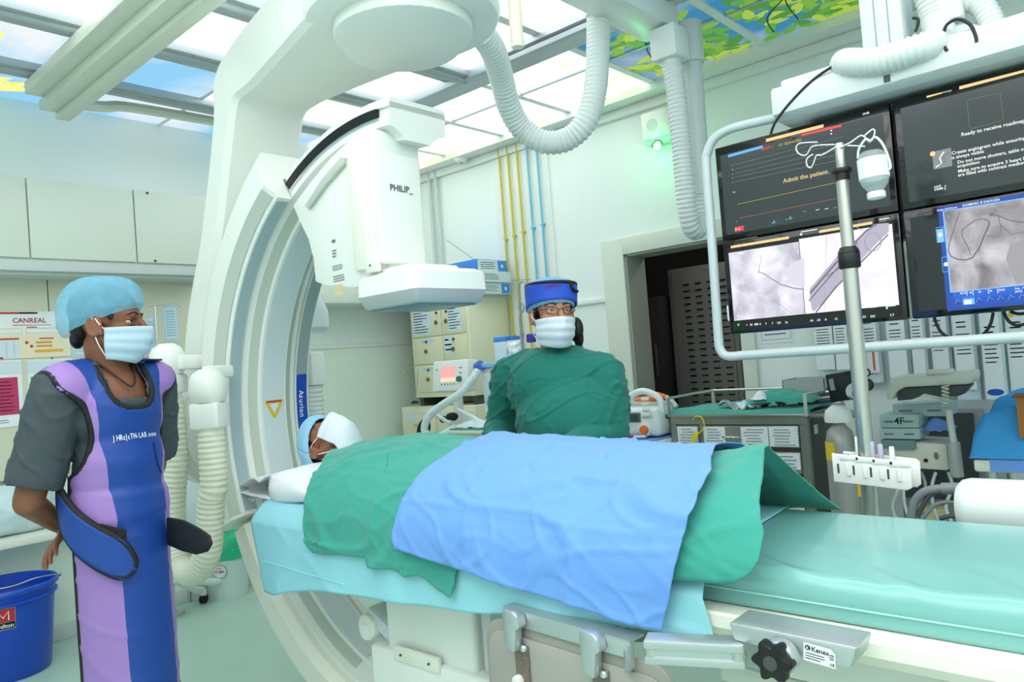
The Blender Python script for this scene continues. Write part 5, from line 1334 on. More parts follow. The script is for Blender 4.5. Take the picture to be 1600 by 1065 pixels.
for q, w0 in ((((1266, 458), (1300, 418), (1330, 385), (1352, 362), (1370, 350)), .006), (((1264, 470), (1290, 440), (1312, 415), (1340, 378), (1343, 395)), .004), (((1275, 488), (1305, 450), (1335, 420), (1365, 390), (1388, 366)), .005), (((1292, 432), (1310, 420), (1326, 400)), .003)):
    s.strip(VES, P_(s, *q), w0, w0*.8, .0020)
lp_ = [s.px(1364+13*math.cos(k*PI/10), 378+14*math.sin(k*PI/10)) for k in range(21)]; s.strip(VESL, lp_, .003, .003, .0021)
s.strip(VESL, P_(s, (1292, 366), (1290, 430), (1288, 488)), .0012, l=.0018); s.strip(VESL, P_(s, (1337, 354), (1348, 360), (1362, 356)), .002, l=.002)
a, b = s.px(1155, 397); s.rect(LT, a, b, a+.018, b+.005, .002); a, b = s.px(1152, 495); s.text(LT, 'RL 2', a, b, .010); a, b = s.px(1274, 484); s.text(INK, 'I', a, b, .010)
s.disc(LGN, *s.px(1154, 507), .004, l=.0018)
for x, tx in ((1166, '>'), (1172, '25'), (1179, '888'), (1187, '4'), (1196, '7'), (1206, '7'), (1214, '125'), (1227, '3a'), (1265, '-36'), (1276, '-25'), (1288, '-0'), (1304, '12'), (1342, '1,255'), (1360, '503'), (1391, '5.7')):
    a, b = s.px(x, 509-(x-1166)*.068); s.text(LT, tx, a, b, .0095)
for x0_, x1_ in ((1270, 1310), (1335, 1347), (1358, 1370), (1384, 1400), (1252, 1278), (1374, 1390)):
    yy = (494-(x0_-1166)*.068) if x0_ != 1252 and x0_ != 1374 else (363 if x0_ == 1252 else 344); a, b = s.px(x0_, yy); a2, _ = s.px(x1_, yy); s.rect(LT, a, b, a2, b+.003, .0018)
s.disc(LT, *s.px(1252, 366), .004, l=.002); s.disc(LT, *s.px(1386, 481), .003, l=.002)
s.done(t, {SC_A: 'left_angiogram', SC_B: 'right_angiogram', SC_BLK: 'screen', VES: 'vessel_image'})
# upper-right: instructions
t, s = monitor(xc, -.03, zm, zt, 'monitor showing the line "Ready to receive roadmap" above instructions')
s.rect(SC_DARK, .020, .020, .548, .300)
s.poly(LO, P_(s, (1499, 135), (1620, 104), (1620, 108), (1499, 140)), .0016); s.poly(LO, P_(s, (1448, 150), (1472, 144), (1472, 146), (1448, 153)), .0016); s.poly(LGR, P_(s, (1472, 144), (1487, 140), (1487, 143), (1472, 146)), .0016)
s.strip(LGR, P_(s, (1511, 160), (1513, 156), (1558, 146), (1563, 147), (1568, 184), (1564, 189), (1518, 201), (1515, 198), (1511, 160)), .0007, l=.0016)
a, b = s.px(1502, 213); s.text(LT, 'Ready to receive roadmap', a, b, .0142)
for tx, p, z in (('Create angiogram while ensuring the catheter', (1487, 242), .0132), ('is always visible', (1487, 249), .0128), ('Do not move shutters, table or C-arc during', (1496, 256), .0128), ('acquisition', (1496, 262), .0128), ('Make sure to acquire 3 heart beats when vessels', (1497, 270), .0128), ('are filled with contrast medium', (1497, 276), .0128)):
    a, b = s.px(*p); s.text(LT, tx, a, b, z)
a, b = s.px(1459, 265); s.rect(LGR, a, b, a+.048, b+.052, .0016); s.strip(LT, [(a+.006, b+.006), (a+.022, b+.012), (a+.018, b+.03), (a+.03, b+.045)], .004, l=.002); s.strip(VES, [(a+.014, b+.006), (a+.03, b+.016), (a+.028, b+.03), (a+.044, b+.04)], .003, l=.002); s.disc(LO, a+.001, b+.046, .007, l=.0022)
for p, tx in (((1460, 294), 'HHP'), ((1460, 298), 'DEMR'), ((1476, 293), 'F'), ((1476, 297), 'F')): a, b = s.px(*p); s.text(LT, tx, a, b, .009)
s.done(t, {SC_DARK: 'screen', LT: 'lettering', LO: 'title_bar'})
# lower-right: angiogram in a blue window
t, s = monitor(xc, -.03, zl, zm-.004, 'monitor showing a grey angiogram in a blue viewer window')
s.rect(SC_NIGHT, .019, .020, .548, .298)
a0, b0_ = s.px(1466, 332); s.rect(SC_BLUED, a0, .014, .56, b0_+.003, .0012)
s.rect(SC_BLUED, a0, b0_, .56, b0_+.014, .0014); a, b = s.px(1464, 330); s.text(LT, 'Image SubViewer', a, b, .0075); a, b = s.px(1504, 323); s.text(LT, 'DOMINIC B DSOUZA', a, b, .0095)
s.poly(SC_C, P_(s, (1474, 330), (1640, 303), (1650, 443), (1486, 457)), .0018)
ch = P_(s, (1474, 330), (1486, 457)); s.strip(SC_SKY, ch, .003, l=.0024); s.strip(SC_SKY, P_(s, (1474, 330), (1640, 303)), .002, l=.0024)
for q, w0, w1 in ((((1499, 333), (1490, 360), (1483, 382), (1482, 392), (1486, 400), (1496, 405), (1510, 406), (1520, 402), (1530, 388), (1537, 370), (1545, 353), (1546, 346)), .0025, .005), (((1546, 346), (1538, 342), (1526, 343), (1512, 352), (1503, 360), (1504, 370), (1512, 385), (1517, 398)), .003, .0025), (((1549, 335), (1560, 337), (1580, 345), (1605, 348)), .003, .003), (((1560, 337), (1564, 355), (1562, 370), (1540, 368)), .002, .002), (((1565, 352), (1580, 366), (1600, 362)), .002, .002)):
    s.strip(VES, P_(s, *q), w0, w1, .0022)
s.disc(VES, *s.px(1549, 335), .006, .004, .0022)
s.poly(mat('screen_mid_grey', (150, 146, 150), .3, emit=1.0), P_(s, (1578, 382), (1610, 368), (1616, 440), (1588, 443), (1572, 405)), .0020)
for p, rx, ry in (((1467, 367), .010, .022), ((1476, 413), .009, .022)):
    a, b = s.px(*p); s.frame(SC_SKY, a-.006, b-ry, a+.014, b+ry, .001, .0024); s.disc(LT, a+.004, b, .006, l=.0024)
a, b = s.px(1467, 369); s.rect(SC_SKY, a-.004, b-.018, a+.012, b+.02, .0022)
s.rect(SC_BLUE, a0+.018, .044, .56, .066, .0022); s.rect(SC_SKY, a0+.018, .066, .56, .068, .0024)
for k, tx in enumerate(('<<|', '<|', '>', '|>', '|>>')): a, b = s.px(1500+k*14.5, 461-k*1.2); s.text(LT, tx, a, b, .014, .0026)
a, b = s.px(1586, 452); s.text(LT, 'Seq . 7', a, b, .0075, .0026); a, b = s.px(1586, 457); s.text(LT, '30/32', a, b, .0075, .0026)
for k in range(7):
    a, b = s.px(1488+k*16.5, 477-k*1.3); s.frame(SC_BLUE, a, b-.002, a+.030, b+.022, .001, .0022)
    if k == 1: s.rect(SC_SKY, a, b-.002, a+.030, b+.022, .0022); s.rect(LT, a+.004, b, a+.022, b+.012, .0026)
    else: s.strip(SC_SKY, [(a+.008, b+.004), (a+.014, b+.016), (a+.022, b+.008)], .0012, l=.0026)
s.done(t, {SC_NIGHT: 'screen', SC_C: 'angiogram', SC_BLUED: 'viewer_window', VES: 'vessel_image'})

# ================================================================ IV pole, bottle, clip rack
YI = 2.16
iv = thing('iv_pole', 'steel drip pole with wire hooks standing in front of the monitors', 'drip stand', (-.685, YI, 0))
pt = at(1310, 224, y=YI); XI = at(1345, 640, y=YI).x; pb = V((XI, YI, .05))
pt.x = (pt.x+XI)/2+.004
pm1 = pt.lerp(pb, (pt.z-at(1323, 410, y=YI).z)/(pt.z-pb.z)); pm0 = pt.lerp(pb, (pt.z-at(1313, 275, y=YI).z)/(pt.z-pb.z))
G().cyl(pm1, pb, .0205, n=20).obj('lower_tube', STEEL, iv); G().cyl(pm0, pm1, .0170, n=20).obj('upper_tube', STEEL, iv); G().cyl(pt, pm0, .0125, n=20, bev=.003).obj('top_tube', STEEL, iv)
G().cyl(pm1+V((0, 0, .028)), pm1+V((0, 0, -.018)), .0285, n=24, bev=.006).cyl(pm1+V((0, 0, .026)), pm1+V((0, 0, .042)), .0285, .021, n=24).obj('collar', BLACK, iv)
G().cyl(pm0+V((0, 0, -.014)), pm0+V((0, 0, .02)), .020, n=24).cyl(pm0+V((0, 0, .006)), pm0+V((0, 0, .02)), .026, n=24, bev=.004).obj('collar', BLACK, iv)
hk = pt+V((0, 0, -.008))
for i, q in enumerate((((1312, 231), (1330, 222), (1345, 212), (1354, 217), (1359, 222), (1364, 216), (1367, 206), (1364, 202), (1358, 206), (1351, 212)), ((1306, 230), (1285, 242), (1276, 243), (1271, 256), (1267, 262), (1262, 260), (1260, 252), (1264, 245), (1271, 241)), ((1304, 226), (1280, 227), (1268, 230), (1262, 240), (1256, 243), (1248, 240), (1244, 232), (1248, 225), (1258, 223), (1278, 222)), ((1308, 227), (1335, 228), (1352, 229)))):
    yy = YI+(-.012, -.012, .01, .02)[i]
    G().tube(spline([at(*p, y=yy) for p in q], 5), .0028, 7).obj('hook', CHROME, iv, 80)
for k in range(5):
    a = 2*PI*k/5; e = pb+V((.27*math.cos(a), .27*math.sin(a)*.8, 0)); e.y = max(e.y, YI-.1)
    o = G().tube([pb+V((0, 0, .04)), pb.lerp(e, .6)+V((0, 0, .03)), e+V((0, 0, .01))], .014, 8).obj('leg', STEEL, iv, 80)
    G().cyl(e+V((-.012, 0, -.022)), e+V((.012, 0, -.022)), .027, n=16).obj('caster', BLACK, o)
G().cyl(pb+V((0, 0, -.03)), pb+V((0, 0, .05)), .035, n=16).obj('hub', BLACK, iv)
GLASSY = mat('clear_bottle', (224, 242, 242), .06, trans=.3, alpha=.38)
bo = thing('drip_bottle', 'clear upside-down saline bottle with white label hanging on the drip pole', 'bottle', at(1367, 270, y=YI-.02))
bt = at(1361, 236, y=YI-.015); bl_ = at(1370, 310, y=YI-.015); L_ = (bt-bl_).length; axb = (bl_-bt).normalized()
G().lathe([(0, 0), (.026, .002), (.035, .012), (.037, .03), (.036, L_*.60), (.033, L_*.70), (.021, L_*.82), (.019, L_*.88)], bt, axb, 28).obj('flask', GLASSY, bo, 50)
G().cyl(bt+axb*L_*.86, bt+axb*L_, .023, n=24, bev=.003).obj('cap', WHITE, bo)
G().loft([[bt+axb*(L_*h)+frame(axb) @ V((.0378*math.cos(a), .0378*math.sin(a), 0)) for a in [2*PI*k/30 for k in range(30)]] for h in (.16, .58)], False).obj('label', PAPER, bo, 60)
G().tube(spline([bt+V((-.034, 0, -.012)), bt+V((-.03, 0, .012)), bt+V((-.012, 0, .034)), at(1360, 220, y=YI-.015), bt+V((.014, 0, .034)), bt+V((.032, 0, .006)), bt+V((.044, 0, -.05)), bt+V((.036, -.004, -.06))], 5), .0035, 6).obj('hanger', HOSE, bo, 80)
rk = thing('clip_rack', 'white slotted plastic rack clamped on the drip pole', 'rack', at(1370, 735, y=YI-.05))
yr = YI-.035
fp = [at(*p, y=yr) for p in ((1299, 708), (1303, 752), (1418, 766), (1425, 762), (1424, 730), (1418, 722))]
WP = mat('white_rack_plastic', (246, 244, 240), .35)
o_ = V((0, yr, 0)); rd = V((1, 0, 0))
G().prism([(p.x, p.z) for p in fp], o_, (1, 0, 0), (0, 0, 1), (0, .008, 0), .002).obj('front_plate', WP, rk)
fp2 = [at(*p, y=yr+.05) for p in ((1316, 705), (1318, 748), (1432, 762), (1438, 757), (1436, 722), (1430, 717))]
G().prism([(p.x, p.z) for p in fp2], V((0, yr+.055, 0)), (1, 0, 0), (0, 0, 1), (0, .008, 0), .002).obj('back_plate', WP, rk)
G().bx((fp[0].x+.01, yr+.008, fp[0].z-.07), (fp[0].x+.03, yr+.06, fp[0].z-.01)).bx((XI-.026, yr+.004, fp[0].z-.06), (XI+.026, YI+.03, fp[0].z-.03), .004).obj('spacer', DGREY, rk)
for k, x in enumerate((1310, 1334, 1361, 1388)):
    p = at(x, 732+k*3, y=yr); G().bx((p.x-.0025, yr-.0012, p.z-.012), (p.x+.0025, yr+.001, p.z+.014)).obj('slot', DGREY, rk)
for k, x in enumerate((1326, 1352, 1379, 1406)):
    p = at(x, 734+k*3, y=yr); G().bx((p.x-.005, yr-.007, p.z-.015), (p.x+.005, yr+.001, p.z+.018), .002).obj('clip', WP, rk)
    q = at(x+2, 715+k*3.5, y=yr); G().bx((q.x-.028, yr-.003, q.z-.006), (q.x+.022, yr+.001, q.z+.008), .001).obj('ledge', WP, rk)
for p in ((1340, 694), (1363, 702), (1376, 706), (1394, 710)): q = at(*p, y=yr+.03); G().bx(q+V((-.006, -.006, -.03)), q+V((.006, .006, .022)), .003).obj('peg', WP if p[0] < 1350 or p[0] > 1390 else mat('lilac_plastic', (196, 190, 214), .4), rk)

# ================================================================ white drum-shaped unit by the mattress
YD = 2.12
du_ = thing('equipment_drum', 'white rounded drum-shaped unit with grey cables behind the mattress', 'unit', (-.2, YD, .85))
a = at(1500, 780, y=YD); 
G().lathe([(0, 0), (.050, 0), (.064, .012), (.069, .03), (.070, .30), (.07, .55)], V((a.x-.004, YD, a.z-.015)), (1, 0, 0), 40).obj('drum', mat('drum_white', (232, 238, 236), .3), du_)
G().tube([V((a.x+.002+.0*k, YD-.07*math.cos(k*.1-.6), a.z-.015+.07*math.sin(k*.1-.6)-.03)) for k in range(2)]+[V((a.x+.5, YD-.058, a.z-.046))], .0012, 4).obj('seam', GREYP, du_)
G().cyl((a.x+.3, YD, 0), (a.x+.3, YD, a.z), .03).obj('post', PALE, du_); G().cyl((a.x+.3, YD, 0), (a.x+.3, YD, .03), .16, n=28).obj('foot', PALE, du_)
CAB = mat('grey_cable', (120, 126, 130), .5)
for q, r in ((((1500, 762), (1470, 763), (1445, 768), (1430, 782), (1425, 800), (1424, 812)), .011), (((1500, 786), (1480, 784), (1462, 788), (1450, 800), (1440, 812)), .005), (((1470, 763), (1452, 775), (1442, 790), (1434, 806)), .006), (((1500, 808), (1485, 806), (1468, 810)), .006)):
    G().tube(spline([at(*p, y=YD+.01) for p in q], 6), r, 8).obj('cable', CAB if r != .006 else DGREY, du_, 80)
G().cyl(at(1502, 763, y=YD+.01), at(1472, 763, y=YD+.01), .015, n=14).obj('cable_boot', CAB, du_)

# ================================================================ crash cart
YC = 3.2
cc = thing('crash_cart', 'stainless steel drug trolley with rows of labelled drawers', 'trolley', (-1.55, YC+.22, 0))
cx0, cx1 = -1.872, -1.215; zt_ = .985
CST = mat('cart_steel', (172, 166, 156), .35, .8, bump=.02, bscale=150)
CSD = mat('cart_side_steel', (96, 92, 86), .45, .6)
G().bx((cx0+.01, YC+.012, .12), (cx1-.012, YC+.45, zt_-.005)).obj('body', CSD, cc)
fr_ = G().bx((cx0, YC-.006, .12), (cx0+.03, YC+.02, zt_-.036)).bx((cx1-.035, YC-.006, .12), (cx1, YC+.02, zt_-.036)).bx((cx0, YC-.006, zt_-.035), (cx1, YC+.02, zt_))
xm = at(1096, 665, y=YC).x
fr_.bx((xm-.008, YC-.004, .12), (xm+.008, YC+.02, zt_)); fr_.obj('frame', CST, cc)
zr = [at(1150, y, y=YC).z for y in (648, 678, 681, 707)]
zs = [zt_-.04, zr[1]-.001, zr[2]-.006]
rowsz = [(zt_-.135, zt_-.04), (zt_-.245, zt_-.155), (zt_-.37, zt_-.265), (zt_-.52, zt_-.39), (zt_-.70, zt_-.54)]
for r, (za, zb) in enumerate(rowsz):
    for ci, (a, b) in enumerate(((cx0+.033, xm-.010), (xm+.011, cx1-.038))):
        d = G().bx((a, YC-.012, za), (b, YC+.012, zb), .003).obj('drawer', CST, cc)
        s = Sheet((a, YC-.0125, za), (1, 0, 0), (0, 0, 1)); w_ = b-a; h_ = zb-za
        secs = [(.004, w_-.006)] if ci == 0 else ([(.004, w_*.25), (w_*.42, w_*.70), (w_*.71, w_-.004)] if r != 1 else [(.004, w_*.23), (w_*.45, w_-.004)])
        for u0, u1 in secs:
            h0 = .006 if r != 1 else .018
            s.rect(PAPER, u0, h0, u1, h_-.005); n_ = 6 if r != 1 else 4
            hh = (h_-.010-h0)/n_
            for k in range(n_): s.rect(INKG, u0+.01+.02*random.random(), h0+hh*k+hh*.35, u1-.012-.03*random.random(), h0+hh*k+hh*.62, .0016)
            for k in range(1, n_): s.rect(INKG, u0, h0+hh*k, u1, h0+hh*k+.0006, .0014)
        s.done(d, {PAPER: 'paper_label', INKG: 'lettering'})
        if ci == 1: G().tube([(a+w_*.24, YC-.012, za+h_*.46), (a+w_*.24, YC-.034, za+h_*.48), (a+w_*.41, YC-.034, za+h_*.48), (a+w_*.41, YC-.012, za+h_*.46)], .005, 8).obj('handle', CHROME, d, 80)
G().bx((cx0-.01, YC-.015, zt_), (cx1+.01, YC+.46, zt_+.012), .003).obj('top', CST, cc)
for x in (cx0, cx1-.0):
    for y in (YC-.01, YC+.45): G().cyl((x, y, zt_), (x, y, zt_+.095), .008, n=8).obj('rail_post', STEEL, cc)
for p, q in (((cx0, YC-.01), (cx0, YC+.45)), ((cx0, YC+.45), (cx1, YC+.45)), ((cx1, YC-.01), (cx1, YC+.45))): G().cyl((p[0], p[1], zt_+.092), (q[0], q[1], zt_+.092), .007, n=8).obj('guard_rail', STEEL, cc)
G().bx((cx1+.002, YC+.06, zt_-.085), (cx1+.004, YC+.10, zt_-.045)).obj('side_sticker', PAPER, cc)
G().bx((cx1, YC-.0, zt_-.008), (cx1+.20, YC+.18, zt_+.008), .003).obj('side_shelf', CST, cc)
for x in (cx0+.05, cx1-.05):
    for y in (YC+.05, YC+.40): G().cyl((x-.015, y, .05), (x+.015, y, .05), .05, n=18).cyl((x, y, .05), (x, y, .13), .012).obj('caster', RUBBER, cc)
YT = mat('yellow_plastic_tag', (232, 214, 40), .5)
yg = tag(G().tube(spline([(xm-.03, YC-.02, zt_-.012), (xm-.01, YC-.03, zt_+.006), (xm+.02, YC-.03, zt_-.0), (xm+.03, YC-.03, zt_-.04), (xm+.0, YC-.03, zt_-.075)], 6), .003, 6).box((xm-.025, YC-.03, zt_-.095), (.022, .004, .06), Mx.Rotation(.5, 3, 'Y'), .002).obj('seal_tag', YT), 'yellow plastic seal tag looped on the drug trolley front', 'tag')
def lumpy(fn, m, name, nu=24, nv=24): return G().grid(fn, nu, nv).obj(name, m, None, 80)
def clth(u, v):
    x = cx0-.015+(cx1-cx0+.02)*u; y = YC-.012+.44*v; z = zt_+.028+.014*noise.noise(V((x*5, y*5, 2)))+.02*max(0, u-.6)
    if v < .06: z = zt_+.014
    return V((x, y, z))
o = lumpy(clth, GRN, 'green_cloth', 30, 24); tag(o, 'crumpled green cloth lying on top of the drug trolley', 'cloth'); md = o.modifiers.new('t', 'SOLIDIFY'); md.thickness = .012; md.offset = -1
o = lumpy(lambda u, v: V((cx1-.30+.30*u, YC+.06+.22*v, zt_+.055+.05*math.sin(u*PI)**.5*math.sin(v*PI)**.5+.012*noise.noise(V((u*5, v*5, 7))))), GRN, 'green_cloth_bundle'); tag(o, 'folded green cloth bundle at the end of the drug trolley top', 'cloth')
o = lumpy(lambda u, v: V((cx1-.27+.07*u, YC+.05+.06*v, zt_+.07+.04*math.sin(u*PI)*math.sin(v*PI)+.01*noise.noise(V((u*4, v*4, 3))))), WCL, 'gauze', 14, 14); tag(o, 'small white gauze wad on the green cloth bundle', 'gauze')
FOIL = mat('foil_packet', (176, 190, 190), .25, .6)
for k, (x, y, w1, d1, an, m, l) in enumerate(((-1.60, 3.35, .16, .08, .3, FOIL, 'silver foil packet lying on the green cloth'), (-1.52, 3.30, .10, .06, -.4, PAPERB, 'crumpled pale paper packet beside the foil packet'), (-1.47, 3.42, .14, .06, .15, mat('lilac_packet', (190, 200, 226), .4), 'pale lilac packet behind the foil packet'))):
    o = lumpy(lambda u, v: V((x+(u-.5)*w1*math.cos(an)-(v-.5)*d1*math.sin(an), y+(u-.5)*w1*math.sin(an)+(v-.5)*d1*math.cos(an), zt_+.046+.02*noise.noise(V((u*3, v*3, k)))+.012*math.sin(u*9+k))), m, 'packet', 12, 8); tag(o, l, 'packet'); md = o.modifiers.new('t', 'SOLIDIFY'); md.thickness = .008
bx_ = thing('carton', 'open grey cardboard box on the drug trolley end', 'box', (-1.30, 3.5, zt_+.06))
CG = mat('grey_carton', (176, 178, 176), .7)
p = (at(1240, 613, y=3.5).x-.02, at(1240, 613, y=3.5).z)
for a_, b_ in (((0, 0, 0), (.19, .003, .075)), ((0, .16, 0), (.19, .163, .075)), ((0, 0, 0), (.003, .163, .075)), ((.187, 0, 0), (.19, .163, .075)), ((0, 0, 0), (.19, .163, .003))):
    G().bx(V((-1.40, 3.42, zt_+.07))+V(a_), V((-1.40, 3.42, zt_+.07))+V(b_)).obj('carton_wall', CG, bx_)
ins = thing('steel_instruments', 'dark steel instruments lying at the rear of the drug trolley', 'instruments', (-1.2, 3.45, zt_+.06))
for k in range(5): G().cyl((-1.30+.02*k, 3.33+.03*k, zt_+.045+.012*k), (-1.10+.015*k, 3.40+.02*k, zt_+.055+.012*k), .008, n=8).obj('rod', STEEL if k % 2 else DGREY, ins)

# defibrillator on its trolley
df = thing('defibrillator', 'white defibrillator with carry handle, grey screen and orange knob', 'defibrillator', (-2.0, 3.25, .86))
YD2 = 3.12
P = lambda x, y: at(x, y, y=YD2)
f0 = P(968, 688); f1 = P(1038, 640)
zb_ = P(1020, 682).z; z1_ = P(1020, 640).z
xl_ = P(965, 660).x; xr_ = P(1028, 660).x
DW = mat('defib_white', (228, 236, 236), .35)
G().bx((xl_, YD2, zb_), (xr_, YD2+.22, z1_+.01), .022, 3).obj('body', DW, df)
G().bx((xr_-.01, YD2+.03, zb_+.03), (xr_+.008, YD2+.2, z1_-.03), .004).obj('side_port', PALE, df)
G().bx((xr_+.004, YD2+.06, zb_+.08), (xr_+.010, YD2+.16, zb_+.10)).obj('side_slot', DGREY, df)
G().tube(spline([(xl_+.01, YD2+.06, z1_-.01), (xl_+.03, YD2+.06, z1_+.05), (xl_+.10, YD2+.06, z1_+.085), (xr_-.07, YD2+.06, z1_+.08), (xr_-.015, YD2+.06, z1_+.045), (xr_-.008, YD2+.06, z1_-.02)], 6), .016, 10).obj('carry_handle', DW, df, 80)
a0_ = P(966, 670); a1_ = P(1001, 630)
G().bx((xl_+.006, YD2-.006, zb_+.07), (P(1001, 650).x, YD2+.004, z1_-.012), .003).obj('screen', mat('grey_lcd', (96, 112, 112), .2, coat=.3), df)
G().bx((xl_+.01, YD2-.008, zb_+.075), (P(998, 650).x, YD2-.004, zb_+.11)).obj('soft_keys', mat('lcd_dark', (60, 72, 84), .3), df)
G().bx((P(1004, 650).x, YD2-.005, zb_+.09), (P(1019, 650).x, YD2+.004, z1_-.015), .003).obj('key_panel', PALE, df)
for k in range(4): G().bx((P(1005, 650).x, YD2-.009, zb_+.10+.025*k), (P(1017, 650).x, YD2-.003, zb_+.115+.025*k), .002).obj('key', WHITE, df)
kp = P(1010, 678); kp.z = zb_+.035; ORG = mat('orange_plastic', (238, 116, 46), .4)
G().cyl(kp, kp+V((0, -.012, 0)), .034, n=28, bev=.003).obj('dial_ring', WHITE, df); G().cyl(kp+V((0, -.01, 0)), kp+V((0, -.028, 0)), .022, n=24, bev=.004).obj('dial', ORG, df)
pdl = thing('defibrillator_paddles', 'orange-handled paddles resting on top of the defibrillator', 'paddles', (-2.0, 3.25, 1.06))
G().tube([(xl_+.03, YD2+.15, z1_+.03), (xr_-.06, YD2+.13, z1_+.045)], .02, 10).obj('paddle_handle', ORG, pdl, 80)
q0 = at(1015, 616, y=YD2+.16); q1 = at(1041, 620, y=YD2+.16); G().tube([q0, q0.lerp(q1, .5)+V((0, 0, .004)), q1], lambda t: .018-.006*t, 10).obj('paddle_handle', ORG, pdl, 80)
G().tube([q1, q1+V((.03, 0, -.02)), q1+V((.06, -.01, -.05))], .012, 8).obj('paddle_cable', PALE, pdl, 80)
G().bx((xl_+.02, YD2+.10, z1_+.008), (xr_-.02, YD2+.2, z1_+.03), .006).obj('paddle_tray', PALE, pdl)
dt_ = thing('equipment_trolley', 'cream trolley under the defibrillator with a blue liner', 'trolley', (-2.0, 3.25, 0))
G().bx((xl_-.05, YD2-.06, zb_-.055), (xr_+.02, YD2+.32, zb_-.015), .008).obj('shelf', CREAM, dt_); G().bx((xl_-.04, YD2-.05, zb_-.016), (xr_+.01, YD2+.31, zb_-.008)).obj('liner', BLU, dt_)
G().bx((xl_-.04, YD2-.04, .12), (xr_+.0, YD2+.3, zb_-.055), .006).obj('cabinet', CREAM, dt_)
for x in (xl_, xr_):
    for y in (YD2, YD2+.26): G().cyl((x-.015, y, .06), (x+.015, y, .06), .06, n=16).obj('caster', RUBBER, dt_)
for k, (x, m) in enumerate(((990, RED), (1000, PAPERB))):
    o = G().box(at(x, 683, y=YD2-.03)+V((0, 0, .004)), (.06, .03, .012), .3, .004).obj('packet', m); tag(o, ('small red packet' if k == 0 else 'small pale packet')+' on the blue liner before the defibrillator', 'packet')

# gas cylinder, blood-pressure gauge, cuff
gc = thing('gas_cylinder', 'grey gas cylinder with yellow label beside the drug trolley', 'cylinder', (-1.12, 3.02, 0))
xg = at(1314, 700, y=3.0).x
G().lathe([(0, 0), (.052, 0), (.055, .01), (.055, .90), (.045, .95), (.022, .975), (.02, 1.0)], (xg, 3.0, 0), n=28).obj('bottle', mat('cylinder_grey', (158, 160, 156), .4, .4), gc)
G().lathe([(0, .985), (.05, .985), (.052, 1.0), (.045, 1.03), (.02, 1.05), (0, 1.05)], (xg, 3.0, 0), n=24).obj('valve_cover', WHITE, gc)
G().loft([[(xg+.0558*math.cos(a), 3.0+.0558*math.sin(a), z) for a in [math.radians(200+8*k) for k in range(9)]] for z in (.84, .91)], False).obj('yellow_label', YELLOW, gc, 60)
G().bx((xg+.05, 2.985, .70), (xg+.066, 3.01, .88)).obj('yellow_tape', YELLOW, gc)
bp = thing('blood_pressure_monitor', 'black blood-pressure gauge with coiled tube behind the drip pole', 'gauge', (-1.05, 3.0, 1.05))
a = at(1314, 604, y=3.0)
G().box(a+V((0, .02, .0)), (.10, .05, .11), Mx.Rotation(-.12, 3, 'Y'), .006).obj('case', BLACK, bp); G().box(a+V((-.03, -.008, .01)), (.018, .004, .045), Mx.Rotation(-.12, 3, 'Y')).obj('label', GREYP, bp)
for p, r in (((1352, 582), .017), ((1354, 601), .024)):
    q = at(*p, y=2.98); G().cyl(q, q+V((0, .012, 0)), r, n=24, bev=.003).obj('gauge', BLACK, bp); G().cyl(q+V((0, -.002, 0)), q, r*.75, n=24).obj('dial', PAPER if r < .02 else DGREY, bp)
G().tube([at(1335+13*math.cos(k*.35)+k*.15, 610+12*math.sin(k*.35)+k*.1, y=2.97) for k in range(60)], .005, 6).obj('coiled_tube', HOSE, bp, 80)

# grey machine with white arm and boxes behind the drip pole
mc = thing('anaesthesia_machine', 'grey wheeled machine carrying cartons under a cream padded arm', 'machine', (-.75, 3.4, 0))
MG = mat('machine_grey', (150, 154, 154), .5)
G().bx((-.96, 3.52, .1), (-.62, 3.9, .98), .01).obj('cabinet', MG, mc)
G().bx((-.95, 3.51, .60), (-.66, 3.52, .96)).obj('front_recess', DGREY, mc)
for x in (-.9, -.6):
    for y in (3.56, 3.85): G().cyl((x-.015, y, .05), (x+.015, y, .05), .05, n=16).obj('caster', RUBBER, mc)
ya = 3.05; CRP = mat('cream_machine_plastic', (214, 212, 198), .45)
pts = [at(*p, y=ya) for p in ((1384, 622), (1388, 600), (1398, 588), (1440, 586), (1520, 580), (1520, 592), (1515, 600), (1412, 605), (1400, 612), (1393, 625))]
G().prism([(p.x, p.z) for p in pts], (0, ya, 0), (1, 0, 0), (0, 0, 1), (0, .14, 0), .008).obj('padded_arm', CRP, mc, 40)
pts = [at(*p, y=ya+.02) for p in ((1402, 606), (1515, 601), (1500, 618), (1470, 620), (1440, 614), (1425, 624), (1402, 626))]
G().prism([(p.x, p.z) for p in pts], (0, ya+.02, 0), (1, 0, 0), (0, 0, 1), (0, .1, 0), .004).obj('arm_shade_block', DGREY, mc, 40)  # dark grey block standing in for the shade under the padded arm
q = at(1460, 585, y=ya-.005); G().bx(q+V((-.03, 0, 0)), q+V((.05, .08, .016)), .004).obj('arm_cap', CRP, mc)
G().tube([at(1477+5*math.cos(k*.6), 602+k*.55, y=ya-.02+.02*math.sin(k*.6)) for k in range(58)], .0035, 6).obj('coiled_cord', CRP, mc, 80)
pts = [at(*p, y=3.12) for p in ((1380, 715), (1385, 702), (1400, 694), (1430, 690), (1480, 693), (1482, 735), (1430, 732))]
G().prism([(p.x, p.z) for p in pts], (0, 3.12, 0), (1, 0, 0), (0, 0, 1), (0, .18, 0), .008).obj('control_head', CRP, mc, 40)
q = at(1447, 719, y=3.118); G().cyl(q, q+V((0, -.006, 0)), .007, n=14).obj('port', BLACK, mc)
q = at(1463, 712, y=3.118); s_ = Sheet(q, (1, 0, 0), (0, 0, 1)); s_.disc(INKG, 0, 0, .008, .014); s_.done(mc, {INKG: 'printed_mark'})
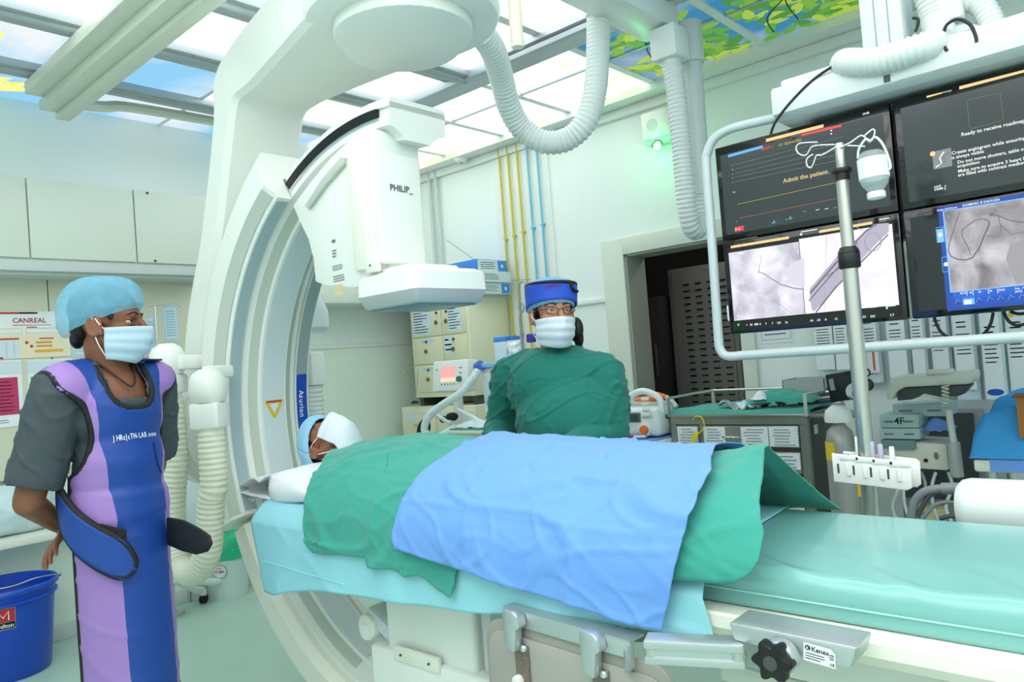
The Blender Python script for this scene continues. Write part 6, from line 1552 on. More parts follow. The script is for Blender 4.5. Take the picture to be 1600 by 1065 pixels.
G().tube([at(1482, 640, y=3.1), at(1490, 690, y=3.1)], .012, 10).obj('support_tube', CRP, mc, 80)
G().cyl(at(1490, 690, y=3.1), at(1496, 745, y=3.1), .022, n=16, bev=.004).obj('gas_strut', mat('machine_light_grey', (170, 174, 174), .4), mc)
for k, x in enumerate((1398, 1418, 1440, 1462, 1482)): 
    G().tube(spline([at(x, 738, y=3.15), at(x+6*(-1)**k, 760, y=3.12), at(x-4, 790, y=3.14), at(x+5, 815, y=3.15)], 5), .006, 6).obj('breathing_tube', (PALE, HOSE, GREYP)[k % 3], mc, 80)
G().cyl(at(1458, 790, y=3.2), at(1460, 840, y=3.2), .045, n=20, bev=.01).obj('canister', mat('yellowed_plastic', (196, 186, 140), .4), mc)
CT = mat('pale_teal_carton', (170, 192, 190), .6); CTD = mat('teal_carton', (112, 140, 140), .6)
cs = [((1374, 648), (1436, 668), 'pale carton marked 4F, upper of the small stack', CT, '4F'), ((1374, 669), (1438, 686), 'pale carton under the one marked 4F', CT, ''), ((1376, 687), (1430, 702), 'dark teal carton at the bottom of the small stack', CTD, ''), ((1394, 632), (1484, 650), 'long pale carton lying across the stack under the arm', CT, '')]
for k, (a_, b_, l, m, tx) in enumerate(cs):
    yk_ = 3.10+(.06 if k == 3 else 0); p = at(*a_, y=yk_); q = at(*b_, y=yk_)
    t = thing('carton', l, 'box', ((p.x+q.x)/2, yk_, q.z)); G().bx((p.x, yk_, q.z), (q.x, yk_+.14, p.z), .002).obj('box', m, t)
    s_ = Sheet((p.x, yk_-.0005, q.z), (1, 0, 0), (0, 0, 1)); w_ = q.x-p.x; h_ = p.z-q.z
    if k != 2: s_.rect(INKG, w_*.12, h_*.40, w_*.36, h_*.55); s_.rect(INKG, w_*.62, h_*.40, w_*.86, h_*.55)
    if tx: s_.text(INK, tx, w_*.38, h_*.28, h_*.75)
    if s_.g: s_.done(t, {INKG: 'printed_word', INK: 'lettering'})
o = lumpy(lambda u, v: V((at(1436+50*u, 655, y=3.14).x, 3.12+.12*v, at(1440, 672, y=3.12).z+.035*math.sin(PI*u)*math.sin(PI*v)+.02*noise.noise(V((u*4, v*4, 1))))), BLU, 'blue_cloth', 16, 12); tag(o, 'small crumpled blue cloth beside the pale cartons', 'cloth')

# table with blue cloths and a brown box at the far right
bt2 = thing('side_table', 'cream side table heaped with blue cloths', 'table', (-.42, 3.15, 0))
p = at(1520, 717, y=3.0)
G().bx((p.x, 3.0, p.z-.045), (.25, 3.5, p.z), .01).obj('table_top', CREAM, bt2)
for x in (p.x+.04, .2):
    for y in (3.05, 3.45): G().cyl((x, y, 0), (x, y, p.z-.04), .016, n=10).obj('leg', STEEL, bt2)
BLC = mat('cyan_blue_cloth', (58, 152, 216), .8, bump=.1, bscale=120)
G().bx((p.x+.05, 2.997, p.z-.04), (.2, 3.002, p.z+.001)).obj('blue_cover', BLU, bt2)
def heap(u, v):
    x = p.x-.01+.55*u; y = 2.99+.40*v; e = min(u*11, 1)**.5*min(v*8, 1)**.6*min((1-v)*8, 1)
    z = p.z+.004+e*(.13+.05*math.sin(u*4)+.05*noise.noise(V((x*7, y*7, 4)))+.03*ridged(V((x*4, y*4, 9)), 5))
    return V((x, y, max(z, p.z+.003)))
o = lumpy(heap, BLC, 'blue_cloth_heap', 50, 40); tag(o, 'heap of crumpled bright blue cloths on the side table', 'cloth')
q = at(1588, 650, y=2.98)
bb = thing('brown_box', 'brown cardboard box standing among the blue cloths', 'box', (q.x+.1, 3.1, q.z-.15)); BRN = mat('brown_cardboard', (176, 118, 50), .75)
qa = at(1587, 620, y=2.98); qb = at(1597, 684, y=2.98)
G().bx((qa.x, 2.98, qb.z), (qa.x+.22, 3.16, qa.z), .002).obj('box', BRN, bb); G().bx((qa.x-.01, 2.975, qa.z-.002), (qa.x+.22, 3.07, qa.z+.006)).obj('flap', mat('dark_brown_cardboard', (128, 80, 34), .75), bb)

# packets hanging on the back wall
rd_ = thing('hanging_rail', 'thin steel rail on the back wall carrying catheter packets', 'rail', (-.9, YB-.05, 1.72))
G().cyl((-1.75, YB-.06, 1.70), (.6, YB-.06, 1.70), .008, n=8).obj('bar', STEEL, rd_)
for x in (-1.7, -.6, .5): G().cyl((x, YB-.06, 1.70), (x, YB, 1.70), .006, n=6).obj('bracket', STEEL, rd_)
INKD = mat('faded_ink', (96, 106, 112), .8)
FILM = mat('clear_film_packet', (206, 224, 222), .25, alpha=.75)
specs = [(1272, 1308, 592, 'clear bundled'), (1304, 1330, 592, 'narrow clear'), (1332, 1350, 604, 'small white'), (1349, 1376, 598, 'red-striped mint'), (1386, 1421, 606, 'squarish white'), (1424, 1448, 600, 'slim clear'), (1454, 1486, 618, 'tall white'), (1489, 1526, 628, 'wide black-printed'), (1532, 1569, 650, 'long white blue-ovalled'), (1571, 1612, 640, 'rightmost tall grey-printed')]
for k, (xa_, xb2, yb_, kind) in enumerate(specs):
    yy = YB-.045-.012*(k % 3); A_ = at(xa_, 540, y=yy).x; B_ = at(xb2, 540, y=yy).x; zb2 = at(xa_, yb_, y=yy).z
    t = thing('catheter_packet', '%s catheter packet hanging on the back wall rail' % kind, 'packet', ((A_+B_)/2, yy, zb2), 'catheter packets hanging on the back wall')
    zt2 = 1.695
    G().grid(lambda u, v: V((A_+(B_-A_)*u, yy-.012*math.sin(PI*u)-.006*noise.noise(V((u*3, v*4, k)))-.0, zt2+(zb2-zt2)*v)), 6, 10).obj('film', FILM if 'clear' in kind else PAPERB, t, 60)
    s_ = Sheet((A_, yy-.022, zb2), (1, 0, 0), (0, 0, 1)); w_ = B_-A_; h_ = zt2-zb2
    s_.rect(PAPER, w_*.1, h_*.08, w_*.9, h_*.62)
    s_.lines(INKG, w_*.2, h_*.30, w_*.8, h_*.45, 6, .28); s_.lines(INKD, w_*.25, h_*.47, w_*.75, h_*.53, 2, .3)
    if k % 3 == 0: s_.disc(YELLOW, w_*.35, h_*.56, .012, l=.0016)
    if 'striped' in kind: s_.rect(mat('red_orange_print', (226, 96, 70), .6), w_*.55, h_*.1, w_*.68, h_*.25, .0016)
    if 'oval' in kind: s_.disc(BLUEP, w_*.5, h_*.14, w_*.36, .016, l=.0016)
    s_.done(t, {PAPER: 'card', INKG: 'lettering', INKD: 'lettering', YELLOW: 'printed_dot', BLUEP: 'printed_oval'})
nt_ = thing('paper_notice', 'white paper notice taped to the wall beside the doorway', 'notice', (-1.7, YB-.01, 1.3))
p = at(1186, 514, y=YB-.004); q = at(1240, 528, y=YB-.004)
G().bx((p.x, YB-.004, q.z-.02), (q.x, YB, p.z+.2)).obj('sheet', PAPER, nt_); s_ = Sheet((p.x, YB-.0045, q.z-.02), (1, 0, 0), (0, 0, 1)); s_.frame(INKG, .012, .02, q.x-p.x-.012, p.z-q.z+.2, .002); s_.lines(INKG, .03, .04, q.x-p.x-.03, .2, 7, .3); s_.done(nt_, {INKG: 'lettering'})
# ================================================================ beige lockers and the things round the ventilator
YL = 3.75
lk2 = thing('beige_locker', 'beige wall of small lockers with papers taped on its doors', 'locker', (-4.05, 3.95, 1.04))
zx = lambda x, y: at(x, y, y=YL)
lx0 = -4.375; lx1 = -3.745; zb_ = 1.085; zt_ = 1.80; xm = zx(691, 500).x
G().bx((lx0, YL, zb_), (lx1, 4.17, zt_), .006).obj('body', BEIGE, lk2)
zrow = [zb_+.035, zx(690, 568).z, zx(690, 524).z, zt_-.03]
DRB = mat('beige_door_paint', (232, 226, 192), .45)
for r in range(3):
    for ci, (a, b) in enumerate(((lx0+.025, xm-.003), (xm+.003, lx1-.025))):
        d = G().bx((a, YL-.012, zrow[r]+.004), (b, YL, zrow[r+1]-.004), .004).obj('door', DRB, lk2)
        lkx = b-.05 if ci == 0 and r == 2 else (a+.05 if r == 2 else (a+b)/2-.02)
        G().cyl((lkx, YL-.012, zrow[r]+.10), (lkx, YL-.022, zrow[r]+.10), .016, n=16, bev=.003).obj('lock', mat('brass_lock', (140, 120, 84), .35, .8), d)
        G().cyl((lkx+.01, YL-.012, zrow[r]+.17), (lkx+.01, YL-.020, zrow[r]+.17), .010, n=12).obj('knob', DGREY, d)
        s_ = Sheet((a, YL-.0125, zrow[r]), (1, 0, 0), (0, 0, 1)); w_ = b-a; h_ = zrow[r+1]-zrow[r]
        if r == 2: u0, u1, v0, v1 = (.04, .66, .08, .95) if ci == 0 else (.26, .84, .1, .95)
        elif r == 1: u0, u1, v0, v1 = (.25, .75, .78, .92) if ci == 0 else (.03, .42, .35, .95)
        else: u0, u1, v0, v1 = (.25, .75, .80, .92)
        s_.rect(PAPERB, w_*u0, h_*v0, w_*u1, h_*v1); s_.lines(INKG, w_*(u0+.05), h_*(v0+.04), w_*(u1-.05), h_*(v1-.04), 9 if r == 2 else 3, .3, .5)
        s_.done(d, {PAPERB: 'taped_paper', INKG: 'lettering'})
for x in (lx0+.03, lx1-.03): G().bx((x-.02, YL+.03, 1.02), (x+.02, 4.1, zb_)).obj('foot', DGREY, lk2)
lc_ = thing('drawer_cabinet', 'low beige drawer cabinet standing under the lockers', 'cabinet', (-4.2, 3.9, 0))
G().bx((-4.50, 3.70, .06), (-3.70, 4.17, 1.02), .006).obj('body', BEIGE, lc_); G().bx((-4.48, 3.74, 0), (-3.72, 4.15, .06)).obj('plinth', DGREY, lc_)
for r in range(4):
    for a, b in ((-4.48, -4.11), (-4.09, -3.72)):
        d = G().bx((a, 3.688, .10+.225*r), (b, 3.70, .31+.225*r), .004).obj('drawer', DRB, lc_)
        G().bx(((a+b)/2-.05, 3.674, .20+.225*r), ((a+b)/2+.05, 3.690, .222+.225*r), .004).obj('handle', STEEL, d)
        for u in (.05, .22): G().bx((a+u, 3.686, .24+.225*r), (a+u+.11, 3.689, .30+.225*r)).obj('paper_label', PAPERB, d)
# cartons on the lockers
qx = at(745, 420, y=3.80).x
CB = mat('carton_blue', (66, 142, 232), .55); CWH = mat('carton_white', (216, 230, 232), .6)
for k, (z0, z1, fm, l) in enumerate(((1.80, 1.88, CWH, 'lowest carton, white with a blue square, on top of the lockers'), (1.882, 1.96, CWH, 'middle white carton in the stack on the lockers'), (1.962, 2.05, CB, 'topmost carton, blue sided, on top of the lockers'))):
    t = thing('carton', l, 'box', (qx-.2, 3.95, z0)); dxx = (.02, .035, 0)[k]
    G().bx((qx-.40+dxx, 3.80, z0), (qx+dxx, 4.12, z1), .002).obj('box', fm if k == 2 else CWH, t)
    s_ = Sheet((qx+dxx+.0005, 3.80, z0), (0, 1, 0), (0, 0, 1)); h_ = z1-z0
    s_.rect(CWH, .01, .004, .31, h_-.004); s_.lines(INKG, .04, .015, .2, h_-.015, 4, .3)
    if k != 1: s_.rect(CB, .22, .006, .31, h_-.006, .0016); s_.disc(CWH, .265, h_/2, .014, l=.002)
    s_.done(t, {CWH: 'carton_face', INKG: 'lettering', CB: 'blue_square'})

# ventilator
YV = 3.25
vt = thing('ventilator', 'white ventilator with a pink-lit screen tilted beside tall canisters', 'ventilator', (-3.4, 3.4, 0))
V_ = lambda x, y, d=0: at(x, y, y=YV+d)
rot = Mx.Rotation(-.12, 3, 'X'); c = V_(702, 588); 
w_ = (V_(730, 588)-V_(675, 588)).length; h_ = (V_(700, 564)-V_(700, 612)).length
MW = mat('monitor_white', (238, 240, 236), .35)
G().box(c+V((0, .05, 0)), (w_, .09, h_), rot, .012).obj('screen_case', MW, vt)
fo = c+V((0, .05, 0))+rot @ V((-w_/2, -.0455, -h_/2)); s_ = Sheet(fo, (1, 0, 0), rot @ V((0, 0, 1)))
SP = mat('pink_lcd', (236, 170, 166), .3, emit=.9); SO = mat('peach_lcd', (244, 214, 186), .3, emit=.9)
s_.rect(SP, w_*.24, h_*.42, w_*.66, h_*.80); s_.rect(SO, w_*.24, h_*.30, w_*.66, h_*.44, .0014)
for k in range(5): s_.disc(DGREY, w_*(.27+.09*k), h_*.22, .005, l=.0014)
s_.rect(YELLOW, w_*.08, h_*.68, w_*.16, h_*.74); s_.rect(SC_SKY, w_*.08, h_*.55, w_*.16, h_*.60); s_.rect(INKG, w_*.76, h_*.72, w_*.84, h_*.75); s_.rect(INKG, w_*.76, h_*.56, w_*.84, h_*.59)
s_.done(vt, {SP: 'screen', SO: 'screen_strip', DGREY: 'keys'})
q = fo+V((1, 0, 0))*w_*.79+(rot @ V((0, 0, 1)))*h_*.38; G().cyl(q, q+V((0, -.02, 0)), .018, n=18, bev=.003).obj('dial', mat('teal_knob', (40, 110, 110), .4), vt)
G().bx(V_(700, 612)+V((-.02, .05, -.25)), V_(700, 612)+V((.03, .10, .02)), .006).obj('stem', MW, vt)
a = V_(752, 575); b = V_(790, 650)
G().bx((a.x, YV, .45), (b.x+.06, YV+.35, a.z), .012).obj('column', MW, vt)
G().bx((a.x-.03, YV-.02, a.z), (b.x+.06, YV+.36, a.z+.03), .006).obj('blue_tray', mat('pale_blue_tray', (150, 190, 232), .5), vt)
for k in range(2): G().bx((a.x+.015+.075*k, YV-.014, a.z-.22), (a.x+.08+.075*k, YV, a.z-.03), .006).obj('canister_window', mat('canister_clear', (206, 220, 222), .2), vt)
for k in range(3): G().cyl((a.x+.03+.05*k, YV-.012, a.z-.30), (a.x+.03+.05*k, YV, a.z-.30), .014, n=16).obj('dial', DGREY, vt)
G().bx((-3.75, YV-.05, .10), (-3.05, YV+.40, .45), .02).obj('base_cabinet', MW, vt)
for x in (-3.68, -3.12):
    for y in (YV, YV+.34): G().cyl((x-.015, y, .05), (x+.015, y, .05), .05, n=16).obj('caster', RUBBER, vt)
bh = thing('breathing_hose', 'thick translucent white breathing hose looping down from the ventilator', 'hose', V_(700, 640, -.1))
HZ = mat('milky_hose', (222, 236, 236), .3)
G().tube(spline([V_(748, 576, -.02), V_(742, 586, -.05), V_(722, 612, -.1), V_(695, 630, -.12), V_(675, 645, -.12), V_(665, 660, -.12), V_(664, 674, -.12), V_(675, 682, -.1), V_(690, 680, -.1), V_(700, 674, -.08), V_(712, 668, -.06)], 8), .024, 12, (.014, .002)).obj('hose', HZ, bh, 80)
G().cyl(V_(745, 574, -.02), V_(752, 570, -.02), .03, n=16).obj('hose_cuff', mat('blue_cuff', (70, 110, 200), .5), bh)
# trolley with plastic wrap in front of it
tb_ = thing('instrument_trolley', 'low beige trolley with a green top behind the patient', 'trolley', (-3.3, 3.2, 0))
p = V_(708, 672, -.12); 
G().bx((p.x, YV-.12, .10), (p.x+.62, YV-.06+.0, p.z-.015), .006).obj('front', BEIGE, tb_); G().bx((p.x-.01, YV-.16, p.z-.015), (p.x+.64, YV-.02, p.z+.004), .003).obj('top', CREAM, tb_); G().bx((p.x, YV-.15, p.z+.004), (p.x+.63, YV-.03, p.z+.014), .003).obj('green_liner', GRN, tb_)
G().cyl((p.x+.16, YV-.122, p.z-.06), (p.x+.16, YV-.135, p.z-.06), .012, n=12).obj('knob', CHROME, tb_)
G().bx((p.x, YV-.12, 0), (p.x+.62, YV-.06, .1)).obj('plinth', DGREY, tb_)
o = lumpy(lambda u, v: V((V_(712, 660, -.1).x+.28*u, YV-.14+.12*v, p.z+.018+.045*math.sin(PI*v)*math.sin(PI*min(1, u*1.1))**.5*(.5+u)+.016*noise.noise(V((u*6, v*5, 2))))), mat('crumpled_plastic', (222, 234, 236), .25), 'plastic_wrap', 30, 20); tag(o, 'crumpled clear plastic wrap lying on the low beige trolley', 'wrap'); md = o.modifiers.new('t', 'SOLIDIFY'); md.thickness = .004
o = G().tube(spline([V_(715, 640, -.06), V_(725, 645, -.06), V_(740, 652, -.08), V_(755, 662, -.08), V_(768, 658, -.08)], 6), .014, 8).obj('plastic_sleeve', mat('crumpled_plastic', (222, 234, 236), .25), None, 80); tag(o, 'pale plastic sleeve draped behind the plastic wrap', 'sleeve')
bg_ = thing('breathing_bag', 'black rubber breathing bag hanging beside the drawer cabinet', 'bag', V_(660, 665))
G().ball(V_(662, 670, -.05), (.045, .04, .075), Mx.Rotation(.5, 3, 'Y'), 3).obj('bag', RUBBER, bg_, 80); G().cyl(V_(670, 655, -.05), V_(676, 648, -.05), .014).obj('neck', GREYP, bg_)
o = G().ball(V_(706, 651, -.03), (.05, .03, .028), Mx.Rotation(-.1, 3, 'Y'), 3).ball(V_(693, 655, -.03), (.03, .025, .022), None, 2).obj('black_mask_valve', RUBBER, None, 80); tag(o, 'black rubber mask valve lying by the breathing hose', 'mask')
o = G().tube(spline([V_(683, 648, -.03), V_(688, 652, -.04), V_(697, 657, -.05), V_(706, 660, -.05)], 5), .014, 8, (.012, .002)).obj('connector_hose', HZ, None, 80); tag(o, 'short pale ribbed connector lying beside the black mask valve', 'hose')
# bent hook stand left of the lockers
hs_ = thing('hook_stand', 'thin dark bent wire hook stand against the wall by the lockers', 'stand', V_(650, 626, .4))
G().tube(spline([V_(630, 572, .4), V_(630, 580, .4), V_(635, 584, .4), V_(641, 578, .4), V_(644, 574, .4), V_(652, 574, .4), V_(652, 600, .4), V_(648, 626, .4)], 6), .0035, 6).obj('wire', STEEL, hs_, 80)
G().lathe([(0, 0), (.03, 0), (.027, .012), (.012, .02), (0, .02)], V_(648, 630, .4), n=18).obj('foot', BLACK, hs_)
# second drip pole behind the woman
ip = thing('hook_pole', 'slim grey pole with a double hook behind the woman', 'drip stand', (at(815, 560, y=3.3).x, 3.3, 0))
a = at(813, 500, y=3.3); G().cyl((a.x, 3.3, 0), (a.x, 3.3, a.z+.02), .009, n=10).obj('pole', GREYP, ip)
G().tube(spline([a, at(812, 470, y=3.3), at(811, 455, y=3.3), at(812, 443, y=3.3), at(817, 440, y=3.3), at(822, 444, y=3.3), at(823, 452, y=3.3)], 5), .006, 8).obj('hook', GREYP, ip, 80)
G().tube(spline([at(813, 490, y=3.3), at(811, 478, y=3.3), at(815, 474, y=3.3), at(819, 480, y=3.3), at(816, 488, y=3.3)], 5), .005, 8).obj('clamp', GREYP, ip, 80)
G().cyl((a.x, 3.3, 0), (a.x, 3.3, .03), .06, n=24).obj('foot', GREYP, ip)
o = G().tube([at(698, 375, y=4.15), at(735, 401, y=4.15), at(792, 460, y=4.12)], .003, 5).tube([at(770, 440, y=4.12), at(830, 436, y=4.12)], .003, 5).obj('wall_wire', GREYP, None, 80); tag(o, 'thin wire sagging along the back wall past the gas pipes', 'wire')
# bottles and boxes behind the woman's shoulder
for k, (x0, x1, y0_, y1_, l, kind) in enumerate(((771, 793, 527, 566, 'white box with a blue lid beside the woman\'s shoulder', 'b'), (793, 823, 532, 566, 'rumpled clear bag of supplies beside the white box', 'w'))):
    p = at(x0, y0_, y=3.35); q = at(x1, y1_, y=3.35)
    if kind == 'b':
        t = thing('supply_box', l, 'box', ((p.x+q.x)/2, 3.4, q.z)); G().bx((p.x, 3.35, q.z), (q.x, 3.48, p.z-.03), .003).obj('box', CWH, t); G().bx((p.x-.002, 3.348, p.z-.03), (q.x+.002, 3.482, p.z), .004).obj('lid', CB, t)
    else:
        o = lumpy(lambda u, v: V((p.x+(q.x-p.x)*u, 3.34-.04*math.sin(PI*u)*math.sin(PI*v)+.03*noise.noise(V((u*5, v*5, 6))), q.z+(p.z-q.z)*v)), mat('rumpled_film', (226, 232, 240), .3), 'supply_bag', 20, 16); tag(o, l, 'bag')
o = G().box(at(830, 528, y=3.32), (.05, .04, .05), .3, .008).obj('violet_pouch', mat('violet_blue_cloth', (56, 48, 170), .6)); tag(o, 'small violet-blue pouch behind the woman\'s neck', 'pouch')

# ================================================================ left wall: notices, bucket, bin, stand
def board(name, label, p0, p1, x=-4.60, thick=.006, m=PAPER):
    a = at(*p0, x=x); b = at(*p1, x=x); t = thing(name, label, 'notice', (x, (a.y+b.y)/2, b.z))
    G().bx((x-thick, a.y, b.z), (x, b.y, a.z)).obj('sheet', m, t); s = Sheet((x+.0005, a.y, b.z), (0, 1, 0), (0, 0, 1)); return t, s, b.y-a.y, a.z-b.z
CRM = mat('cream_print', (240, 226, 196), .8); GRNP = mat('green_print', (84, 176, 84), .7); MAG = mat('magenta_print', (190, 56, 100), .7)
t, s, W2, H2 = board('notice_board', 'printed wall board headed CANREAL in red', (-40, 487), (110, 556))
s.rect(RED, 0, H2*.95, W2*.62, H2*.99); s.rect(INK, W2*.46, H2*.952, W2*.66, H2*.985, .0014)
s.text(mat('dark_red_print', (170, 44, 58), .6), 'CANREAL', W2*.38, H2*.76, H2*.145); s.rect(RED, W2*.38, H2*.70, W2*.58, H2*.715); s.rect(BLUEP, W2*.58, H2*.70, W2*.80, H2*.71)
s.rect(CRM, .0, .0, W2*.98, H2*.50, .0012)
for k in range(2): s.frame(YELLOW, W2*(.05+.47*k), H2*.53, W2*(.48+.47*k), H2*.64, .002); s.rect(RED, W2*(.1+.43*k), H2*.65, W2*(.24+.4*k), H2*.67)
s.rect(PAPERB, W2*.02, H2*.02, W2*.44, H2*.38, .0016); s.rect(RED, W2*.1, H2*.40, W2*.44, H2*.435, .0016)
for k in range(5): s.rect(INKG, W2*(.06+.08*k), H2*.03, W2*(.063+.08*k), H2*.37, .002)
s.rect(RED, W2*.66, H2*.40, W2*.82, H2*.425, .0016)
for k, (y0_, m) in enumerate(((.31, RED), (.23, RED))): s.rect(m, W2*.62, H2*y0_, W2*.80, H2*(y0_+.015), .0016); s.rect(YELLOW, W2*.62, H2*(y0_+.018), W2*.80, H2*(y0_+.045), .0016); s.disc(RED, W2*(.52+.05*k), H2*(y0_+.02), .008, l=.0016)
s.rect(mat('amber_print', (232, 176, 50), .6), W2*.60, H2*.11, W2*.92, H2*.17, .0016); s.rect(RED, W2*.22, H2*.0, W2*.26, H2*.04, .002)
for k in range(2): s.lines(INKG, W2*(.84+.08*k), H2*.23, W2*(.89+.08*k), H2*.33, 3, .4)
s.done(t, {CRM: 'printed_field', YELLOW: 'printed_box', RED: 'printed_bar', PAPERB: 'printed_table'})
for k, (p0, p1, c, l) in enumerate((((-60, 566), (39, 664), MAG, 'magenta notice sheet in a clear sleeve on the wall'), ((42, 563), (118, 655), GRNP, 'green notice sheet in a clear sleeve beside the magenta one'))):
    t, s, W2, H2 = board('notice_sheet', l, p0, p1)
    s.rect(c, W2*.05, H2*.18, W2*.92, H2*.74); s.lines(PAPERB, W2*.1, H2*.22, W2*.45, H2*.70, 9, .2, .3); s.lines(PAPERB, W2*.52, H2*.22, W2*.86, H2*.70, 9, .2, .3); s.rect(PAPERB, W2*.0, H2*.80, W2*.98, H2*.98, .0012); s.lines(INKG, W2*.1, H2*.05, W2*.8, H2*.12, 2, .25)
    s.done(t, {c: 'printed_table', PAPERB: 'lettering'})
for k, (p0, p1, l) in enumerate((((112, 500), (146, 556), 'pale blue paper behind the man\'s nape'), ((228, 492), (246, 550), 'pale blue paper just past the man\'s face'), ((252, 476), (282, 532), 'pale blue chart sheet held on the wire frame'))):
    t, s, W2, H2 = board('wall_paper_sheet', l, p0, p1, m=PAPERB); s.frame(SC_SKY if False else INKG, .008, .008, W2-.008, H2-.008, .0015); s.lines(mat('pale_blue_ink', (150, 196, 220), .8), W2*.2, H2*.12, W2*.8, H2*.85, 10, .4, .2); s.done(t)
wf = thing('wire_frame', 'thin steel wire frame stand in front of the wall charts', 'stand', at(246, 545, x=-4.5))
G().tube([at(228, 479, x=-4.45), at(241, 476, x=-4.45), at(276, 474, x=-4.45), at(284, 480, x=-4.45)], .004, 6).obj('top_wire', STEEL, wf, 80); q = at(242, 477, x=-4.45); G().cyl(q, (q.x, q.y, 0), .006, n=8).obj('upright', STEEL, wf); G().cyl((q.x, q.y, 0), (q.x, q.y, .02), .05, n=20).obj('foot', STEEL, wf)
for k, (x, c) in enumerate(((207, (150, 214, 236)), (215, (226, 214, 236)), (224, (196, 170, 220)), (232, (226, 206, 120)), (240, (176, 214, 240)))):
    p = at(x, 556, x=-4.55); q = at(x+7.2, 612, x=-4.55)
    o = G().bx((-4.60, p.y, 1.30), (-4.52, q.y, p.z), .002).obj('file_folder', mat('folder_%d' % k, c, .6)); tag(o, '%s folder in the row on the wall rack behind the man' % ('cyan', 'pale lilac', 'violet', 'yellow', 'pale blue')[k], 'folder', 'folders in the wall rack')
o = G().bx((XL, at(200, 610, x=-4.55).y, 1.28), (-4.50, at(252, 610, x=-4.55).y, 1.30), .003).obj('folder_shelf', PALE); tag(o, 'thin pale shelf carrying the coloured folders', 'shelf')
# bucket
BK = mat('blue_bucket_plastic', (22, 74, 192), .35)
bx0 = V((-4.33, 1.08, 0)); bk = thing('bucket', 'large blue plastic bucket with a wire handle by the wall', 'bucket', bx0)
bkc = at(-2, 1020, z=0.0); bkc = V((-4.36, 1.03, 0))
H_ = .43
G().lathe([(0, 0), (.170, 0), (.178, .01), (.212, H_-.03), (.226, H_-.028), (.230, H_-.02), (.228, H_-.008), (.222, H_), (.212, H_-.004), (.168, .02), (0, .02)], bkc, n=48).obj('shell', BK, bk, 40)
G().lathe([(.214, H_-.075), (.222, H_-.07), (.222, H_-.06), (.216, H_-.055)], bkc, n=48).obj('rim_ring', BK, bk, 40)
G().tube(spline([bkc+V((.0, .226, H_-.03)), bkc+V((.05, .235, H_-.01)), bkc+V((.15, .1, H_+.02)), bkc+V((.17, 0, H_+.012)), bkc+V((.15, -.1, H_+.012)), bkc+V((.05, -.235, H_-.01)), bkc+V((0, -.226, H_-.03))], 6), .004, 6).obj('handle', STEEL, bk, 80)
# label facing the room
lab = G(); aa = math.radians(-18)
def bks(a, z, off=.001): r = .178+(.212-.178)*(z-.01)/(H_-.04)+off; return bkc+V((r*math.cos(a), r*math.sin(a), z))
def fcurve(a0, a1, z0, z1, off): return lambda u, v: bks(a0+(a1-a0)*u, z0+(z1-z0)*v, off)
ac = math.atan2(-1.03, 4.36)-.02
G().grid(fcurve(ac-.26, ac+.20, .255, .355, .0015), 8, 3).obj('label', mat('pale_label', (210, 190, 180), .5), bk, 80)
G().grid(fcurve(ac-.25, ac+.19, .292, .352, .0025), 8, 3).obj('label_red', RED, bk, 80); G().grid(fcurve(ac-.25, ac+.19, .258, .290, .0025), 8, 3).obj('label_black', INK, bk, 80)
g = G(); o = bks(ac-.12, .302, .012); g.tube([bks(ac+da, zz, .004) for da, zz in ((-.13, .300), (-.13, .342), (-.03, .312), (.07, .342), (.07, .300))], .0035, 6); o = bks(ac-.16, .267, .012); text(g, 'milton', o, bks(ac+.1, .267, .012)-o, (0, 0, 1), .026)
g.obj('lettering', PAPER, bk, None)
# bin with green liner
bc = at(348, 912, z=0.0); bc = V((-4.52, at(356, 900, x=-4.52).y, 0))
wb_ = thing('waste_bin', 'pale round waste bin with a green liner by the wall', 'bin', bc)
c1 = at(362, 830, x=-4.45)
G().lathe([(0, 0), (.112, 0), (.115, .02), (.126, .29), (.128, .30), (0, .30)], bc, n=36).obj('shell', mat('bin_white', (206, 222, 218), .4), wb_, 40)
LN = mat('green_liner', (40, 190, 140), .35, alpha=.9)
G().loft([[bc+V(((r+.006*math.sin(k*5+z*40))*math.cos(2*PI*k/36), (r+.006*math.sin(k*5+z*40))*math.sin(2*PI*k/36), z)) for k in range(36)] for r, z in ((.130, .24), (.133, .30), (.128, .36), (.10, .40), (.05, .39), (.01, .37))], False).obj('liner', LN, wb_, 80)
ac = math.atan2(-bc.y, -bc.x)-.35
s_ = Sheet(bc+V((.125*math.cos(ac), .125*math.sin(ac), .18)), (-math.sin(ac), math.cos(ac), 0), (0, 0, 1)); s_.disc(INKG, 0, 0, .042, .040); s_.disc(PAPERB, 0, 0, .039, .037, l=.0016); s_.text(RED, 'PUMA', -.030, -.008, .022, .002); s_.rect(mat('amber_print', (232, 176, 50), .6), -.02, .015, .01, .024, .002); s_.done(wb_, {PAPERB: 'label', RED: 'lettering'})
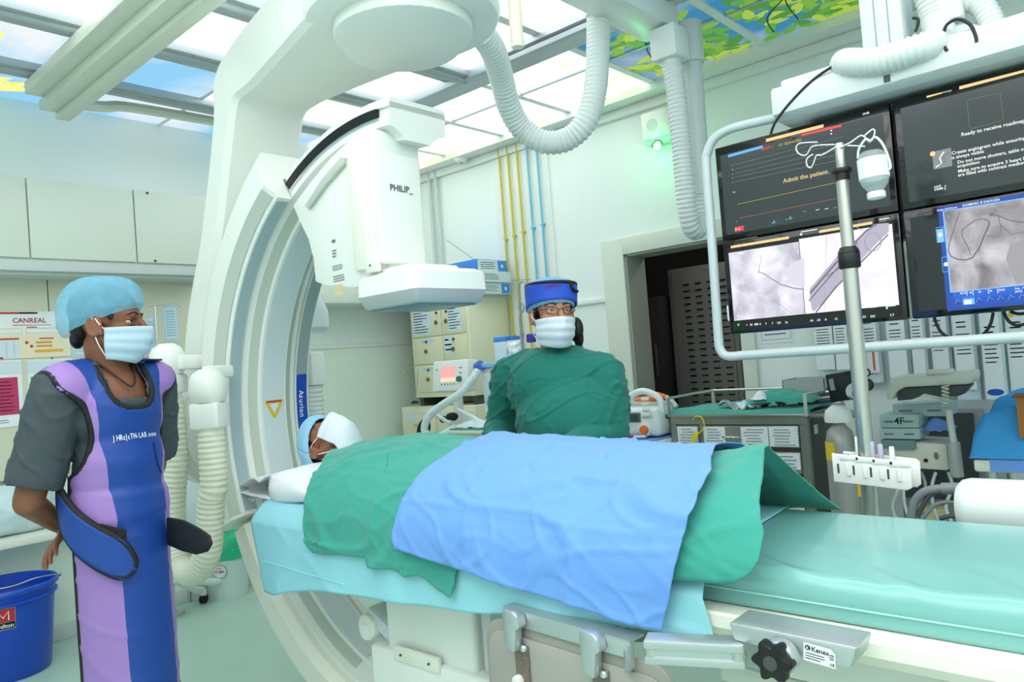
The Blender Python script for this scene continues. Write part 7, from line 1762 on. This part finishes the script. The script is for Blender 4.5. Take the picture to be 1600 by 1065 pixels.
# wheeled white stand behind the man
wst = thing('wheeled_stand', 'white five-legged wheeled base behind the man by the hose', 'stand', (-3.6, 1.45, 0))
hub = at(272, 905, z=.08); tips = [at(318, 933, z=.035), at(356, 917, z=.06), at(300, 895, z=.05), at(240, 915, z=.05)]
hub = at(268, 903, x=-4.22)
for k, e in enumerate(tips[:2]+[V((hub.x-.2, hub.y-.12, .035)), V((hub.x+.12, hub.y-.28, .035))]):
    o = G().tube([hub, hub.lerp(e, .7)+V((0, 0, .015)), e+V((0, 0, .045))], lambda t: .024-.006*t, 10, flat=(1, .7)).obj('leg', WHITE, wst, 80)
    G().cyl(e+V((0, 0, .01)), e+V((0, 0, .05)), .018, n=14, bev=.004).obj('caster_housing', WHITE, o)
    G().cyl((e.x-.012, e.y-.008, .028), (e.x+.012, e.y+.008, .028), .028, n=16).obj('caster', RUBBER, o)
G().cyl(hub, hub+V((0, 0, .75)), .02, n=14).obj('post', WHITE, wst); G().cyl(hub+V((0, 0, -.02)), hub+V((0, 0, .07)), .045, n=18, bev=.006).obj('hub', WHITE, wst)
# white bags low on the left wall
o = lumpy(lambda u, v: V((-4.56-.02+.10*math.sin(PI*u)**.5*math.sin(PI*v)**.6+.02*noise.noise(V((u*5, v*5, 3))), .9+.42*u, .62+.26*v)), mat('pale_bag', (206, 228, 234), .3), 'plastic_bag', 24, 18); tag(o, 'pale clear plastic bag lying against the wall above the bucket', 'bag')
o = G().bx((XL, .6, .58), (-4.42, 1.42, .62), .004).obj('wall_ledge', CREAM); tag(o, 'low cream ledge on the wall behind the bucket', 'ledge')
# low white units seen behind the hoses
cb = thing('storage_unit', 'low white storage unit with grey side seen behind the pivot hoses', 'unit', at(300, 790, x=-4.3))
a = at(283, 740, x=-4.55); b = at(345, 740, x=-4.55)
G().bx((XL, a.y, .42), (-4.55, b.y-.07, a.z), .005).obj('body', CWH, cb); G().bx((XL, b.y-.07, .40), (-4.545, b.y, a.z-.02), .004).obj('side', GREYP, cb); G().bx((XL, a.y, a.z), (-4.535, b.y-.05, a.z+.02), .004).obj('top', WHITE, cb)
for y in (a.y+.03, b.y-.04): G().cyl((-4.62, y, 0), (-4.62, y, .42), .012, n=10).obj('leg', STEEL, cb)
